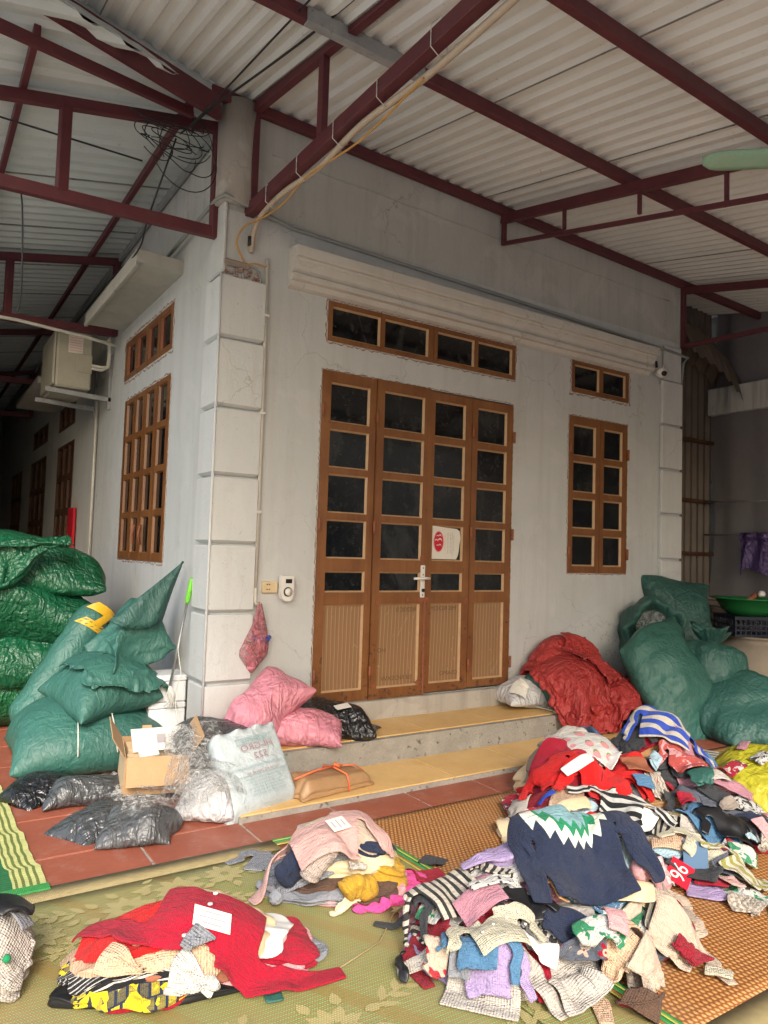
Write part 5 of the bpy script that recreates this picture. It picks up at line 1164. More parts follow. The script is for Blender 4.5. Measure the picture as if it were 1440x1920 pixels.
bag('lying_sack', MAT['teal2'], (4.18, -1.05, .0), (0, -2, -18), w=1.0, h=.80, seed=3, fill=1.35, press=1.8, cell=.026, label='full blue-green sack lying flat in front of the clay jar', cat='sack', scale=(1, 1, 1.1))
bag('yellow_sack', MAT['yellowbag'], (4.72, -.62, .12), (20, 38, -10), w=.60, h=.42, seed=31, fill=.9, press=1.2, cell=.022, label='yellow plastic sack draped behind the knotted sack', cat='sack', dep=False)
tied_sack('small_sack', MAT['teal2'], (3.02, -.18, .19), .24, .52, (0, -12, 0), neck=.9, flare=.3, seed=12, label='small dark teal sack against the wall behind the red tarp', cat='sack', dent=.12, squash=(1.1, .7, 1))
# hump under the tarp: stuffed sacks
bag('stuffed_sack', MAT['teal2'], (2.90, -.32, .19), (0, 0, 20), w=.66, h=.50, seed=5, fill=1.4, press=1.8, cell=.03, label='stuffed sack hidden under the red tarp on the step', cat='sack', scale=(1, 1, 1.5))
bag('stuffed_sack', MAT['teal2'], (3.20, -.40, .10), (0, 0, 40), w=.62, h=.50, seed=5, fill=1.4, press=1.8, cell=.03, label='second stuffed sack under the right half of the red tarp', cat='sack', scale=(1, 1, 1.05))
crumple('silver_film', MAT['greybag2'], (2.45, -.86), .70, .42, 12, .8, 'crinkled silvery plastic under the red tarp on the lower step', 'film', crump=.04, cell=.022) if False else crumple('silver_film', MAT['clear'], (2.46, -.86), .75, .45, 12, .75, 'crinkled clear plastic under the red tarp on the lower step', 'film', crump=.05, cell=.022, thick=0)
crumple('red_tarp', MAT['redtarp'], (3.06, -.42), 1.95, 1.45, -8, .58, 'crumpled red tarp heaped over sacks at the right end of the steps', 'tarp', crump=.20, cell=.023, thick=.003, lift=.06, steps=44, sq2=.62, hsm=2)
crumple('red_tarp', MAT['redtarp'], (3.12, -.40), .95, .75, 30, .55, 'smaller fold of red tarp bunched over the right part of the red heap', 'tarp', crump=.14, cell=.020, thick=.003, lift=.05, steps=36, sq2=.5)
bag('white_cloth', MAT['whitetarp'], (2.60, -.20, .19), (0, 8, -10), w=.62, h=.42, seed=33, fill=1.0, press=1.2, cell=.016, label='rumpled white cloth bag between the door and the red tarp', cat='bag')
crumple('tissue_scrap', MAT['paper'], (2.40, -.30), .20, .14, 20, .8, 'torn white paper scrap on the upper step by the white bag', 'paper', crump=.03, cell=.014, thick=.001)
m = MB(); m.tube([(2.45, -.15, .32), (2.52, -.30, .22), (2.6, -.44, .20), (2.62, -.52, .17), (2.6, -.56, .06)], .004, 5)
tag(m.build('white_string', MAT['string']), 'white string trailing over the edge of the upper step', 'string')
# jar, crate, basin
jr = MB().lathe([(.0, .0), (.30, .0), (.42, .10), (.52, .28), (.52, .42), (.44, .54), (.34, .60), (.30, .625), (.31, .645), (.34, .655), (.335, .67), (.29, .67), (.28, .62), (.0, .60)], 48, (5.50, -.45, 0)).build('clay_jar', MAT['clay'])
tag(jr, 'wide beige clay jar by the low brick wall carrying a crate', 'jar')
cr = empty('plastic_crate', (5.45, -.40, .672), 'dark blue plastic crate sitting on the clay jar', 'crate', rz=R_(-32))
m = MB(); w, d, h = .62, .44, .19
for z0, z1 in ((0, .02), (.055, .067), (.10, .112), (.16, .19)):
    m.box(-w/2, w/2, -d/2, -d/2+.015, z0, z1); m.box(-w/2, w/2, d/2-.015, d/2, z0, z1); m.box(-w/2, -w/2+.015, -d/2+.016, d/2-.016, z0, z1); m.box(w/2-.015, w/2, -d/2+.016, d/2-.016, z0, z1)
for i in range(13): x = -w/2 + .004 + (w-.02)*i/12; m.box(x, x+.012, -d/2+.003, -d/2+.012, .0, .19); m.box(x, x+.012, d/2-.012, d/2-.003, .0, .19)
for i in range(9): y = -d/2 + .02 + (d-.05)*i/8; m.box(-w/2+.003, -w/2+.012, y, y+.012, 0, .19); m.box(w/2-.012, w/2-.003, y, y+.012, 0, .19)
m.box(-w/2+.016, w/2-.016, -d/2+.016, d/2-.016, .002, .010); m.build('lattice', MAT['crate'], cr, kind='stuff')
bs_ = MB().lathe([(.0, .0), (.19, .0), (.25, .06), (.31, .155), (.345, .16), (.345, .17), (.30, .165), (.24, .065), (.18, .012), (0, .012)], 48, (5.42, -.36, .864)).build('basin', MAT['greenpl'])
tag(bs_, 'round green plastic basin on top of the blue crate', 'basin')
tag(MB().tube([(5.25, -.45, 1.02), (5.38, -.44, 1.06), (5.45, -.42, 1.05)], [.02, .03, .02], 8).build('red_peeler', MAT['rust']), 'reddish tool lying in the green basin', 'tool')
tag(MB().lathe([(0, 0), (.03, .005), (.035, .03), (.02, .06), (0, .065)], 14, (5.40, -.50, 1.05)).build('white_cup', MAT['white']), 'small white cup in the green basin', 'cup')
# purple cloth on the rail
V = []; F = []
for i in range(24):
    for j in range(30):
        u = i/23; v = j/29; y = .06 - .42*u; z = 1.70 - .46*v*(1-.15*math.sin(u*5)) + .01; V.append((5.98 - .04*math.sin(math.pi*min(1, v*5)) + .022*math.sin(u*17+v*2) - .02*v, y + .05*v*math.sin(u*6), z))
for i in range(23):
    for j in range(29): F.append((i*30+j, i*30+j+1, (i+1)*30+j+1, (i+1)*30+j))
o = MB().add(V, F, True).build('purple_sheet', MAT['purple'], fix=False); s_ = o.modifiers.new('t', 'SOLIDIFY'); s_.thickness = .006; tag(o, 'shiny purple plastic sheet hanging over the lower rail', 'sheet')
# ---- things on the walls
ac = empty('air_conditioner', (0, 0, 0), 'beige outdoor air conditioner on steel brackets in the passage', 'air conditioner')
ay = 3.02
MB().box(-.52, -.20, ay, ay+.78, 2.86, 3.42, .015).build('casing', MAT['ac'], ac)
MB().box(-.545, -.521, ay+.02, ay+.76, 2.88, 3.40, .008).build('front_panel', MAT['ac'], ac)
MB().box(-.34, -.20, ay-.012, ay-.001, 3.02, 3.20, .006).build('valve_cover', MAT['ac'], ac); MB().box(-.42, -.29, ay-.004, ay-.001, 3.20, 3.38, .001).build('sticker', MAT['paper'], ac)
for k in range(6): MB().box(-.41, -.30, ay-.0055, ay-.0045, 3.22+k*.025, 3.228+k*.025).build('printed_line', MAT['pinkprint'], ac)
for y in (ay+.05, ay+.70):
    MB().beam((-.60, y, 2.83), (-.0, y, 2.80), .04, .045).build('bracket', MAT['galv'], ac); MB().beam((-.015, y, 2.70), (-.015, y, 3.25), .04, .03, up=(1, 0, 0)).build('bracket', MAT['galv'], ac)
for o_ in (.0, .03): MB().tube([(-.21, ay-.03, 3.07+o_), (-.12, ay-.05, 3.06+o_), (-.06-o_*.3, ay-.05, 3.10), (-.045-o_*.3, ay-.03, 3.20), (-.05-o_*.3, ay-.02, 3.38), (-.02, ay, 3.46)], .014, 8).build('refrigerant_pipe', MAT['pvc'], ac)
tag(MB().tube([(-.03, ay+.53, 2.86), (-.03, ay+.53, 1.0)], .014, 8).build('wall_pipe', MAT['pvc']), 'thin white pipe running down the passage wall below the air conditioner', 'pipe')
tag(MB().tube([(-2.6, 2.80, 3.33), (-1.6, 2.80, 3.36), (-.9, 2.80, 3.36), (-.3, 2.78, 3.31), (-.04, 2.76, 3.27)], .016, 8).build('white_pipe', MAT['pvc']), 'white plastic pipe slung under the second passage truss', 'pipe')
pc_ = empty('conduit', (0, 0, 0), 'white cable conduit running down beside the corner pillar blocks', 'conduit')
m = MB(); m.tube([(.283, -.018, 3.29), (.288, -.018, 2.2), (.29, -.018, 1.115)], .0125, 8); m.build('tube', MAT['pvc'], pc_)
MB().tube([(.29, -.018, 1.118), (.29, -.018, 1.03), (.30, -.02, 1.012), (.325, -.02, 1.015)], [.014, .014, .014, .012], 8).build('elbow', MAT['pvc'], pc_)
for z in (2.9, 2.25, 1.6): MB().box(.268, .308, -.034, -.002, z, z+.018, .003).build('clip', MAT['white'], pc_)
so = empty('power_socket', (0, 0, 0), 'yellowed double power socket left of the door', 'socket')
MB().box(.338, .445, -.026, -.001, 1.085, 1.160, .004).build('plate', MAT['cream'], so)
for x in (.37, .386):
    for z in (1.108, 1.14): MB().tube([(x, -.0265, z), (x, -.0285, z)], .005, 8).build('pin_hole', MAT['rust'], so)
tm = empty('plug_timer', (0, 0, 0), 'white plug-in timer with dial and small display on the socket', 'timer')
MB().prism([(.452, 1.075), (.462, 1.048), (.485, 1.032), (.515, 1.032), (.535, 1.048), (.543, 1.075), (.543, 1.19), (.535, 1.198), (.460, 1.198), (.452, 1.19)], -.066, -.027).build('body', MAT['white'], tm)
MB().box(.482, .528, -.0685, -.067, 1.150, 1.178, .0005).build('display', MAT['black'], tm)
m = MB(); m.tube([(.500, -.0665, 1.094), (.500, -.071, 1.094)], .031, 24); m.build('dial_rim', MAT['black'], tm); MB().tube([(.500, -.0715, 1.094), (.500, -.083, 1.094)], .024, 24).build('dial', MAT['white'], tm); MB().box(.497, .503, -.092, -.084, 1.074, 1.114, .002).build('pointer', MAT['white'], tm)
# pink net bag hanging from the conduit
V = []; F = []; n = 24; m_ = 30
for i in range(m_+1):
    t = i/m_; z = 1.02 - .44*t; r = (.012 + .085*min(1, t*1.5)**1.3)*(1 if t < .75 else 1-.9*(t-.75)/.25); cx = .31 - .03*t + .01*math.sin(t*5)
    for k in range(n): a = 2*math.pi*k/n; rr = r*(1+.30*math.sin(5*a+t*2)*(1-t)+.18*vnoise(np.array([math.cos(a)*2, math.sin(a)*2, t*4]))); V.append((cx + rr*math.cos(a), -.055 + .55*rr*math.sin(a), z))
for i in range(m_):
    for k in range(n): k2 = (k+1) % n; F.append((i*n+k, i*n+k2, (i+1)*n+k2, (i+1)*n+k))
hb = empty('hanging_bag', (0, 0, 0), 'pink see-through bag hanging from the conduit below the socket', 'bag')
MB().add(V, F, True).build('film', MAT['netpink'], hb, fix=False)
for (nm, mt, p, s_) in (('blue_scrap', 'bluescrap', (.33, -.055, .79), (.11, .045, .03)), ('green_scrap', 'greenpl', (.25, -.055, .765), (.05, .04, .02)), ('dark_red_scrap', 'rust', (.30, -.055, .73), (.12, .05, .05)), ('blue_scrap', 'bluescrap', (.385, -.05, .80), (.03, .03, .03)), ('pink_scrap', 'pinkbag', (.265, -.055, .65), (.06, .04, .10)), ('grey_scrap', 'greyprint', (.285, -.06, .67), (.03, .03, .07))):
    if mt not in MAT: MAT[mt] = dirty('blue scrap', (.06, .09, .40), None, .4)
    tag(MB().bbox(Matrix.Translation(p) @ Matrix.Rotation(random.uniform(-.5, .5), 4, 'Y'), *s_, .01).build(nm, MAT[mt]), nm.replace('_', ' ') + ' inside the pink hanging bag' + (' near its right edge' if p[0] > .36 else ''), 'scrap')
# camera
sc_ = empty('security_camera', (0, 0, 0), 'small white security camera under the right end of the cornice', 'camera')
MB().tube([(4.34, -.05, 3.30), (4.35, -.05, 3.24)], .012, 8).build('cable', MAT['wire'], sc_)
MB().lathe([(0, .03), (.05, .025), (.055, 0), (.05, -.02), (.035, -.05), (0, -.062)], 20, (4.36, -.09, 3.19), Matrix.Rotation(R_(-35), 4, 'X')).build('dome', MAT['white'], sc_)
MB().tube([(4.345, -.125, 3.17), (4.34, -.148, 3.16)], .024, 14).build('lens', MAT['black'], sc_)
# fan
fn = empty('ceiling_fan', (0, 0, 0), 'mint green ceiling fan blade reaching in from the right edge', 'fan')
hub = Vector((3.6, -2.35, 3.70)); pA = Vector((2.93, -1.62, 3.79))
fc = Vector(tuple(onz(1650, 285, 3.40))); tipp = Vector(tuple(onz(1317, 302, 3.40)))
d = (fc-tipp); Lb = d.length; d.normalize(); sdv = d.cross(Vector((0, 0, 1))).normalized(); V = []; F = []; n = 20
for i in range(n+1):
    t = i/n; w = .052*min(1, math.sqrt(max(0, 1-(1-min(1, t/.16))**2)))*(1+.12*t)
    for j in (-1, -.5, 0, .5, 1): V.append(tipp + d*(t*Lb) + sdv*(w*j) + Vector((0, 0, .022*j - .006*(1-j*j))))
for i in range(n):
    for j in range(4): F.append((i*5+j, i*5+j+1, (i+1)*5+j+1, (i+1)*5+j))
o = MB().add(V, F, True).build('blade', MAT['fangreen'], fn, fix=False); s_ = o.modifiers.new('t', 'SOLIDIFY'); s_.thickness = .008
MB().lathe([(0, -.08), (.10, -.07), (.13, 0), (.10, .07), (0, .09)], 24, tuple(fc + d*.05)).build('motor', MAT['fangreen'], fn)
MB().tube([tuple(fc + d*.05), tuple(fc + d*.05 + Vector((0, 0, .5)))], .012, 8).build('rod', MAT['fangreen'], fn)
# cables
def cable(name, pts, r, mat, lab):
    P = [Vector(p) for p in pts]; out = []
    for i in range(len(P)-1):
        p0, p1, p2, p3 = P[max(i-1, 0)], P[i], P[i+1], P[min(i+2, len(P)-1)]
        for k in range(6):
            t = k/6; out.append(.5*((2*p1) + (-p0+p2)*t + (2*p0-5*p1+4*p2-p3)*t*t + (-p0+3*p1-3*p2+p3)*t**3))
    out.append(P[-1]); return tag(MB().tube(out, r, 6).build(name, MAT[mat]), lab, 'cable')
cable('cream_cable', [(.16, -.03, 3.30), (.17, -.05, 3.45), (.19, -.12, 3.535), (.165, -.5, 3.515), (.19, -.9, 3.50), (.165, -1.4, 3.495), (.19, -2.0, 3.47), (.17, -3.2, 3.46)], .017, 'wire_cream', 'thick cream cable tied under the long truss beam')
cable('orange_cable', [(.12, -.03, 3.22), (.05, -.05, 3.33), (.10, -.06, 3.45), (.21, -.14, 3.52), (.20, -.45, 3.49), (.175, -.8, 3.495), (.21, -1.3, 3.47), (.17, -1.9, 3.455)], .006, 'wire_orange', 'thin orange cable following the cream one')
cable('orange_cable', [(.13, -.03, 3.21), (.20, -.03, 3.235), (.27, -.025, 3.235), (.283, -.02, 3.28)], .005, 'wire_orange', 'short orange cable entering the top of the conduit')
cable('grey_cable', [(.13, -.02, 3.21), (.20, -.03, 3.20), (.235, -.03, 3.13), (.20, -.03, 3.07), (.13, -.03, 3.09), (.11, -.03, 3.15)], .006, 'pvcgrey', 'grey cable looping on the wall beside the broken plaster')
m = MB(); m.tube([(.145, -.035, 3.40), (.145, -.035, 3.34)], .014, 8); tag(m.build('cable_splice', MAT['wire']), 'black taped cable splice below the truss end', 'splice')
for k in range(7):
    y = -.35 - k*.42; V = [(.11, y, 3.56), (.11, y, 3.60), (.15, y-.02, 3.64), (.19, y, 3.60), (.20, y, 3.50), (.16, y, 3.47), (.11, y, 3.50), (.11, y, 3.56)]
    tag(MB().tube(V, .003, 4).build('cable_tie', MAT['string']), 'pale cable tie round the long truss beam, ' + ['nearest the corner', 'second from the corner', 'third from the corner', 'fourth from the corner', 'fifth from the corner', 'sixth from the corner', 'farthest from the corner'][k], 'cable tie', 'cable ties on the long truss')
random.seed(5); cn_ = Vector((-.33, .05, 3.98))
for k in range(16):
    r = random.uniform(.10, .30); a0 = random.random()*6; el = random.uniform(.5, 1.0); c = cn_ + Vector((random.uniform(-.12, .1), random.uniform(-.04, .04), random.uniform(-.10, .06) - (r*.5 if k % 3 == 0 else 0))); tl = random.uniform(-.5, .5)
    pts = [c + Vector((math.cos(a0+i*.55)*r*.8, math.sin(a0+i*.55)*r*.25+tl*.1*math.cos(i), math.sin(a0+i*.55)*r*el*(.45 if k % 3 else 1.1))) for i in range(random.randint(8, 12))]
    cable('tangled_wire', pts, .0032, 'wire', 'black wire in the tangle where the roofs meet above the corner')['group'] = 'tangled black wires'
cable('long_wire', [(-.05, -2.4, 4.0), (-.15, -1.2, 4.02), (-.24, -.1, 4.04), (-.3, .1, 4.0)], .006, 'wire', 'black wire running under the front roof to the tangle, left of two')
cable('long_wire', [(.18, -2.6, 4.0), (.02, -1.2, 4.06), (-.2, -.1, 4.08), (-.24, .05, 4.0)], .007, 'wire', 'black wire running under the front roof to the tangle, right of two')
cable('long_wire', [(-2.4, .6, 4.0), (-1.6, .5, 3.95), (-.9, .3, 3.85), (-.5, .2, 3.80)], .006, 'wire', 'black wire sagging below the side roof towards the tangle')
cable('long_wire', [(-.33, .08, 3.95), (-.42, .3, 3.5), (-.36, .8, 3.45), (-.3, 2.0, 3.6), (-.25, 5, 3.7)], .006, 'wire', 'black wire hanging from the tangle down the passage')
cable('long_wire', [(-1.2, .1, 3.42), (-1.16, .2, 3.3), (-1.13, .3, 2.9), (-1.13, .4, 2.75)], .005, 'wire', 'black wire dropping from the passage truss at the left edge')
red = empty('red_board', (0, 0, 0), 'red and white board leaning by the second passage window', 'board')
MB().beam((-.03, 4.62, 1.0), (-.03, 4.62, 1.78), .03, .32, up=(0, 1, 0)).build('panel', MAT['redprint'], red)
# ================================================================== MATS
def weave(name, cols, cell, kind='basket', rough=.55, bumpd=.35):
    n = NT(name); P = n.node('ShaderNodeNewGeometry'); x, y, z = n.sep(P)[0:3]
    return n, P, x, y
def orange_mat():
    n, P, x, y = weave('orange woven reed', None, .02)
    c = .021
    wob = n.node('ShaderNodeVectorMath', {0: P, 1: n.node('ShaderNodeVectorMath', {0: n.noise(P, 3, 2, out=1), 1: (.012, .012, 0)}, operation='MULTIPLY')}, operation='ADD')
    r = n.map(wob, (1/c, 1/c, 1), rot=(0, 0, R_(4)))
    s = n.sep(r); fx = n.math('FRACT', n.math('ADD', s[0], n.math('MULTIPLY', n.math('FLOOR', s[1]), .5))); fy = n.math('FRACT', s[1])
    dx = n.math('ABSOLUTE', n.math('SUBTRACT', fx, .5)); dy = n.math('ABSOLUTE', n.math('SUBTRACT', fy, .5))
    gap = n.math('MAXIMUM', n.math('MULTIPLY', n.math('GREATER_THAN', dx, .30), 1.0), n.math('GREATER_THAN', dy, .40))
    strand = n.ramp(n.math('ADD', dx, n.math('MULTIPLY', dy, .8)), [(.20, 0), (.55, 1)])
    base = n.mix(n.noise(P, 5, 4), (.60, .34, .14), (.50, .26, .09)); col = n.mix(strand, base, (.30, .115, .03)); col = n.mix(n.math('MULTIPLY', gap, .8), col, (.20, .07, .02))
    dirt = n.ramp(n.noise(P, 2.6, 6, .65), [(.45, 0), (.75, 1)]); col = n.mix(n.math('MULTIPLY', dirt, .35), col, (.36, .26, .16)); wv = n.noise(P, 5, 3)
    return n.fin(col, .55, n.bump(n.math('ADD', n.math('SUBTRACT', 1.0, strand), n.math('MULTIPLY', wv, 6.0)), .5, .003), spec=.35)
def green_mat(flower=False):
    n, P, x, y = weave('green patterned reed' + (' light' if flower else ''), None, .02); c = .0085
    r = n.map(P, (1/c, 1/c, 1), rot=(0, 0, R_(2))); s = n.sep(r); row = n.math('FLOOR', s[1])
    fx = n.math('FRACT', n.math('ADD', s[0], n.math('MULTIPLY', row, .5))); fy = n.math('FRACT', s[1])
    dx = n.math('ABSOLUTE', n.math('SUBTRACT', fx, .5)); dy = n.math('ABSOLUTE', n.math('SUBTRACT', fy, .5)); dot = n.math('LESS_THAN', n.math('ADD', dx, dy), .42)
    reg = n.ramp(n.noise(n.map(P, (.9, .9, 1)), 1.0, 1, .4), [(.44, 0), (.56, 1)])
    plaid = n.math('GREATER_THAN', n.math('SINE', n.math('MULTIPLY', n.math('ADD', x, n.math('MULTIPLY', y, .6)), 16)), .82)
    tone = n.mix(reg, (.19, .235, .075), (.25, .215, .085)); dotc = n.mix(n.math('MULTIPLY', n.math('FRACT', n.math('MULTIPLY', row, .5)), 2.0), (.33, .38, .18), (.44, .22, .09)); dotc = n.mix(n.math('MULTIPLY', plaid, .7), dotc, (.42, .15, .05))
    if flower: tone, dotc = (.34, .29, .12), (.46, .41, .20)
    col = n.mix(dot, tone, dotc); col = n.mix(.25, col, n.mix(n.noise(P, 4, 4), (.5, .5, .5), (.35, .35, .35)), 'OVERLAY')
    dirt = n.ramp(n.noise(P, 2.6, 6, .65), [(.42, 0), (.72, 1)]); col = n.mix(n.math('MULTIPLY', dirt, .40), col, (.30, .25, .15)); wv = n.noise(P, 6, 3)
    return n.fin(col, .5, n.bump(n.math('ADD', n.math('ADD', dx, dy), n.math('MULTIPLY', wv, 7.0)), .45, .002), spec=.35)
def band_mat(name, a, b, pitch=.006, dirx=True):
    n, P, x, y = weave(name, None, .02); s = n.math('SINE', n.math('MULTIPLY', x if dirx else y, 2*math.pi/pitch)); g = n.noise(P, 30, 4)
    col = n.mix(n.ramp(s, [(.3, 0), (.9, 1)]), a, b); col = n.mix(.3, col, g, 'OVERLAY'); return n.fin(col, .6, n.bump(n.math('ADD', s, g), .3, .002), spec=.3)
MAT['mat_orange'] = orange_mat(); MAT['mat_green'] = green_mat(); MAT['mat_flower'] = green_mat(True)
MAT['mat_straw'] = band_mat('straw border', (.31, .25, .125), (.23, .18, .085)); MAT['edge_green'] = band_mat('green binding', (.05, .27, .07), (.03, .2, .05)); MAT['edge_yellow'] = band_mat('yellow binding', (.52, .50, .10), (.42, .42, .1)); MAT['edge_red'] = band_mat('rust binding', (.42, .14, .06), (.30, .12, .05))
def sheet(poly_fn, nx, ny, z, name, mat, parent, amp=.002, thick=.003, sd_=1):
    V = []; F = []
    for i in range(nx+1):
        for j in range(ny+1):
            x, y = poly_fn(i/nx, j/ny); V.append((x, y, z + amp*(1+float(fbm(np.array([x*3, y*3, sd_*2.2]), 2)))))
    for i in range(nx):
        for j in range(ny): F.append((i*(ny+1)+j, (i+1)*(ny+1)+j, (i+1)*(ny+1)+j+1, i*(ny+1)+j+1))
    o = MB().add(V, F, True).build(name, MAT[mat], parent, fix=False); s_ = o.modifiers.new('t', 'SOLIDIFY'); s_.thickness = thick; s_.offset = -1; return o
om = empty('orange_mat', (0, 0, 0), 'orange woven mat under the big heaps of clothes', 'mat')
sheet(lambda u, v: (.00 + 4.6*u, -3.085 + (1.865 - .015*u)*v), 60, 40, .003, 'woven_field', 'mat_orange', om, .0012)
sheet(lambda u, v: (.3 + 4.3*u, -3.20 + .114*v), 40, 2, .0035, 'straw_border', 'mat_straw', om, .001)
# green mat, far right corner rounded
gm = empty('green_mat', (0, 0, 0), 'green and rust patterned mat with pale yellow flowers and a straw border', 'mat')
GX1, GY1, GR = .37, -1.235, .34
def gedge(off):
    """outline of the right part: along the back edge, round the corner, down the side"""
    P = []
    for k in range(14): t = k/13; P.append((-1.7 + (GX1-GR+1.7)*t, GY1 - off))
    for k in range(1, 16): a = math.pi/2*(1-k/15); P.append((GX1-GR + (GR-off)*math.cos(a), GY1-GR + (GR-off)*math.sin(a)))
    for k in range(1, 14): t = k/13; P.append((GX1 - off + .02*math.sin(t*3), GY1-GR - 1.95*t))
    return P
def strip(offs0, offs1, z, name, mat, k0=0, k1=None, jag=0):
    A = gedge(offs0)[k0:k1]; Bq = gedge(offs1)[k0:k1]; V = []; F = []
    for (a, b) in zip(A, Bq): V += [(a[0], a[1], z+.001), (b[0], b[1], z+.001)]
    for i in range(len(A)-1): F.append((2*i, 2*i+1, 2*i+3, 2*i+2))
    o = MB().add(V, F, True).build(name, MAT[mat], gm, fix=False); s_ = o.modifiers.new('t', 'SOLIDIFY'); s_.thickness = .0025; s_.offset = 1; return o
Z0 = .0070
inner = gedge(.10); V = [(x, y, Z0) for x, y in inner] + [(-1.7, -3.35, Z0)]
# field as a fan of rows so that it can undulate a little
Vf = []; Ff = []
for i, (x, y) in enumerate(inner):
    for j in range(12): t = j/11; Vf.append((x + (-1.7 - x)*t*.999 if i >= 14 else x, y + (-3.35-y)*(t if i < 14 else 0), Z0))
# simple approach: back rows
def field(x0, x1, y0, y1): return sheet(lambda u, v: (x0+(x1-x0)*u, y0+(y1-y0)*v), 24, 24, Z0-.001, 'woven_field', 'mat_green', gm, .0012)
field(-1.9, GX1-GR, -3.35, GY1-.10); field(GX1-GR, GX1-.05, -3.35, GY1-GR)
V = [(GX1-GR, GY1-GR, Z0+.001)] + [(GX1-GR + (GR-.06)*math.cos(math.pi/2*k/14), GY1-GR + (GR-.06)*math.sin(math.pi/2*k/14), Z0+.001) for k in range(15)]
MB().add(V, [(0, i, i+1) for i in range(1, 15)]).build('woven_corner', MAT['mat_green'], gm, fix=False)
strip(-.0, .115, Z0, 'straw_border', 'mat_straw', 0, 13)
strip(.0, .012, Z0+.002, 'green_binding', 'edge_green', 12, None); strip(.013, .022, Z0+.002, 'yellow_binding', 'edge_yellow', 12, None); strip(.023, .045, Z0+.002, 'green_binding', 'edge_green', 12, None); strip(.046, .056, Z0+.002, 'rust_binding', 'edge_red', 12, None); strip(.057, .066, Z0+.002, 'yellow_binding', 'edge_yellow', 12, None)
# flower print: a spray along the back border and scattered sprigs
def petal(cx, cy, L, w, a, n=9, jag=.12):
    rnd = random.Random(int(cx*997+cy*1013+a*71)); out = []
    for i in range(n+1): t = i/n; r = w*math.sin(math.pi*t**.8)*(1+rnd.uniform(-jag, jag)); out.append((t*L, r))
    pts = out + [(t, -r) for t, r in out[::-1][1:-1]]; ca, sa = math.cos(a), math.sin(a); return [(cx + x*ca - y*sa, cy + x*sa + y*ca) for x, y in pts]
def motif(cx, cy, s, seed, a0=0, kind='bloom'):
    rnd = random.Random(seed); m = MB(); zc = [.0092]
    def pl(P):
        zc[0] += .00022; zz = zc[0]
        c = (sum(p[0] for p in P)/len(P), sum(p[1] for p in P)/len(P)); V = [(c[0], c[1], zz)] + [(x, y, zz) for x, y in P]; n = len(P); m.add(V, [(0, 1+i, 1+(i+1) % n) for i in range(n)])
    def okp(x, y): return x < GX1 - .08 and y < GY1 - .125
    items = []
    if kind == 'bloom':
        for k in range(9): a = a0 + k*2*math.pi/9 + rnd.uniform(-.1, .1); items.append(petal(cx+.015*s*math.cos(a), cy+.015*s*math.sin(a), .075*s, .020*s, a))
        for k in range(7): a = a0 + k*2*math.pi/7; items.append(petal(cx+.1*s*math.cos(a), cy+.085*s*math.sin(a), .06*s, .017*s, a+rnd.uniform(-.5, .5)))
    else:
        for k in range(8): t = k/7; a = a0 + (.7 if k % 2 else -.7); items.append(petal(cx + t*.22*s*math.cos(a0), cy + t*.22*s*math.sin(a0), .085*s*(1-.4*t), .014*s, a))
        items.append(petal(cx, cy, .27*s, .006*s, a0))
    for P in items:
        if all(okp(*p) for p in P): pl(P)
    if m.v: o = m.build('flower_print', MAT['mat_flower'], gm, fix=False, kind='stuff')
for k, (cx, cy, s, a, kd) in enumerate(((-.62, -1.50, 1.2, 0, 'bloom'), (-.42, -1.46, 1.0, .4, 'bloom'), (-.84, -1.56, 1.1, .8, 'bloom'), (-.98, -1.52, 1.0, 2.9, 'leaf'), (-.92, -1.66, 1.0, 3.6, 'leaf'), (-.25, -1.48, 1.1, .2, 'leaf'), (-.55, -1.62, .9, -.5, 'leaf'), (-.76, -1.44, .8, 1.2, 'leaf'), (-1.15, -1.62, 1.0, .3, 'bloom'), (.20, -1.95, 1.0, 1.4, 'leaf'), (.12, -2.10, 1.1, 2.4, 'leaf'), (.02, -2.2, .9, .1, 'leaf'), (.22, -1.75, .8, 2.2, 'bloom'), (-.95, -2.45, 1.0, .2, 'leaf'), (-.5, -2.55, 1.1, .2, 'bloom'), (-.35, -2.52, 1.0, .3, 'leaf'), (-.1, -2.9, 1.2, .6, 'leaf'), (.1, -2.95, 1, 2.5, 'leaf'))):
    motif(cx, cy, s, k+3, a, kd)
strip_line = MB()
for (a, b) in (((-1.9, -1.79), (-.62, -1.745)), ((-.45, -1.74), (.28, -1.70))):
    d = Vector((b[0]-a[0], b[1]-a[1], 0)).normalized(); nn_ = Vector((-d.y, d.x, 0))*.008; V = [Vector((a[0], a[1], .0096))-nn_, Vector((b[0], b[1], .0096))-nn_, Vector((b[0], b[1], .0096))+nn_, Vector((a[0], a[1], .0096))+nn_]
    MB().add(V, [(0, 1, 2, 3)]).build('pale_line', MAT['mat_flower'], gm, fix=False)
sm_ = MB(); sm_.tube([(-.42, -2.33, .014), (-.15, -2.24, .016), (.0, -2.10, .014), (.12, -2.05, .015), (.20, -1.98, .014)], .0028, 5); sm_.build('seam_cord', MAT['mat_straw'], gm)
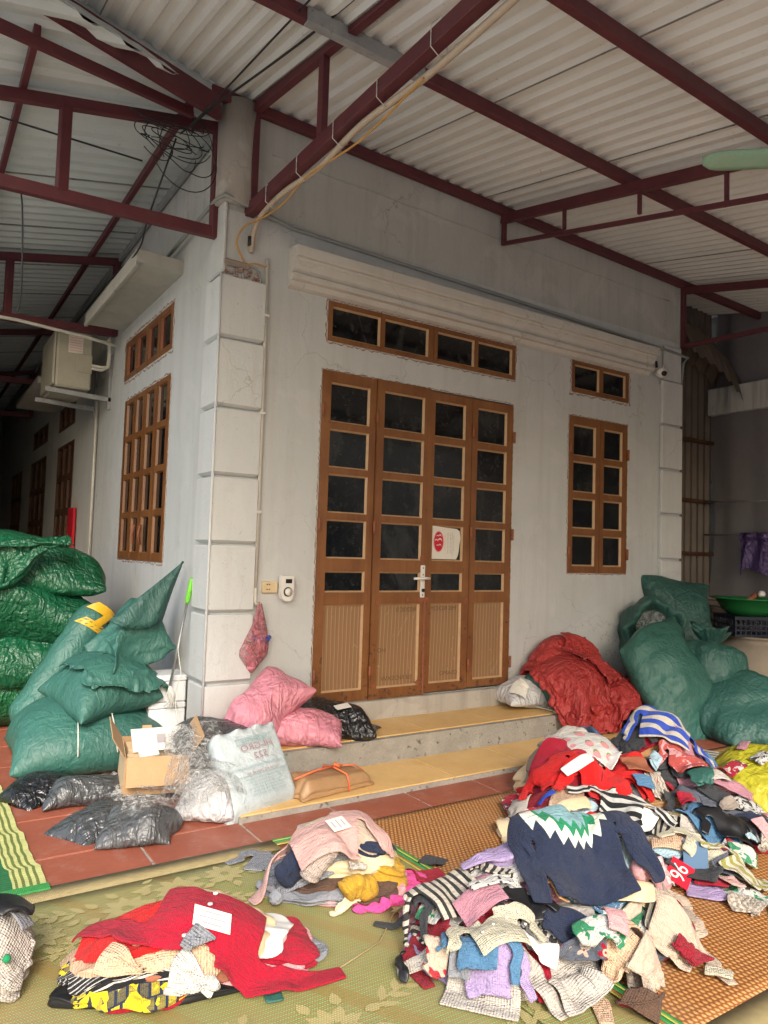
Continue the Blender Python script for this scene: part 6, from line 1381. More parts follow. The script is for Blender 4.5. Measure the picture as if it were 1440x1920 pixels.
# striped green and cream mat at the left edge
lm = empty('striped_mat', (0, 0, 0), 'green and cream striped plastic mat at the left edge', 'mat')
MAT['st_green'] = band_mat('deep green strands', (.030, .150, .055), (.02, .10, .04), .02, False); MAT['st_cream'] = band_mat('cream green strands', (.50, .50, .20), (.40, .44, .18), .02, False); MAT['st_tan'] = band_mat('tan strands', (.56, .46, .18), (.45, .40, .16), .02, False); MAT['st_olive'] = band_mat('olive strands', (.12, .15, .04), (.16, .2, .06), .02, False)
wseq = [('st_cream', .022), ('st_olive', .012), ('st_cream', .014), ('st_olive', .012), ('st_cream', .014), ('st_olive', .012), ('st_cream', .014), ('st_olive', .010), ('st_cream', .010), ('st_green', .055), ('st_tan', .055), ('st_green', .055), ('st_cream', .012), ('st_olive', .03), ('st_cream', .02), ('st_olive', .02), ('st_cream', .03), ('st_olive', .03), ('st_cream', .03), ('st_green', .05), ('st_tan', .06), ('st_green', .2)]
xo = -1.075
for mt, w in wseq:
    x1 = xo; x0 = xo - w; xo = x0
    V = []; F = []; ny = 70
    for j in range(ny+1):
        y = -1.205 + 2.2*j/ny; jog = (.010 if y < -.60 else 0) + (.012 if y < -1.0 else 0) - .010*(y+1.2) ; wv = .0018*math.sin(y*41+math.sin(y*7)*2) + .002*math.sin(y*17)
        V += [(x0 + jog + wv - .010, y, .014 + .001*math.sin(y*40)), (x1 + jog + wv - .010, y, .014 + .001*math.sin(y*40))]
    for j in range(ny): F.append((2*j, 2*j+1, 2*j+3, 2*j+2))
    o = MB().add(V, F).build('stripe', MAT[mt], lm, fix=False); s_ = o.modifiers.new('t', 'SOLIDIFY'); s_.thickness = .005; s_.offset = -1
MB().box(-2.0, -1.058, -1.262, -1.206, .0085, .0165, .002).build('hem', MAT['edge_green'], lm)
# ================================================================== CLOTHES
def knit(key, c, pat='plain', c2=None, c3=None, s=.03, rib=.0052, duty=.5, ang=0, coarse=.0, size=1.0):
    if key in MAT: return MAT[key]
    n = NT(key + ' knit'); uv = n.tc('UV'); m = n.map(uv, rot=(0, 0, R_(ang))) if ang else uv; x, y, _ = n.sep(m)[0:3]; M_ = n.math
    wob = n.math('MULTIPLY', n.noise(uv, 12, 2), .006); xx = M_('ADD', x, wob); yy = M_('ADD', y, wob)
    fr = lambda a, p: M_('FRACT', M_('DIVIDE', a, p)); tri = lambda a, p: M_('ABSOLUTE', M_('SUBTRACT', fr(a, p), .5))
    c2 = c2 or c; c3 = c3 or c2; col = c
    if pat == 'stripe': col = n.mix(M_('GREATER_THAN', fr(yy, s), duty), c, c2)
    elif pat == 'stripev': col = n.mix(M_('GREATER_THAN', fr(xx, s), duty), c, c2)
    elif pat == 'dash': col = n.mix(M_('MULTIPLY', M_('GREATER_THAN', fr(yy, s), .72), M_('GREATER_THAN', fr(xx, s*1.5), .35)), c, c2)
    elif pat == 'zig': col = n.mix(M_('GREATER_THAN', fr(M_('ADD', yy, M_('MULTIPLY', tri(xx, s*1.3), s*1.0)), s), duty), c, c2)
    elif pat == 'check': col = n.mix(M_('GREATER_THAN', fr(xx, s), .5), n.mix(M_('GREATER_THAN', fr(yy, s), .5), c, c2), n.mix(M_('GREATER_THAN', fr(yy, s), .5), c2, c3))
    elif pat == 'blob':
        v = n.noise(uv, 1/s, 2, .5, .6); col = n.mix(n.ramp(v, [(.53, 0), (.55, 1)]), c, c2); v2 = n.noise(n.map(uv, loc=(5, 2, 0)), 1.4/s, 2); col = n.mix(n.ramp(v2, [(.60, 0), (.62, 1)]), col, c3)
    elif pat == 'dots':
        d = n.vor(uv, 1/s, rnd=.35); col = n.mix(M_('LESS_THAN', d, .34), c, c2); col = n.mix(M_('LESS_THAN', d, .15), col, c3)
    elif pat == 'flower':
        u_ = n.node('ShaderNodeVectorMath', {0: n.node('ShaderNodeVectorMath', {0: uv, 1: (1/s, 1/s, 1)}, operation='MULTIPLY'), 1: (.5, .5, 0)}, operation='FRACTION'); q = n.node('ShaderNodeVectorMath', {0: u_, 1: (.5, .5, 0)}, operation='SUBTRACT'); px, py, _ = n.sep(q)[0:3]
        r = n.node('ShaderNodeVectorMath', {0: q}, 1, operation='LENGTH'); th = M_('ARCTAN2', py, px); pet = M_('ADD', .24, M_('MULTIPLY', M_('SINE', M_('MULTIPLY', th, 4.0)), .12))
        par = M_('FRACT', M_('MULTIPLY', M_('ADD', M_('FLOOR', M_('DIVIDE', x, s)), M_('FLOOR', M_('DIVIDE', y, s))), .5)); pc = n.mix(M_('MULTIPLY', par, 2.0), c2, c3)
        col = n.mix(M_('LESS_THAN', r, pet), c, pc); col = n.mix(M_('LESS_THAN', r, .13), col, c3); col = n.mix(M_('LESS_THAN', r, .05), col, c2)
    elif pat == 'berry':
        d = n.vor(uv, 1/s, rnd=.3); d2 = n.vor(n.map(uv, loc=(0, -.012, 0)), 1/s, rnd=.3); col = n.mix(M_('LESS_THAN', d, .30), c, c2); col = n.mix(M_('MULTIPLY', M_('LESS_THAN', d2, .22), M_('GREATER_THAN', d, .24)), col, c3)
    elif pat == 'letters':
        b = n.node('ShaderNodeTexBrick', {'Vector': uv, 'Color1': (*c2, 1), 'Color2': (*c, 1), 'Mortar': (*c, 1), 'Scale': 1/s*.5, 'Mortar Size': .05, 'Brick Width': .35, 'Row Height': .5}); v = n.vor(uv, 1.6/s, rnd=.8, out=1); col = n.mix(M_('GREATER_THAN', n.sep(v)[0], .5), b, c2)
    elif pat == 'yoke':
        q = n.node('ShaderNodeVectorMath', {0: uv, 1: (0, .20*size, 0)}, operation='SUBTRACT'); d = n.node('ShaderNodeVectorMath', {0: q}, 1, operation='LENGTH'); t = M_('ADD', d, M_('MULTIPLY', tri(x, .048), .062))
        col = n.mix(M_('GREATER_THAN', t, .135*size), (.20, .36, .40), (.012, .22, .10)); col = n.mix(M_('GREATER_THAN', t, .165*size), col, (.66, .70, .60)); col = n.mix(M_('GREATER_THAN', t, .20*size), col, c)
    elif pat == 'patch':
        col = n.mix(M_('MULTIPLY', M_('GREATER_THAN', xx, -.03), M_('LESS_THAN', yy, .06)), c, c2); col = n.mix(M_('GREATER_THAN', yy, .12), col, c3)
    g = n.noise(uv, 160, 3, .6); fz = n.noise(uv, 9, 4); r1 = M_('SINE', M_('MULTIPLY', x, 2*math.pi/rib)); r2 = M_('SINE', M_('MULTIPLY', y, 2*math.pi/(rib*.8)))
    base = col if hasattr(col, 'is_output') else None
    colv = n.mix(.22, col if base is not None else c, g, 'OVERLAY'); colv = n.mix(n.math('MULTIPLY', n.ramp(fz, [(.4, 0), (.7, 1)]), .12), colv, tuple(v*.6 for v in c)); colv = n.mix(M_('MULTIPLY', n.ramp(r1, [(0, 1), (.5, 0)]), .05+.06*coarse), colv, (.02, .02, .02))
    h = M_('ADD', M_('MULTIPLY', r1, .5+coarse), M_('ADD', M_('MULTIPLY', g, 1.2), M_('MULTIPLY', r2, .25+coarse)))
    big = n.noise(uv, 16, 3, .55, .6); N = n.bump(h, .5, .0035); cr1 = n.ramp(n.noise(n.map(uv, (1, 2.6, 1), rot=(0, 0, .6)), 9, 3, .5, 1.2), [(.38, 0), (.5, 1), (.62, 0)]); N = n.bump(n.math('ADD', big, n.math('MULTIPLY', cr1, .35)), .5, .02, N)
    m = n.fin(colv, .92, N, spec=.12); n.b.inputs['Sheen Weight'].default_value = .06; n.b.inputs['Sheen Roughness'].default_value = .6; MAT[key] = m; return m
C_ = dict(crimson=(.36, .008, .028), scarlet=(.60, .012, .012), peach=(.66, .36, .24), cream=(.52, .47, .39), white=(.54, .53, .50), ivory=(.51, .475, .36), black=(.014, .014, .017), charcoal=(.045, .047, .052), navy=(.020, .028, .060), grey=(.24, .25, .28), lilac=(.38, .29, .50), mauve=(.42, .20, .25), rose=(.66, .34, .35), dusty=(.56, .34, .31), beige=(.52, .42, .33), camel=(.46, .26, .11), mustard=(.52, .30, .03), brown=(.11, .062, .042), rust=(.30, .08, .03), blue=(.08, .19, .33), denim=(.10, .17, .27), sky=(.38, .53, .60), royal=(.015, .06, .42), teal=(.02, .20, .22), green=(.015, .22, .09), hotpink=(.75, .08, .30), wine=(.26, .012, .025), oatmeal=(.47, .43, .385), taupe=(.30, .25, .21), brick=(.42, .075, .065), olive=(.28, .27, .06), slate=(.10, .11, .14))
for k_, v_ in C_.items(): knit(k_, v_)
cc = C_
knit('bwstripe', cc['cream'], 'stripev', cc['black'], s=.030, duty=.55); knit('bwband', cc['black'], 'stripe', cc['white'], s=.055, duty=.5); knit('breton', cc['cream'], 'stripe', cc['royal'], s=.085, duty=.45)
knit('pinstripe', cc['black'], 'stripe', cc['white'], s=.016, duty=.75); knit('fairisle', cc['slate'], 'flower', cc['crimson'], cc['beige'], s=.075); knit('berry', cc['white'], 'berry', (.62, .25, .27), (.16, .25, .08), s=.085)
knit('letters', cc['navy'], 'letters', (.70, .55, .02), s=.045); knit('redheart', cc['beige'], 'blob', cc['crimson'], cc['crimson'], s=.10); knit('leopard', cc['white'], 'blob', cc['black'], cc['black'], s=.022); knit('greenprint', cc['white'], 'blob', cc['green'], cc['green'], s=.05); knit('bluewhite', cc['blue'], 'blob', cc['white'], cc['blue'], s=.035); knit('nordic', cc['cream'], 'zig', cc['olive'], s=.05); knit('chevron', cc['cream'], 'zig', cc['taupe'], s=.024); knit('olivestripe', cc['white'], 'stripe', (.20, .16, .07), s=.07); knit('redwhite', cc['crimson'], 'blob', cc['white'], cc['navy'], s=.05); knit('yoke', cc['navy'], 'yoke', size=1.0); knit('cable', cc['oatmeal'], coarse=.4, rib=.009); knit('waffle', cc['white'], coarse=.45, rib=.008); knit('ribgrey', cc['grey'], coarse=.8, rib=.010); knit('ribbeige', (.46, .38, .34), coarse=.8, rib=.010); knit('ribpeach', (.62, .42, .28), coarse=.6, rib=.009); knit('ribbrown', cc['brown'], coarse=.8, rib=.009); knit('bobble', cc['wine'], coarse=.9, rib=.010); knit('pinkcheck', (.66, .42, .44), 'check', cc['white'], (.6, .3, .33), s=.03); knit('branch', cc['white'], 'blob', cc['white'], cc['black'], s=.03); knit('plaid', cc['camel'], 'check', (.50, .30, .14), (.40, .2, .08), s=.06); knit('ivorylace', cc['ivory'], coarse=.6, rib=.008); knit('pinkwaves', cc['brick'], 'blob', cc['rose'], cc['brick'], s=.055)
NAMEC = dict(ribgrey='ribbed grey', ribbeige='ribbed beige', bwstripe='black and cream striped', bwband='black and white banded', greenprint='green and white patterned', bluewhite='blue and white', cable='oatmeal cable', leopard='black speckled white', redwhite='red and white patterned', chevron='taupe chevron', nordic='olive and cream patterned', olivestripe='olive striped', ribpeach='ribbed peach', pinkwaves='brick red and pink', hotpink='hot pink', dusty='dusty pink', pinstripe='white striped black', letters='navy and yellow lettered', bobble='wine bobble', ribbrown='ribbed brown', denim='denim blue')
used = set(); SC = -33
def filler(pile, items, cz, jit=.03, layers=2):
    ks = {'red topped pile': .50, 'pink topped pile': .68, 'pile at the left edge': .7, 'big front heap': .70, 'long back heap': .68}[pile]
    for (mt, dx, dy, w, d, th, rot) in items:
        x, y = cz[0]+dx, cz[1]+dy; nm = NAMEC.get(mt, mt)
        side = ('back' if dy > .08 else ('front' if dy < -.08 else 'middle')) + (' left' if dx < -.15 else (' right' if dx > .15 else ''))
        H = float(hs(x, y)); lvl = 'at the bottom' if H < .07 else ('half way up' if H < .2 else 'near the top')
        for w_ in ('', 'rumpled ', 'soft ', 'thick ', 'thin ', 'plain '):
            lab = '%sfolded %s knit %s of the %s, %s' % (w_, nm, lvl, pile, side)
            if lab not in used: break
        used.add(lab); th *= ks; o = slab('folded_knit', MAT[mt], x, y, w, d, th, rot, layers=layers if th > .022 else 1, label=lab, cat='garment', group='folded knitwear in the ' + pile)
def G(name, mat, px, py, srot=0, kind='sweater', size=.8, lab=None, cat='sweater', **k):
    p = pix(px, py); k.setdefault('cell', .0125 if size < .7 else .015)
    return garment(name, MAT[mat], p[0], p[1], SC+srot, kind, size, label=lab, cat=cat, **k)
def on_heap(o, mat, name, pts, lift=.006, lab=None):
    """thin printed or sewn patch following the cloth below it"""
    return None
def flat_on(M2, poly2, name, mat, parent, thick=.003, lift=.004, sub=3):
    """lay a small flat outline on the heap: M2 = (cx, cy, rot)"""
    cx, cy, r = M2; ca, sa = math.cos(R_(r)), math.sin(R_(r)); P = np.array([(cx + x*ca - y*sa, cy + x*sa + y*ca) for x, y in poly2]); z = hs(P[:, 0], P[:, 1], blur(HM, 2)) + lift; c = P.mean(0); A = np.c_[P-c, np.ones(len(P))]; co, *_ = np.linalg.lstsq(A, z, rcond=None); zz = A@co; zz += max(0, (z-zz).max()*.6); n = len(P)
    V = [(x, y, a) for (x, y), a in zip(P, zz)] + [(x, y, a+thick) for (x, y), a in zip(P, zz)]
    m = MB().add(V, [tuple(range(n))[::-1], tuple(range(n, 2*n))] + [(i, (i+1) % n, (i+1) % n + n, i+n) for i in range(n)]); o = m.build(name, MAT[mat], parent); return o, (c, co)
def tagcard(px, py, r, w, h, parent, lines=3):
    p = pix(px, py); o, (c, co) = flat_on((p[0], p[1], SC+r), [(-w/2, -h/2), (w/2, -h/2), (w/2, h/2), (-w/2, h/2)], 'paper_tag', 'paper', parent, .002, .006)
    ca, sa = math.cos(R_(SC+r)), math.sin(R_(SC+r))
    for k in range(lines):
        y = h*.28 - k*h*.56/max(1, lines-1); wl_ = w*(.72 if k % 2 else .5); q = [(p[0] + a*ca - (y+b)*sa, p[1] + a*sa + (y+b)*ca) for a, b in ((-wl_/2, -h*.04), (wl_/2, -h*.04), (wl_/2, h*.04), (-wl_/2, h*.04))]
        V = [(a, b, float(co[0]*(a-c[0])+co[1]*(b-c[1])+co[2]) + o.data.vertices[0].co.z*0) for a, b in q]; z0 = np.array([v.co[:] for v in o.data.vertices]); A = np.c_[z0[4:, :2]-c, np.ones(4)]; cf, *_ = np.linalg.lstsq(A, z0[4:, 2], rcond=None)
        V = [(a, b, float(cf[0]*(a-c[0])+cf[1]*(b-c[1])+cf[2]) + .0006) for a, b in q]
        MB().add(V, [(0, 1, 2, 3)]).build('print_line', MAT['greyprint'], o, fix=False)
    return o
def buttons(pp, parent, r=.0085, mat='btn'):
    for (px, py) in pp:
        p = pix(px, py); MB().lathe([(0, .005), (r*.8, .005), (r, .003), (r, 0), (0, 0)], 14, (p[0], p[1], p[2]+.002)).build('button', MAT[mat], parent)
def heap_text(s, size, px, py, r, mat, parent, patch):
    z0 = np.array([v.co[:] for v in patch.data.vertices])[4:]; cf, *_ = np.linalg.lstsq(np.c_[z0[:, :2], np.ones(len(z0))], z0[:, 2], rcond=None)
    p = pix(px, py); cu = textobj(s, size, MAT[mat], parent, Matrix.Identity(4), name='lettering'); ca, sa = math.cos(R_(SC+r)), math.sin(R_(SC+r))
    for v in cu.data.vertices: x, y = v.co.x, v.co.y; X, Y = p[0]+x*ca-y*sa, p[1]+x*sa+y*ca; v.co = (X, Y, float(cf[0]*X+cf[1]*Y+cf[2])+.0012)
    return cu
random.seed(3)
# ---- red topped pile
c1 = (-.75, -2.04)
filler('red topped pile', [('grey', .14, .0, .60, .34, .035, -20), ('black', -.08, .0, .66, .34, .03, -16), ('rose', .02, -.02, .70, .34, .03, -18), ('crimson', -.10, -.05, .46, .30, .03, -10), ('letters', -.15, -.02, .46, .34, .045, -14), ('crimson', .20, -.04, .40, .32, .045, -24), ('rust', -.03, -.02, .44, .30, .03, -18), ('pinstripe', -.16, .01, .46, .33, .045, -16), ('white', .11, -.03, .42, .30, .04, -22), ('ribpeach', -.10, .01, .56, .32, .035, -17), ('cream', .06, -.02, .40, .26, .030, -20), ('scarlet', -.17, .03, .36, .28, .035, -16)], c1)
G('waffle_jumper', 'waffle', 365, 1850, 6, 'cloth', .46, 'white waffle knit hanging down the front of the red topped pile', 'garment', squash=.92, crump=.012, long_=.95)
G('peach_jumper', 'ribpeach', 225, 1790, -8, 'cloth', .36, 'peach ribbed knit drooping over the left front of the red topped pile', 'garment', long_=.7, squash=.92)
G('teal_sock', 'teal', 520, 1868, 20, 'cloth', .14, 'small teal knit edge at the front right foot of the red topped pile', 'garment')
o, P, mk, uv = G('red_cardigan', 'crimson', 392, 1722, 178, 'sweater', .90, 'dark red buttoned cardigan spread with open sleeves on its own pile', 'cardigan', arm=24, arm2=30, squash=.96, crump=.012, steps=44, long_=.78, cell=.0135)
buttons([(404, 1677), (394, 1697), (346, 1756)], o); tagcard(398, 1727, 8, .115, .052, o)
G('ribbed_lining', 'ribgrey', 372, 1776, 4, 'cloth', .21, 'grey ribbed knit tongue between the buttoned fronts of the red cardigan', 'garment', long_=1.0, squash=.9, crump=.012)
if False: flat_on((p[0], p[1], SC+4), [(-.07, -.05), (-.03, -.062), (.03, -.058), (.075, -.035), (.045, .0), (.035, .035), (.02, .05), (-.015, .03), (-.05, .025), (-.062, -.01)], 'ribbed_lining', 'ribgrey' if False else 'oatmeal', o, .004, .006)
print('H red', HM[int((-.73-HX0)/HC), int((-2.09-HY0)/HC)])
# ---- dusty pink topped pile
c2 = (-.06, -1.76)
filler('pink topped pile', [('hotpink', .10, -.12, .42, .26, .025, -30), ('rose', .04, -.10, .46, .28, .025, -28), ('grey', -.10, .0, .40, .34, .04, -40), ('brown', .0, -.03, .44, .36, .04, -32), ('mustard', .12, -.08, .30, .22, .06, -38), ('cream', .02, .0, .44, .34, .05, -30), ('navy', .05, .04, .42, .34, .05, -30), ('ribgrey', -.08, .02, .36, .32, .05, -30), ('beige', .04, .02, .38, .30, .04, -34)], c2)
G('hot_pink_top', 'hotpink', 690, 1688, 30, 'cloth', .42, 'hot pink satin knit poking out at the right foot of the pink topped pile', 'garment', long_=.5, crump=.02, squash=.85)
G('cream_cuff', 'cream', 640, 1668, 30, 'cloth', .36, 'cream sleeve curled at the front of the pink topped pile', 'garment', long_=.55, squash=.85, crump=.02)
def roll(name, mat, px0, py0, px1, py1, r, lab, cat='garment', lift=.0):
    a = pix(px0, py0); b = pix(px1, py1); n = 16; pts = []; GC[0] += 1; H = blur(HM, 4)
    for i in range(n+1):
        t = i/n; x = a[0]+(b[0]-a[0])*t; y = a[1]+(b[1]-a[1])*t; pts.append((x + .006*math.sin(t*9+GC[0]), y, float(hs(x, y, H)) + r*.62 + lift))
    m = MB(); m.tube(pts, [r*.55] + [r*(1+.10*math.sin(i*2.1+GC[0])) for i in range(n-1)] + [r*.6], 18); me = m.mesh(True); uvl = me.uv_layers.new(name='UVMap')
    for lp in me.loops: i, k = divmod(lp.vertex_index, 18); uvl.data[lp.index].uv = (k/18*2*math.pi*r, i/n*.3)
    me.materials.append(MAT[mat]); o = link(name, me); V = np.array([v.co[:] for v in me.vertices])
    q = V*22 + GC[0]; d = .16*r*fbm(q, 3); c = V - np.array(pts)[np.minimum(np.arange(len(V))//18, n)]; V = V + c/np.maximum(1e-6, np.linalg.norm(c, axis=1))[:, None]*d[:, None]; V[:, 2] = V[:, 2]
    me.vertices.foreach_set('co', V.ravel()); s2 = o.modifiers.new('s', 'SUBSURF'); s2.levels = 1; s2.render_levels = 1; deposit(V, 0); return tag(o, lab, cat)
roll('navy_jumper', 'navy', 520, 1670, 622, 1600, .05, 'rolled navy knit at the front of the pink topped pile', 'garment')
roll('mustard_jumper', 'mustard', 640, 1685, 705, 1668, .042, 'rolled mustard knit at the right front of the pink topped pile')
roll('beige_sleeve', 'ribbeige', 575, 1685, 628, 1610, .042, 'ribbed beige sleeve hanging beside the rolled navy knit')
G('grey_jumper', 'ribgrey', 505, 1620, -10, 'sweater', .50, 'ribbed grey jumper with sleeves hanging down the left of the pink topped pile', arm=62, squash=.88, crump=.02)
p = pix(517, 1693); V = []
pm_ = bpy.data.meshes.new('m'); import bmesh as _bm; b_ = _bm.new(); _bm.ops.create_icosphere(b_, subdivisions=3, radius=.026); b_.to_mesh(pm_); b_.free()
for v in pm_.vertices: v.co = v.co*(1+.13*float(vnoise(np.array(v.co)*160)))
tag(link('pompom', pm_, MAT['grey'], loc=(p[0], p[1], p[2]+.02)), 'grey woollen pompom at the left foot of the pink topped pile', 'pompom')
G('cream_cuff', 'oatmeal', 655, 1590, 20, 'cloth', .28, 'oatmeal cuff folded under the dusty pink cardigan', 'garment', long_=.6, crump=.025, squash=.8)
o, P, mk, uv = G('pink_cardigan', 'dusty', 612, 1560, 16, 'sweater', .72, 'dusty pink openwork cardigan with a paper tag, topmost of its pile', 'cardigan', arm=48, arm2=30, squash=.92, crump=.018, steps=40, cell=.0135)
tagcard(634, 1548, -60, .085, .075, o)
for (a, b) in (((520, 1535), (580, 1555)), ((530, 1570), (590, 1580))):
    pass
# ---- pile cut by the left edge
c0 = (-1.42, -1.72)
filler('pile at the left edge', [('cable', .0, .0, .44, .36, .05, -20), ('black', .0, -.02, .40, .34, .03, -20), ('white', .0, .0, .40, .34, .05, -20), ('cable', .02, .0, .42, .34, .06, -24), ('grey', .02, .02, .36, .30, .03, -20)], c0)
filler('pile at the left edge', [('white', -.03, -.20, .30, .24, .05, -20), ('cable', .02, -.14, .34, .26, .05, -10)], c0)
G('cable_jumper', 'cable', 12, 1780, 10, 'cloth', .50, 'oatmeal cable jumper with green pompom in the pile at the left edge', cat='sweater', squash=.72, crump=.04)
G('grey_collar', 'grey', 30, 1722, -10, 'cloth', .36, 'grey speckled collar between the black and oatmeal jumpers at the left edge', 'garment', long_=.5, squash=.8, crump=.03)
G('black_jumper', 'black', 8, 1688, -12, 'cloth', .42, 'black ribbed jumper topmost of the pile at the left edge', cat='sweater', long_=.9, squash=.7, crump=.04)
p = pix(12, 1805); tag(MB().lathe([(0, .012), (.009, .010), (.013, 0), (.008, -.008), (0, -.010)], 10, (p[0], p[1], p[2]+.01)).build('pompom', MAT['green']), 'dark green pompom on the oatmeal jumper at the left edge', 'pompom')
# ---- the big front heap
c3 = (.42, -2.46)
filler('big front heap', [('cable', -.20, -.16, .50, .34, .05, -10), ('fairisle', .10, -.18, .52, .34, .05, -24), ('beige', .40, -.10, .46, .36, .04, -30), ('lilac', -.34, .02, .40, .36, .05, 20), ('denim', .0, .10, .50, .40, .05, -30), ('navy', .30, .14, .46, .40, .05, -40), ('mauve', -.20, .22, .44, .34, .05, 10)], c3)
filler('big front heap', [('bobble', .28, -.16, .44, .30, .05, -34), ('greenprint', .10, -.12, .46, .32, .05, -28), ('bwstripe', -.26, .06, .42, .40, .05, 10), ('oatmeal', -.14, -.10, .44, .32, .05, -18), ('bluewhite', .14, -.05, .44, .34, .045, -26), ('leopard', .34, .04, .36, .32, .05, -40), ('black', .05, .16, .46, .36, .05, -36)], c3)
filler('big front heap', [('cream', .20, -.04, .42, .34, .05, -30), ('mauve', -.12, .04, .40, .34, .045, -10), ('rose', .30, .04, .30, .28, .05, -36), ('branch', -.06, .08, .40, .32, .03, -16), ('camel', .14, .10, .40, .32, .04, -30), ('lilac', .02, .12, .38, .30, .04, -24), ('crimson', .16, .02, .36, .30, .03, -30)], c3)
# odds and ends showing all over the two heaps
rnd_ = random.Random(21); kinds = ['cuff', 'sleeve', 'hem', 'collar', 'shoulder', 'fold', 'corner', 'edge']
ODDS = dict((('big front heap', [(800, 1650), (850, 1720), (800, 1760), (870, 1760), (840, 1800), (960, 1780), (1000, 1740), (1010, 1830), (1060, 1760), (1130, 1790), (1160, 1770), (1200, 1740), (1230, 1700), (1260, 1720), (1215, 1615), (960, 1640), (1180, 1800), (1240, 1745), (990, 1700), (1110, 1830), (830, 1690), (780, 1700), (815, 1620), (880, 1640), (1180, 1600), (1215, 1580), (1240, 1620), (1250, 1680), (1150, 1830), (1210, 1790), (930, 1800), (1040, 1720)]),
                   ('long back heap', [(970, 1520), (1010, 1545), (1080, 1520), (1215, 1530), (1250, 1545), (1290, 1560), (1330, 1560), (1350, 1590), (1380, 1600), (1400, 1520), (1420, 1540), (1300, 1480), (1340, 1500), (1370, 1470), (1230, 1490), (1270, 1510), (1180, 1490), (1340, 1640), (1390, 1680), (1425, 1665), (1140, 1440), (1210, 1400), (1330, 1440), (1100, 1560), (1150, 1575), (1200, 1560), (1060, 1500), (1010, 1490), (1290, 1600), (1260, 1600), (1400, 1610), (1360, 1640), (1320, 1680), (1410, 1700), (1280, 1440), (1310, 1410)])))
def odds(hp):
    for (px, py) in [q_ for i_, q_ in enumerate(ODDS[hp]) if i_ % 4 != 3]:
        ks_ = ['bwstripe', 'rose', 'beige', 'cream', 'charcoal', 'crimson', 'blue', 'redwhite', 'greenprint', 'camel', 'taupe', 'navy', 'oatmeal', 'mauve', 'chevron', 'black', 'white', 'ribpeach', 'brick', 'sky', 'cable', 'leopard', 'wine', 'lilac']
        mt = rnd_.choice(ks_); kd = rnd_.choice(kinds); nm = NAMEC.get(mt, mt); lab = '%s %s sticking out of the %s' % (nm, kd, hp)
        while lab in used: mt = rnd_.choice(ks_); kd = rnd_.choice(kinds); lab = '%s %s sticking out of the %s' % (NAMEC.get(mt, mt), kd, hp)
        used.add(lab); sw_ = rnd_.random() < .45; G('knit_' + kd, mt, px, py, rnd_.uniform(-70, 70), 'sweater' if sw_ else 'cloth', rnd_.uniform(.44, .58) if sw_ else rnd_.uniform(.32, .5), lab, 'garment', arm=rnd_.uniform(20, 75), long_=rnd_.uniform(.5, .95), squash=rnd_.uniform(.58, .74), crump=rnd_.uniform(.022, .036), group='odd ends of knitwear in the heaps')
odds('big front heap')
G('beige_jumper', 'beige', 1270, 1770, -30, 'sweater', .52, 'plain beige jumper spread on the orange mat at the right of the front heap', arm=55, squash=.88, crump=.02)
G('cream_cuff', 'ivory', 1335, 1830, -30, 'cloth', .22, 'ivory frilled cuff on the orange mat right of the front heap', 'garment', long_=.6, crump=.025, squash=.75)
G('wine_sleeve', 'bobble', 1290, 1775, -4, 'cloth', .50, 'wine red bobble knit sleeve twisted along the foot of the front heap', 'garment', long_=.5, squash=.62, crump=.05)
G('wine_sleeve', 'bobble', 1195, 1812, 20, 'cloth', .40, 'shorter wine red bobble knit bunched left of the twisted sleeve', 'garment', long_=.6, squash=.6, crump=.05)
G('brown_cuff', 'ribbrown', 1195, 1868, 60, 'cloth', .27, 'brown ribbed cuff lying on the mats below the front heap', 'garment', long_=1.3, crump=.02, squash=.85)
G('cable_jumper', 'cable', 905, 1868, -20, 'sweater', .62, 'oatmeal cable jumper trailing over the green mat with sleeves apart', arm=35, arm2=20, squash=.86, crump=.022)
G('cable_sleeve', 'cable', 1085, 1880, -58, 'cloth', .30, 'oatmeal cable sleeve hanging to the lower edge near the brown cuff', 'garment', long_=1.8, crump=.02, squash=.85)
G('lilac_jumper', 'lilac', 915, 1835, -14, 'sweater', .42, 'pale lilac jumper with one sleeve hanging over the oatmeal one', arm=58, arm2=5, squash=.88, crump=.018)
G('red_mitten_sleeve', 'redheart', 818, 1838, -18, 'cloth', .25, 'beige and red patterned sleeve reaching the mat at the left', 'garment', long_=1.5, crump=.014, squash=.9)
G('grey_sleeve', 'grey', 862, 1832, -22, 'cloth', .20, 'pale grey cuff beside the beige and red sleeve', 'garment', long_=1.2, crump=.02, squash=.85)
G('black_print_sleeve', 'black', 775, 1810, 24, 'cloth', .23, 'black sleeve with white print at the far left of the front heap', 'garment', long_=1.1, crump=.015, squash=.9)
G('fairisle_jumper', 'fairisle', 1075, 1812, -9, 'cloth', .58, 'dark jumper with red and beige flowers banding the foot of the front heap', 'garment', long_=.62, squash=.95, crump=.012)
G('blue_jumper', 'blue', 895, 1790, -20, 'sweater', .38, 'dusty blue jumper in the left front of the heap', arm=60, squash=.86, crump=.02)
G('white_jumper', 'white', 1010, 1790, -6, 'cloth', .40, 'white folded knit above the flowered jumper', 'garment', long_=.5, squash=.88, crump=.02)
G('striped_jumper', 'bwstripe', 845, 1680, 22, 'sweater', .56, 'black and cream zebra striped jumper falling down the left of the front heap', arm=55, squash=.9, crump=.014, neck=False)
G('mauve_jumper', 'mauve', 905, 1700, 20, 'cloth', .44, 'mauve knit folded over the striped jumper', 'garment', long_=.6, squash=.85, crump=.02)
o, P, mk, uv = G('ivory_cardigan', 'ivorylace', 930, 1740, 14, 'sweater', .44, 'ivory lace edged cardigan with small buttons in the left of the front heap', 'cardigan', arm=45, squash=.88, crump=.018)
buttons([(905, 1750), (925, 1735), (950, 1722), (972, 1712), (985, 1735)], o, .005)
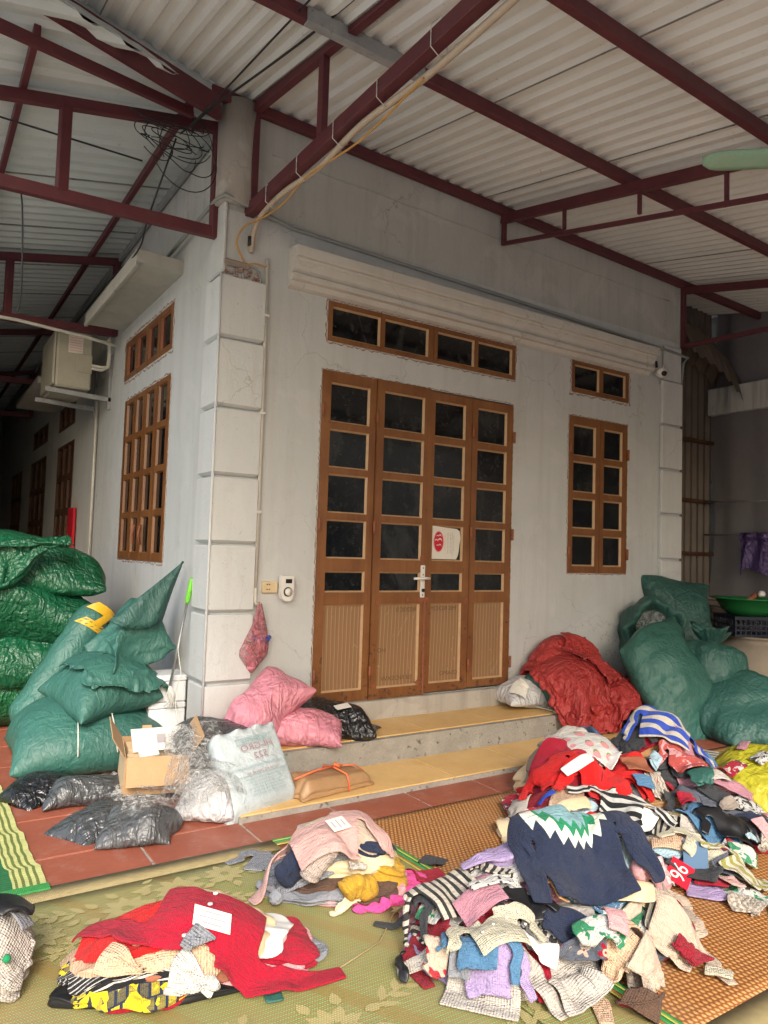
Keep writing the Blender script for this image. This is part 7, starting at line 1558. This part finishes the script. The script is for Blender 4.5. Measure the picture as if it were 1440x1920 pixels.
G('green_print_top', 'greenprint', 1135, 1740, -2, 'cloth', .46, 'green and white patterned knit half way up the front heap', 'garment', long_=.6, squash=.85, crump=.02)
G('cream_jumper', 'cream', 1190, 1690, -14, 'cloth', .36, 'cream knit with wavy edge at the right of the navy jumper', 'garment', long_=.6, squash=.8, crump=.025)
G('speckled_jumper', 'leopard', 1225, 1640, -10, 'cloth', .30, 'black speckled white knit rolled round a pink one at the right shoulder of the heap', 'garment', long_=.8, squash=.8, crump=.02)
roll('pink_fold', 'rose', 1196, 1650, 1250, 1632, .038, 'pale pink knit bulging out of the speckled one')
G('lilac_sleeve', 'lilac', 895, 1622, 10, 'cloth', .34, 'lilac sleeve lying across the striped jumper', 'garment', long_=.45, squash=.9, crump=.012)
G('branch_jumper', 'branch', 925, 1655, 10, 'cloth', .40, 'white knit with thin black branches below the lilac sleeve', 'garment', long_=.30, squash=.9, crump=.012)
G('pink_sleeve', 'rose', 1152, 1720, -4, 'cloth', .18, 'pale pink sleeve hanging straight down from under the navy jumper', 'garment', long_=2.0, squash=.95, crump=.010)
G('plaid_sleeve', 'camel', 1045, 1690, 14, 'cloth', .16, 'camel plaid sleeve showing between the navy sleeves', 'garment', long_=2.2, squash=.95, crump=.01)
# ---- the long heap behind it
c4 = (1.75, -1.95)
filler('long back heap', [('cream', -.70, .12, .40, .36, .05, -20), ('redwhite', -.60, .0, .40, .36, .06, -10), ('beige', -.40, -.18, .44, .36, .05, -34), ('black', -.10, -.12, .50, .40, .06, -30), ('crimson', .10, -.35, .40, .36, .05, -40), ('taupe', .35, -.30, .40, .36, .05, -20), ('grey', -.25, .25, .50, .40, .06, -20), ('brown', .15, .22, .50, .40, .06, -10), ('slate', .50, .20, .50, .40, .06, -25), ('oatmeal', .60, -.12, .44, .36, .05, -30), ('wine', .90, -.02, .40, .34, .05, 10), ('chevron', .60, -.50, .36, .34, .05, -50), ('olivestripe', 1.0, .28, .40, .34, .05, 20)], c4)
filler('long back heap', [('scarlet', -.45, .06, .42, .36, .06, -14), ('bwband', -.15, -.05, .46, .38, .06, -26), ('charcoal', .10, .16, .46, .40, .07, -10), ('rust', .30, .14, .44, .38, .06, -20), ('teal', .50, .10, .40, .36, .06, -30), ('camel', .05, .0, .42, .34, .05, -40), ('white', -.20, .18, .42, .36, .06, -16), ('crimson', .28, -.08, .36, .34, .05, -20), ('denim', .62, .12, .36, .34, .06, -10), ('grey', .36, -.20, .36, .30, .05, -44)], c4)
filler('long back heap', [('oatmeal', .14, .22, .42, .36, .07, -14), ('brick', .40, .18, .40, .36, .07, -20), ('charcoal', .20, .10, .40, .34, .06, -24), ('cream', .46, .24, .40, .34, .07, -20), ('scarlet', -.16, .12, .36, .32, .06, -14), ('camel', .30, .22, .36, .32, .06, -16)], c4)
filler('long back heap', [('brick', .44, .26, .34, .30, .06, -20), ('sky', .30, .28, .32, .28, .05, -20)], c4)
filler('long back heap', [('cream', .28-1.75+1.75, .0, .01, .01, .02, 0)][:0], c4)
for (mt, x, y, w, d, th, r) in (('redwhite', 1.30, -1.62, .44, .36, .07, -20), ('scarlet', 1.45, -1.58, .42, .36, .08, -30), ('beige', 1.62, -1.42, .44, .36, .10, -20), ('charcoal', 1.78, -1.35, .46, .38, .10, -24), ('cream', 1.60, -1.38, .38, .32, .09, -16), ('camel', 1.85, -1.45, .42, .36, .09, -30), ('brick', 1.52, -1.52, .38, .32, .09, -30), ('wine', 1.25, -1.75, .40, .34, .06, -30), ('oatmeal', 1.72, -1.40, .34, .30, .08, -12), ('denim', 2.0, -1.50, .40, .36, .08, -12), ('crimson', 1.42, -1.66, .36, .32, .06, -30), ('slate', 1.90, -2.25, .40, .34, .07, -36), ('olivestripe', 1.60, -2.35, .36, .30, .06, -20), ('mauve', 2.10, -2.05, .36, .32, .08, -30)):
    filler('long back heap', [(mt, x-c4[0], y-c4[1], w, d, th, r)], c4)
odds('long back heap')
G('olive_striped_jumper', 'olivestripe', 1350, 1420, -30, 'sweater', .55, 'cream jumper with olive stripes lying in front of the sacks', arm=50, squash=.85, crump=.02)
G('oatmeal_roll', 'oatmeal', 1345, 1450, 10, 'cloth', .34, 'rolled oatmeal knit right of the striped top', 'garment', long_=.6, squash=.8, crump=.025)
G('patterned_sleeve', 'redwhite', 1000, 1530, -30, 'cloth', .38, 'red sleeve with grey and white pattern at the left foot of the long heap', 'garment', long_=1.0, squash=.85, crump=.025)
G('beige_sleeve', 'cable', 952, 1545, -10, 'cloth', .22, 'beige cable sleeve hanging at the very left of the long heap', 'garment', long_=1.6, squash=.85, crump=.02)
G('mustard_sleeve', 'ribpeach', 985, 1465, 26, 'cloth', .30, 'yellow-orange sleeve pointing to the steps from the red jumpers', 'garment', long_=.38, squash=.92, crump=.01)
G('blue_sleeve', 'royal', 1025, 1500, 20, 'cloth', .28, 'narrow royal blue sleeve under the red jumpers', 'garment', long_=.35, squash=.9, crump=.012)
G('red_jumper', 'scarlet', 1035, 1450, 10, 'sweater', .62, 'bright red jumper bunched at the left end of the long heap', arm=60, squash=.78, crump=.035)
G('red_jumper', 'scarlet', 1130, 1478, 8, 'sweater', .66, 'smooth bright red jumper spread over the middle of the long heap', arm=40, squash=.88, crump=.022)
G('cream_hem', 'cream', 1070, 1520, 16, 'cloth', .60, 'long cream knit edge curving above the navy yoke jumper', 'garment', long_=.32, squash=.85, crump=.02)
G('banded_jumper', 'bwband', 1165, 1530, -26, 'sweater', .58, 'black and white banded jumper in the middle of the long heap', arm=35, squash=.88, crump=.02)
G('zebra_jumper', 'bwstripe', 1160, 1560, 60, 'cloth', .38, 'thin black and cream striped knit in front of the banded jumper', 'garment', long_=.8, squash=.88, crump=.012)
G('cream_strip', 'ivory', 1195, 1590, -36, 'cloth', .50, 'pale yellow knit edge right of the navy yoke jumper', 'garment', long_=.36, squash=.88, crump=.015)
G('pink_check_sleeve', 'pinkcheck', 1228, 1608, -42, 'cloth', .34, 'pink checked sleeve right of the pale yellow edge', 'garment', long_=.40, squash=.88, crump=.012)
G('red_panel_jumper', 'crimson', 1335, 1655, -30, 'cloth', .34, 'crimson knit with pointed corner beside the 96 patch', 'garment', long_=.8, squash=.92, crump=.012)
G('peach_rib_jumper', 'ribpeach', 1258, 1575, -20, 'sweater', .46, 'peach ribbed jumper lying flat in the middle right of the long heap', arm=40, squash=.9, crump=.012)
o, P, mk, uv = G('cream_square_jumper', 'ivory', 1320, 1605, -34, 'sweater', .46, 'ivory knit with a grey-blue square on it', 'sweater', arm=50, squash=.9, crump=.012)
p = pix(1304, 1608); flat_on((p[0], p[1], SC-20), [(-.05, -.055), (.05, -.05), (.052, .055), (-.048, .052)], 'square_patch', 'denim', o, .003, .004)
G('grey_cuff', 'slate', 1365, 1640, -60, 'cloth', .28, 'slate grey sleeve end right of the ivory knit', 'garment', long_=.9, squash=.85, crump=.015)
G('pink_roll', 'dusty', 1375, 1665, 20, 'cloth', .20, 'small dusty pink bundle at the edge of the orange mat', 'garment', long_=1.0, squash=.75, crump=.025)
G('black_jumper', 'black', 1370, 1545, 8, 'sweater', .50, 'plain black jumper in the right part of the long heap', arm=60, squash=.86, crump=.022)
G('sky_cuff', 'sky', 1402, 1570, 10, 'cloth', .24, 'pale blue cuff between the black jumper and the pink knit', 'garment', long_=.8, squash=.8, crump=.022)
G('rose_knit', 'rose', 1432, 1560, 30, 'cloth', .24, 'ribbed rose knit at the right edge below the yellow cloth', 'garment', long_=1.2, squash=.8, crump=.02)
G('nordic_jumper', 'nordic', 1400, 1645, -52, 'sweater', .50, 'cream jumper with olive leaf bands trailing at the right edge', arm=50, squash=.88, crump=.015)
G('chevron_sleeve', 'chevron', 1425, 1610, -30, 'cloth', .28, 'taupe and cream chevron sleeve at the right edge', 'garment', long_=1.2, squash=.88, crump=.012)
G('taupe_sleeve', 'taupe', 1365, 1500, 40, 'cloth', .24, 'taupe ribbed sleeve over the black jumper', 'garment', long_=1.2, squash=.85, crump=.015)
G('teal_jumper', 'teal', 1320, 1462, -10, 'cloth', .34, 'teal knit at the right flank of the long heap', 'garment', long_=1.0, squash=.85, crump=.02)
G('blue_knit', 'blue', 1205, 1472, 10, 'cloth', .28, 'light blue knit below the pale sleeve', 'garment', long_=.7, squash=.85, crump=.02)
G('grey_knit', 'charcoal', 1245, 1500, -20, 'cloth', .36, 'charcoal knit with tan edge under the brick red one', 'garment', long_=1.0, squash=.85, crump=.025)
G('red_tail', 'crimson', 1290, 1505, -8, 'cloth', .20, 'crimson sleeve tail hanging from the middle of the long heap', 'garment', long_=1.6, squash=.88, crump=.012)
G('slate_tail', 'slate', 1325, 1510, -12, 'cloth', .16, 'slate grey sleeve tail beside the crimson one', 'garment', long_=1.8, squash=.88, crump=.012)
G('rust_knit', 'rust', 1195, 1440, 0, 'cloth', .36, 'rust brown knit showing under the dark jumper', 'garment', long_=1.0, squash=.85, crump=.02)
G('dark_jumper', 'charcoal', 1175, 1395, -24, 'sweater', .52, 'dark grey jumper with tan piping beside the strawberry bag', arm=60, squash=.78, crump=.035)
G('brick_jumper', 'pinkwaves', 1290, 1430, -16, 'sweater', .56, 'brick red jumper with pink trim hanging below the blue stripes', arm=60, squash=.86, crump=.02)
G('breton_jumper', 'breton', 1248, 1372, -22, 'sweater', .74, 'blue and cream striped jumper crowning the long heap', arm=62, arm2=68, squash=.9, crump=.018, neck=False)
G('sky_sleeve', 'sky', 1225, 1430, -6, 'cloth', .19, 'pale sky blue sleeve hanging under the striped jumper', 'garment', long_=2.1, squash=.92, crump=.010)
p = pix(1245, 1348); 
p = pix(1105, 1405); bag('strawberry_pouch', MAT['berry'], (p[0], p[1], p[2]-.03), (8, 6, SC+14), w=.44, h=.38, seed=41, fill=.55, press=1.4, cell=.016, label='white pouch printed with pink strawberries at the top left of the long heap', cat='pouch')
G('white_lining', 'white', 1085, 1440, 20, 'cloth', .44, 'white strawberry printed cloth trailing below the pouch', 'garment', long_=.35, squash=.88, crump=.015)
o, P, mk, uv = G('yoke_jumper', 'yoke', 1085, 1625, 14, 'sweater', .92, 'navy jumper with green and cream zigzag yoke, topmost of the front heap', 'sweater', arm=68, arm2=76, squash=.90, crump=.024, steps=50, neck=False, cell=.0135, long_=1.0)
o, P, mk, uv = G('number_jumper', 'charcoal', 1300, 1640, -40, 'cloth', .58, 'charcoal knit with a red patch reading 96', 'garment', long_=.55, squash=.94, crump=.012)
p = pix(1275, 1634); pt_, _ = flat_on((p[0], p[1], SC+52), [(-.06, -.045), (.06, -.045), (.06, .045), (-.06, .045)], 'red_patch', 'redprint', o, .002, .005); heap_text('96', .085, 1275, 1634, 52, 'white', o, pt_)
# yellow satin and odds on the right
bag('yellow_cloth_bundle', MAT['yellowcloth'], tuple(pix(1445, 1490)), (6, -8, -30), w=.70, h=.60, seed=42, fill=.85, press=1.4, cell=.022, label='glossy yellow-green satin bundle at the right edge', cat='bundle')
G('red_print_knit', 'redwhite', 1375, 1440, 30, 'cloth', .36, 'red and white printed knit near the yellow bundle', 'garment', long_=.6, squash=.85, crump=.02)
G('pink_sleeve', 'mauve', 1395, 1400, 50, 'cloth', .34, 'mauve sleeve with black cuff pointing left at the right edge', 'garment', long_=.4, squash=.9, crump=.015)
G('dotted_knit', 'leopard', 1428, 1425, 20, 'cloth', .26, 'white knit with dark dots above the yellow bundle', 'garment', long_=.9, squash=.85, crump=.015)
G('cream_bundle', 'oatmeal', 1310, 1400, 0, 'cloth', .0001, '', 'garment') if False else None

for nm_, x_, y_ in (('pink', -.06, -1.76), ('front', .45, -2.46), ('back', 2.2, -1.75)): print('H', nm_, HM[int((x_-HX0)/HC)-12:int((x_-HX0)/HC)+12, int((y_-HY0)/HC)-12:int((y_-HY0)/HC)+12].max())
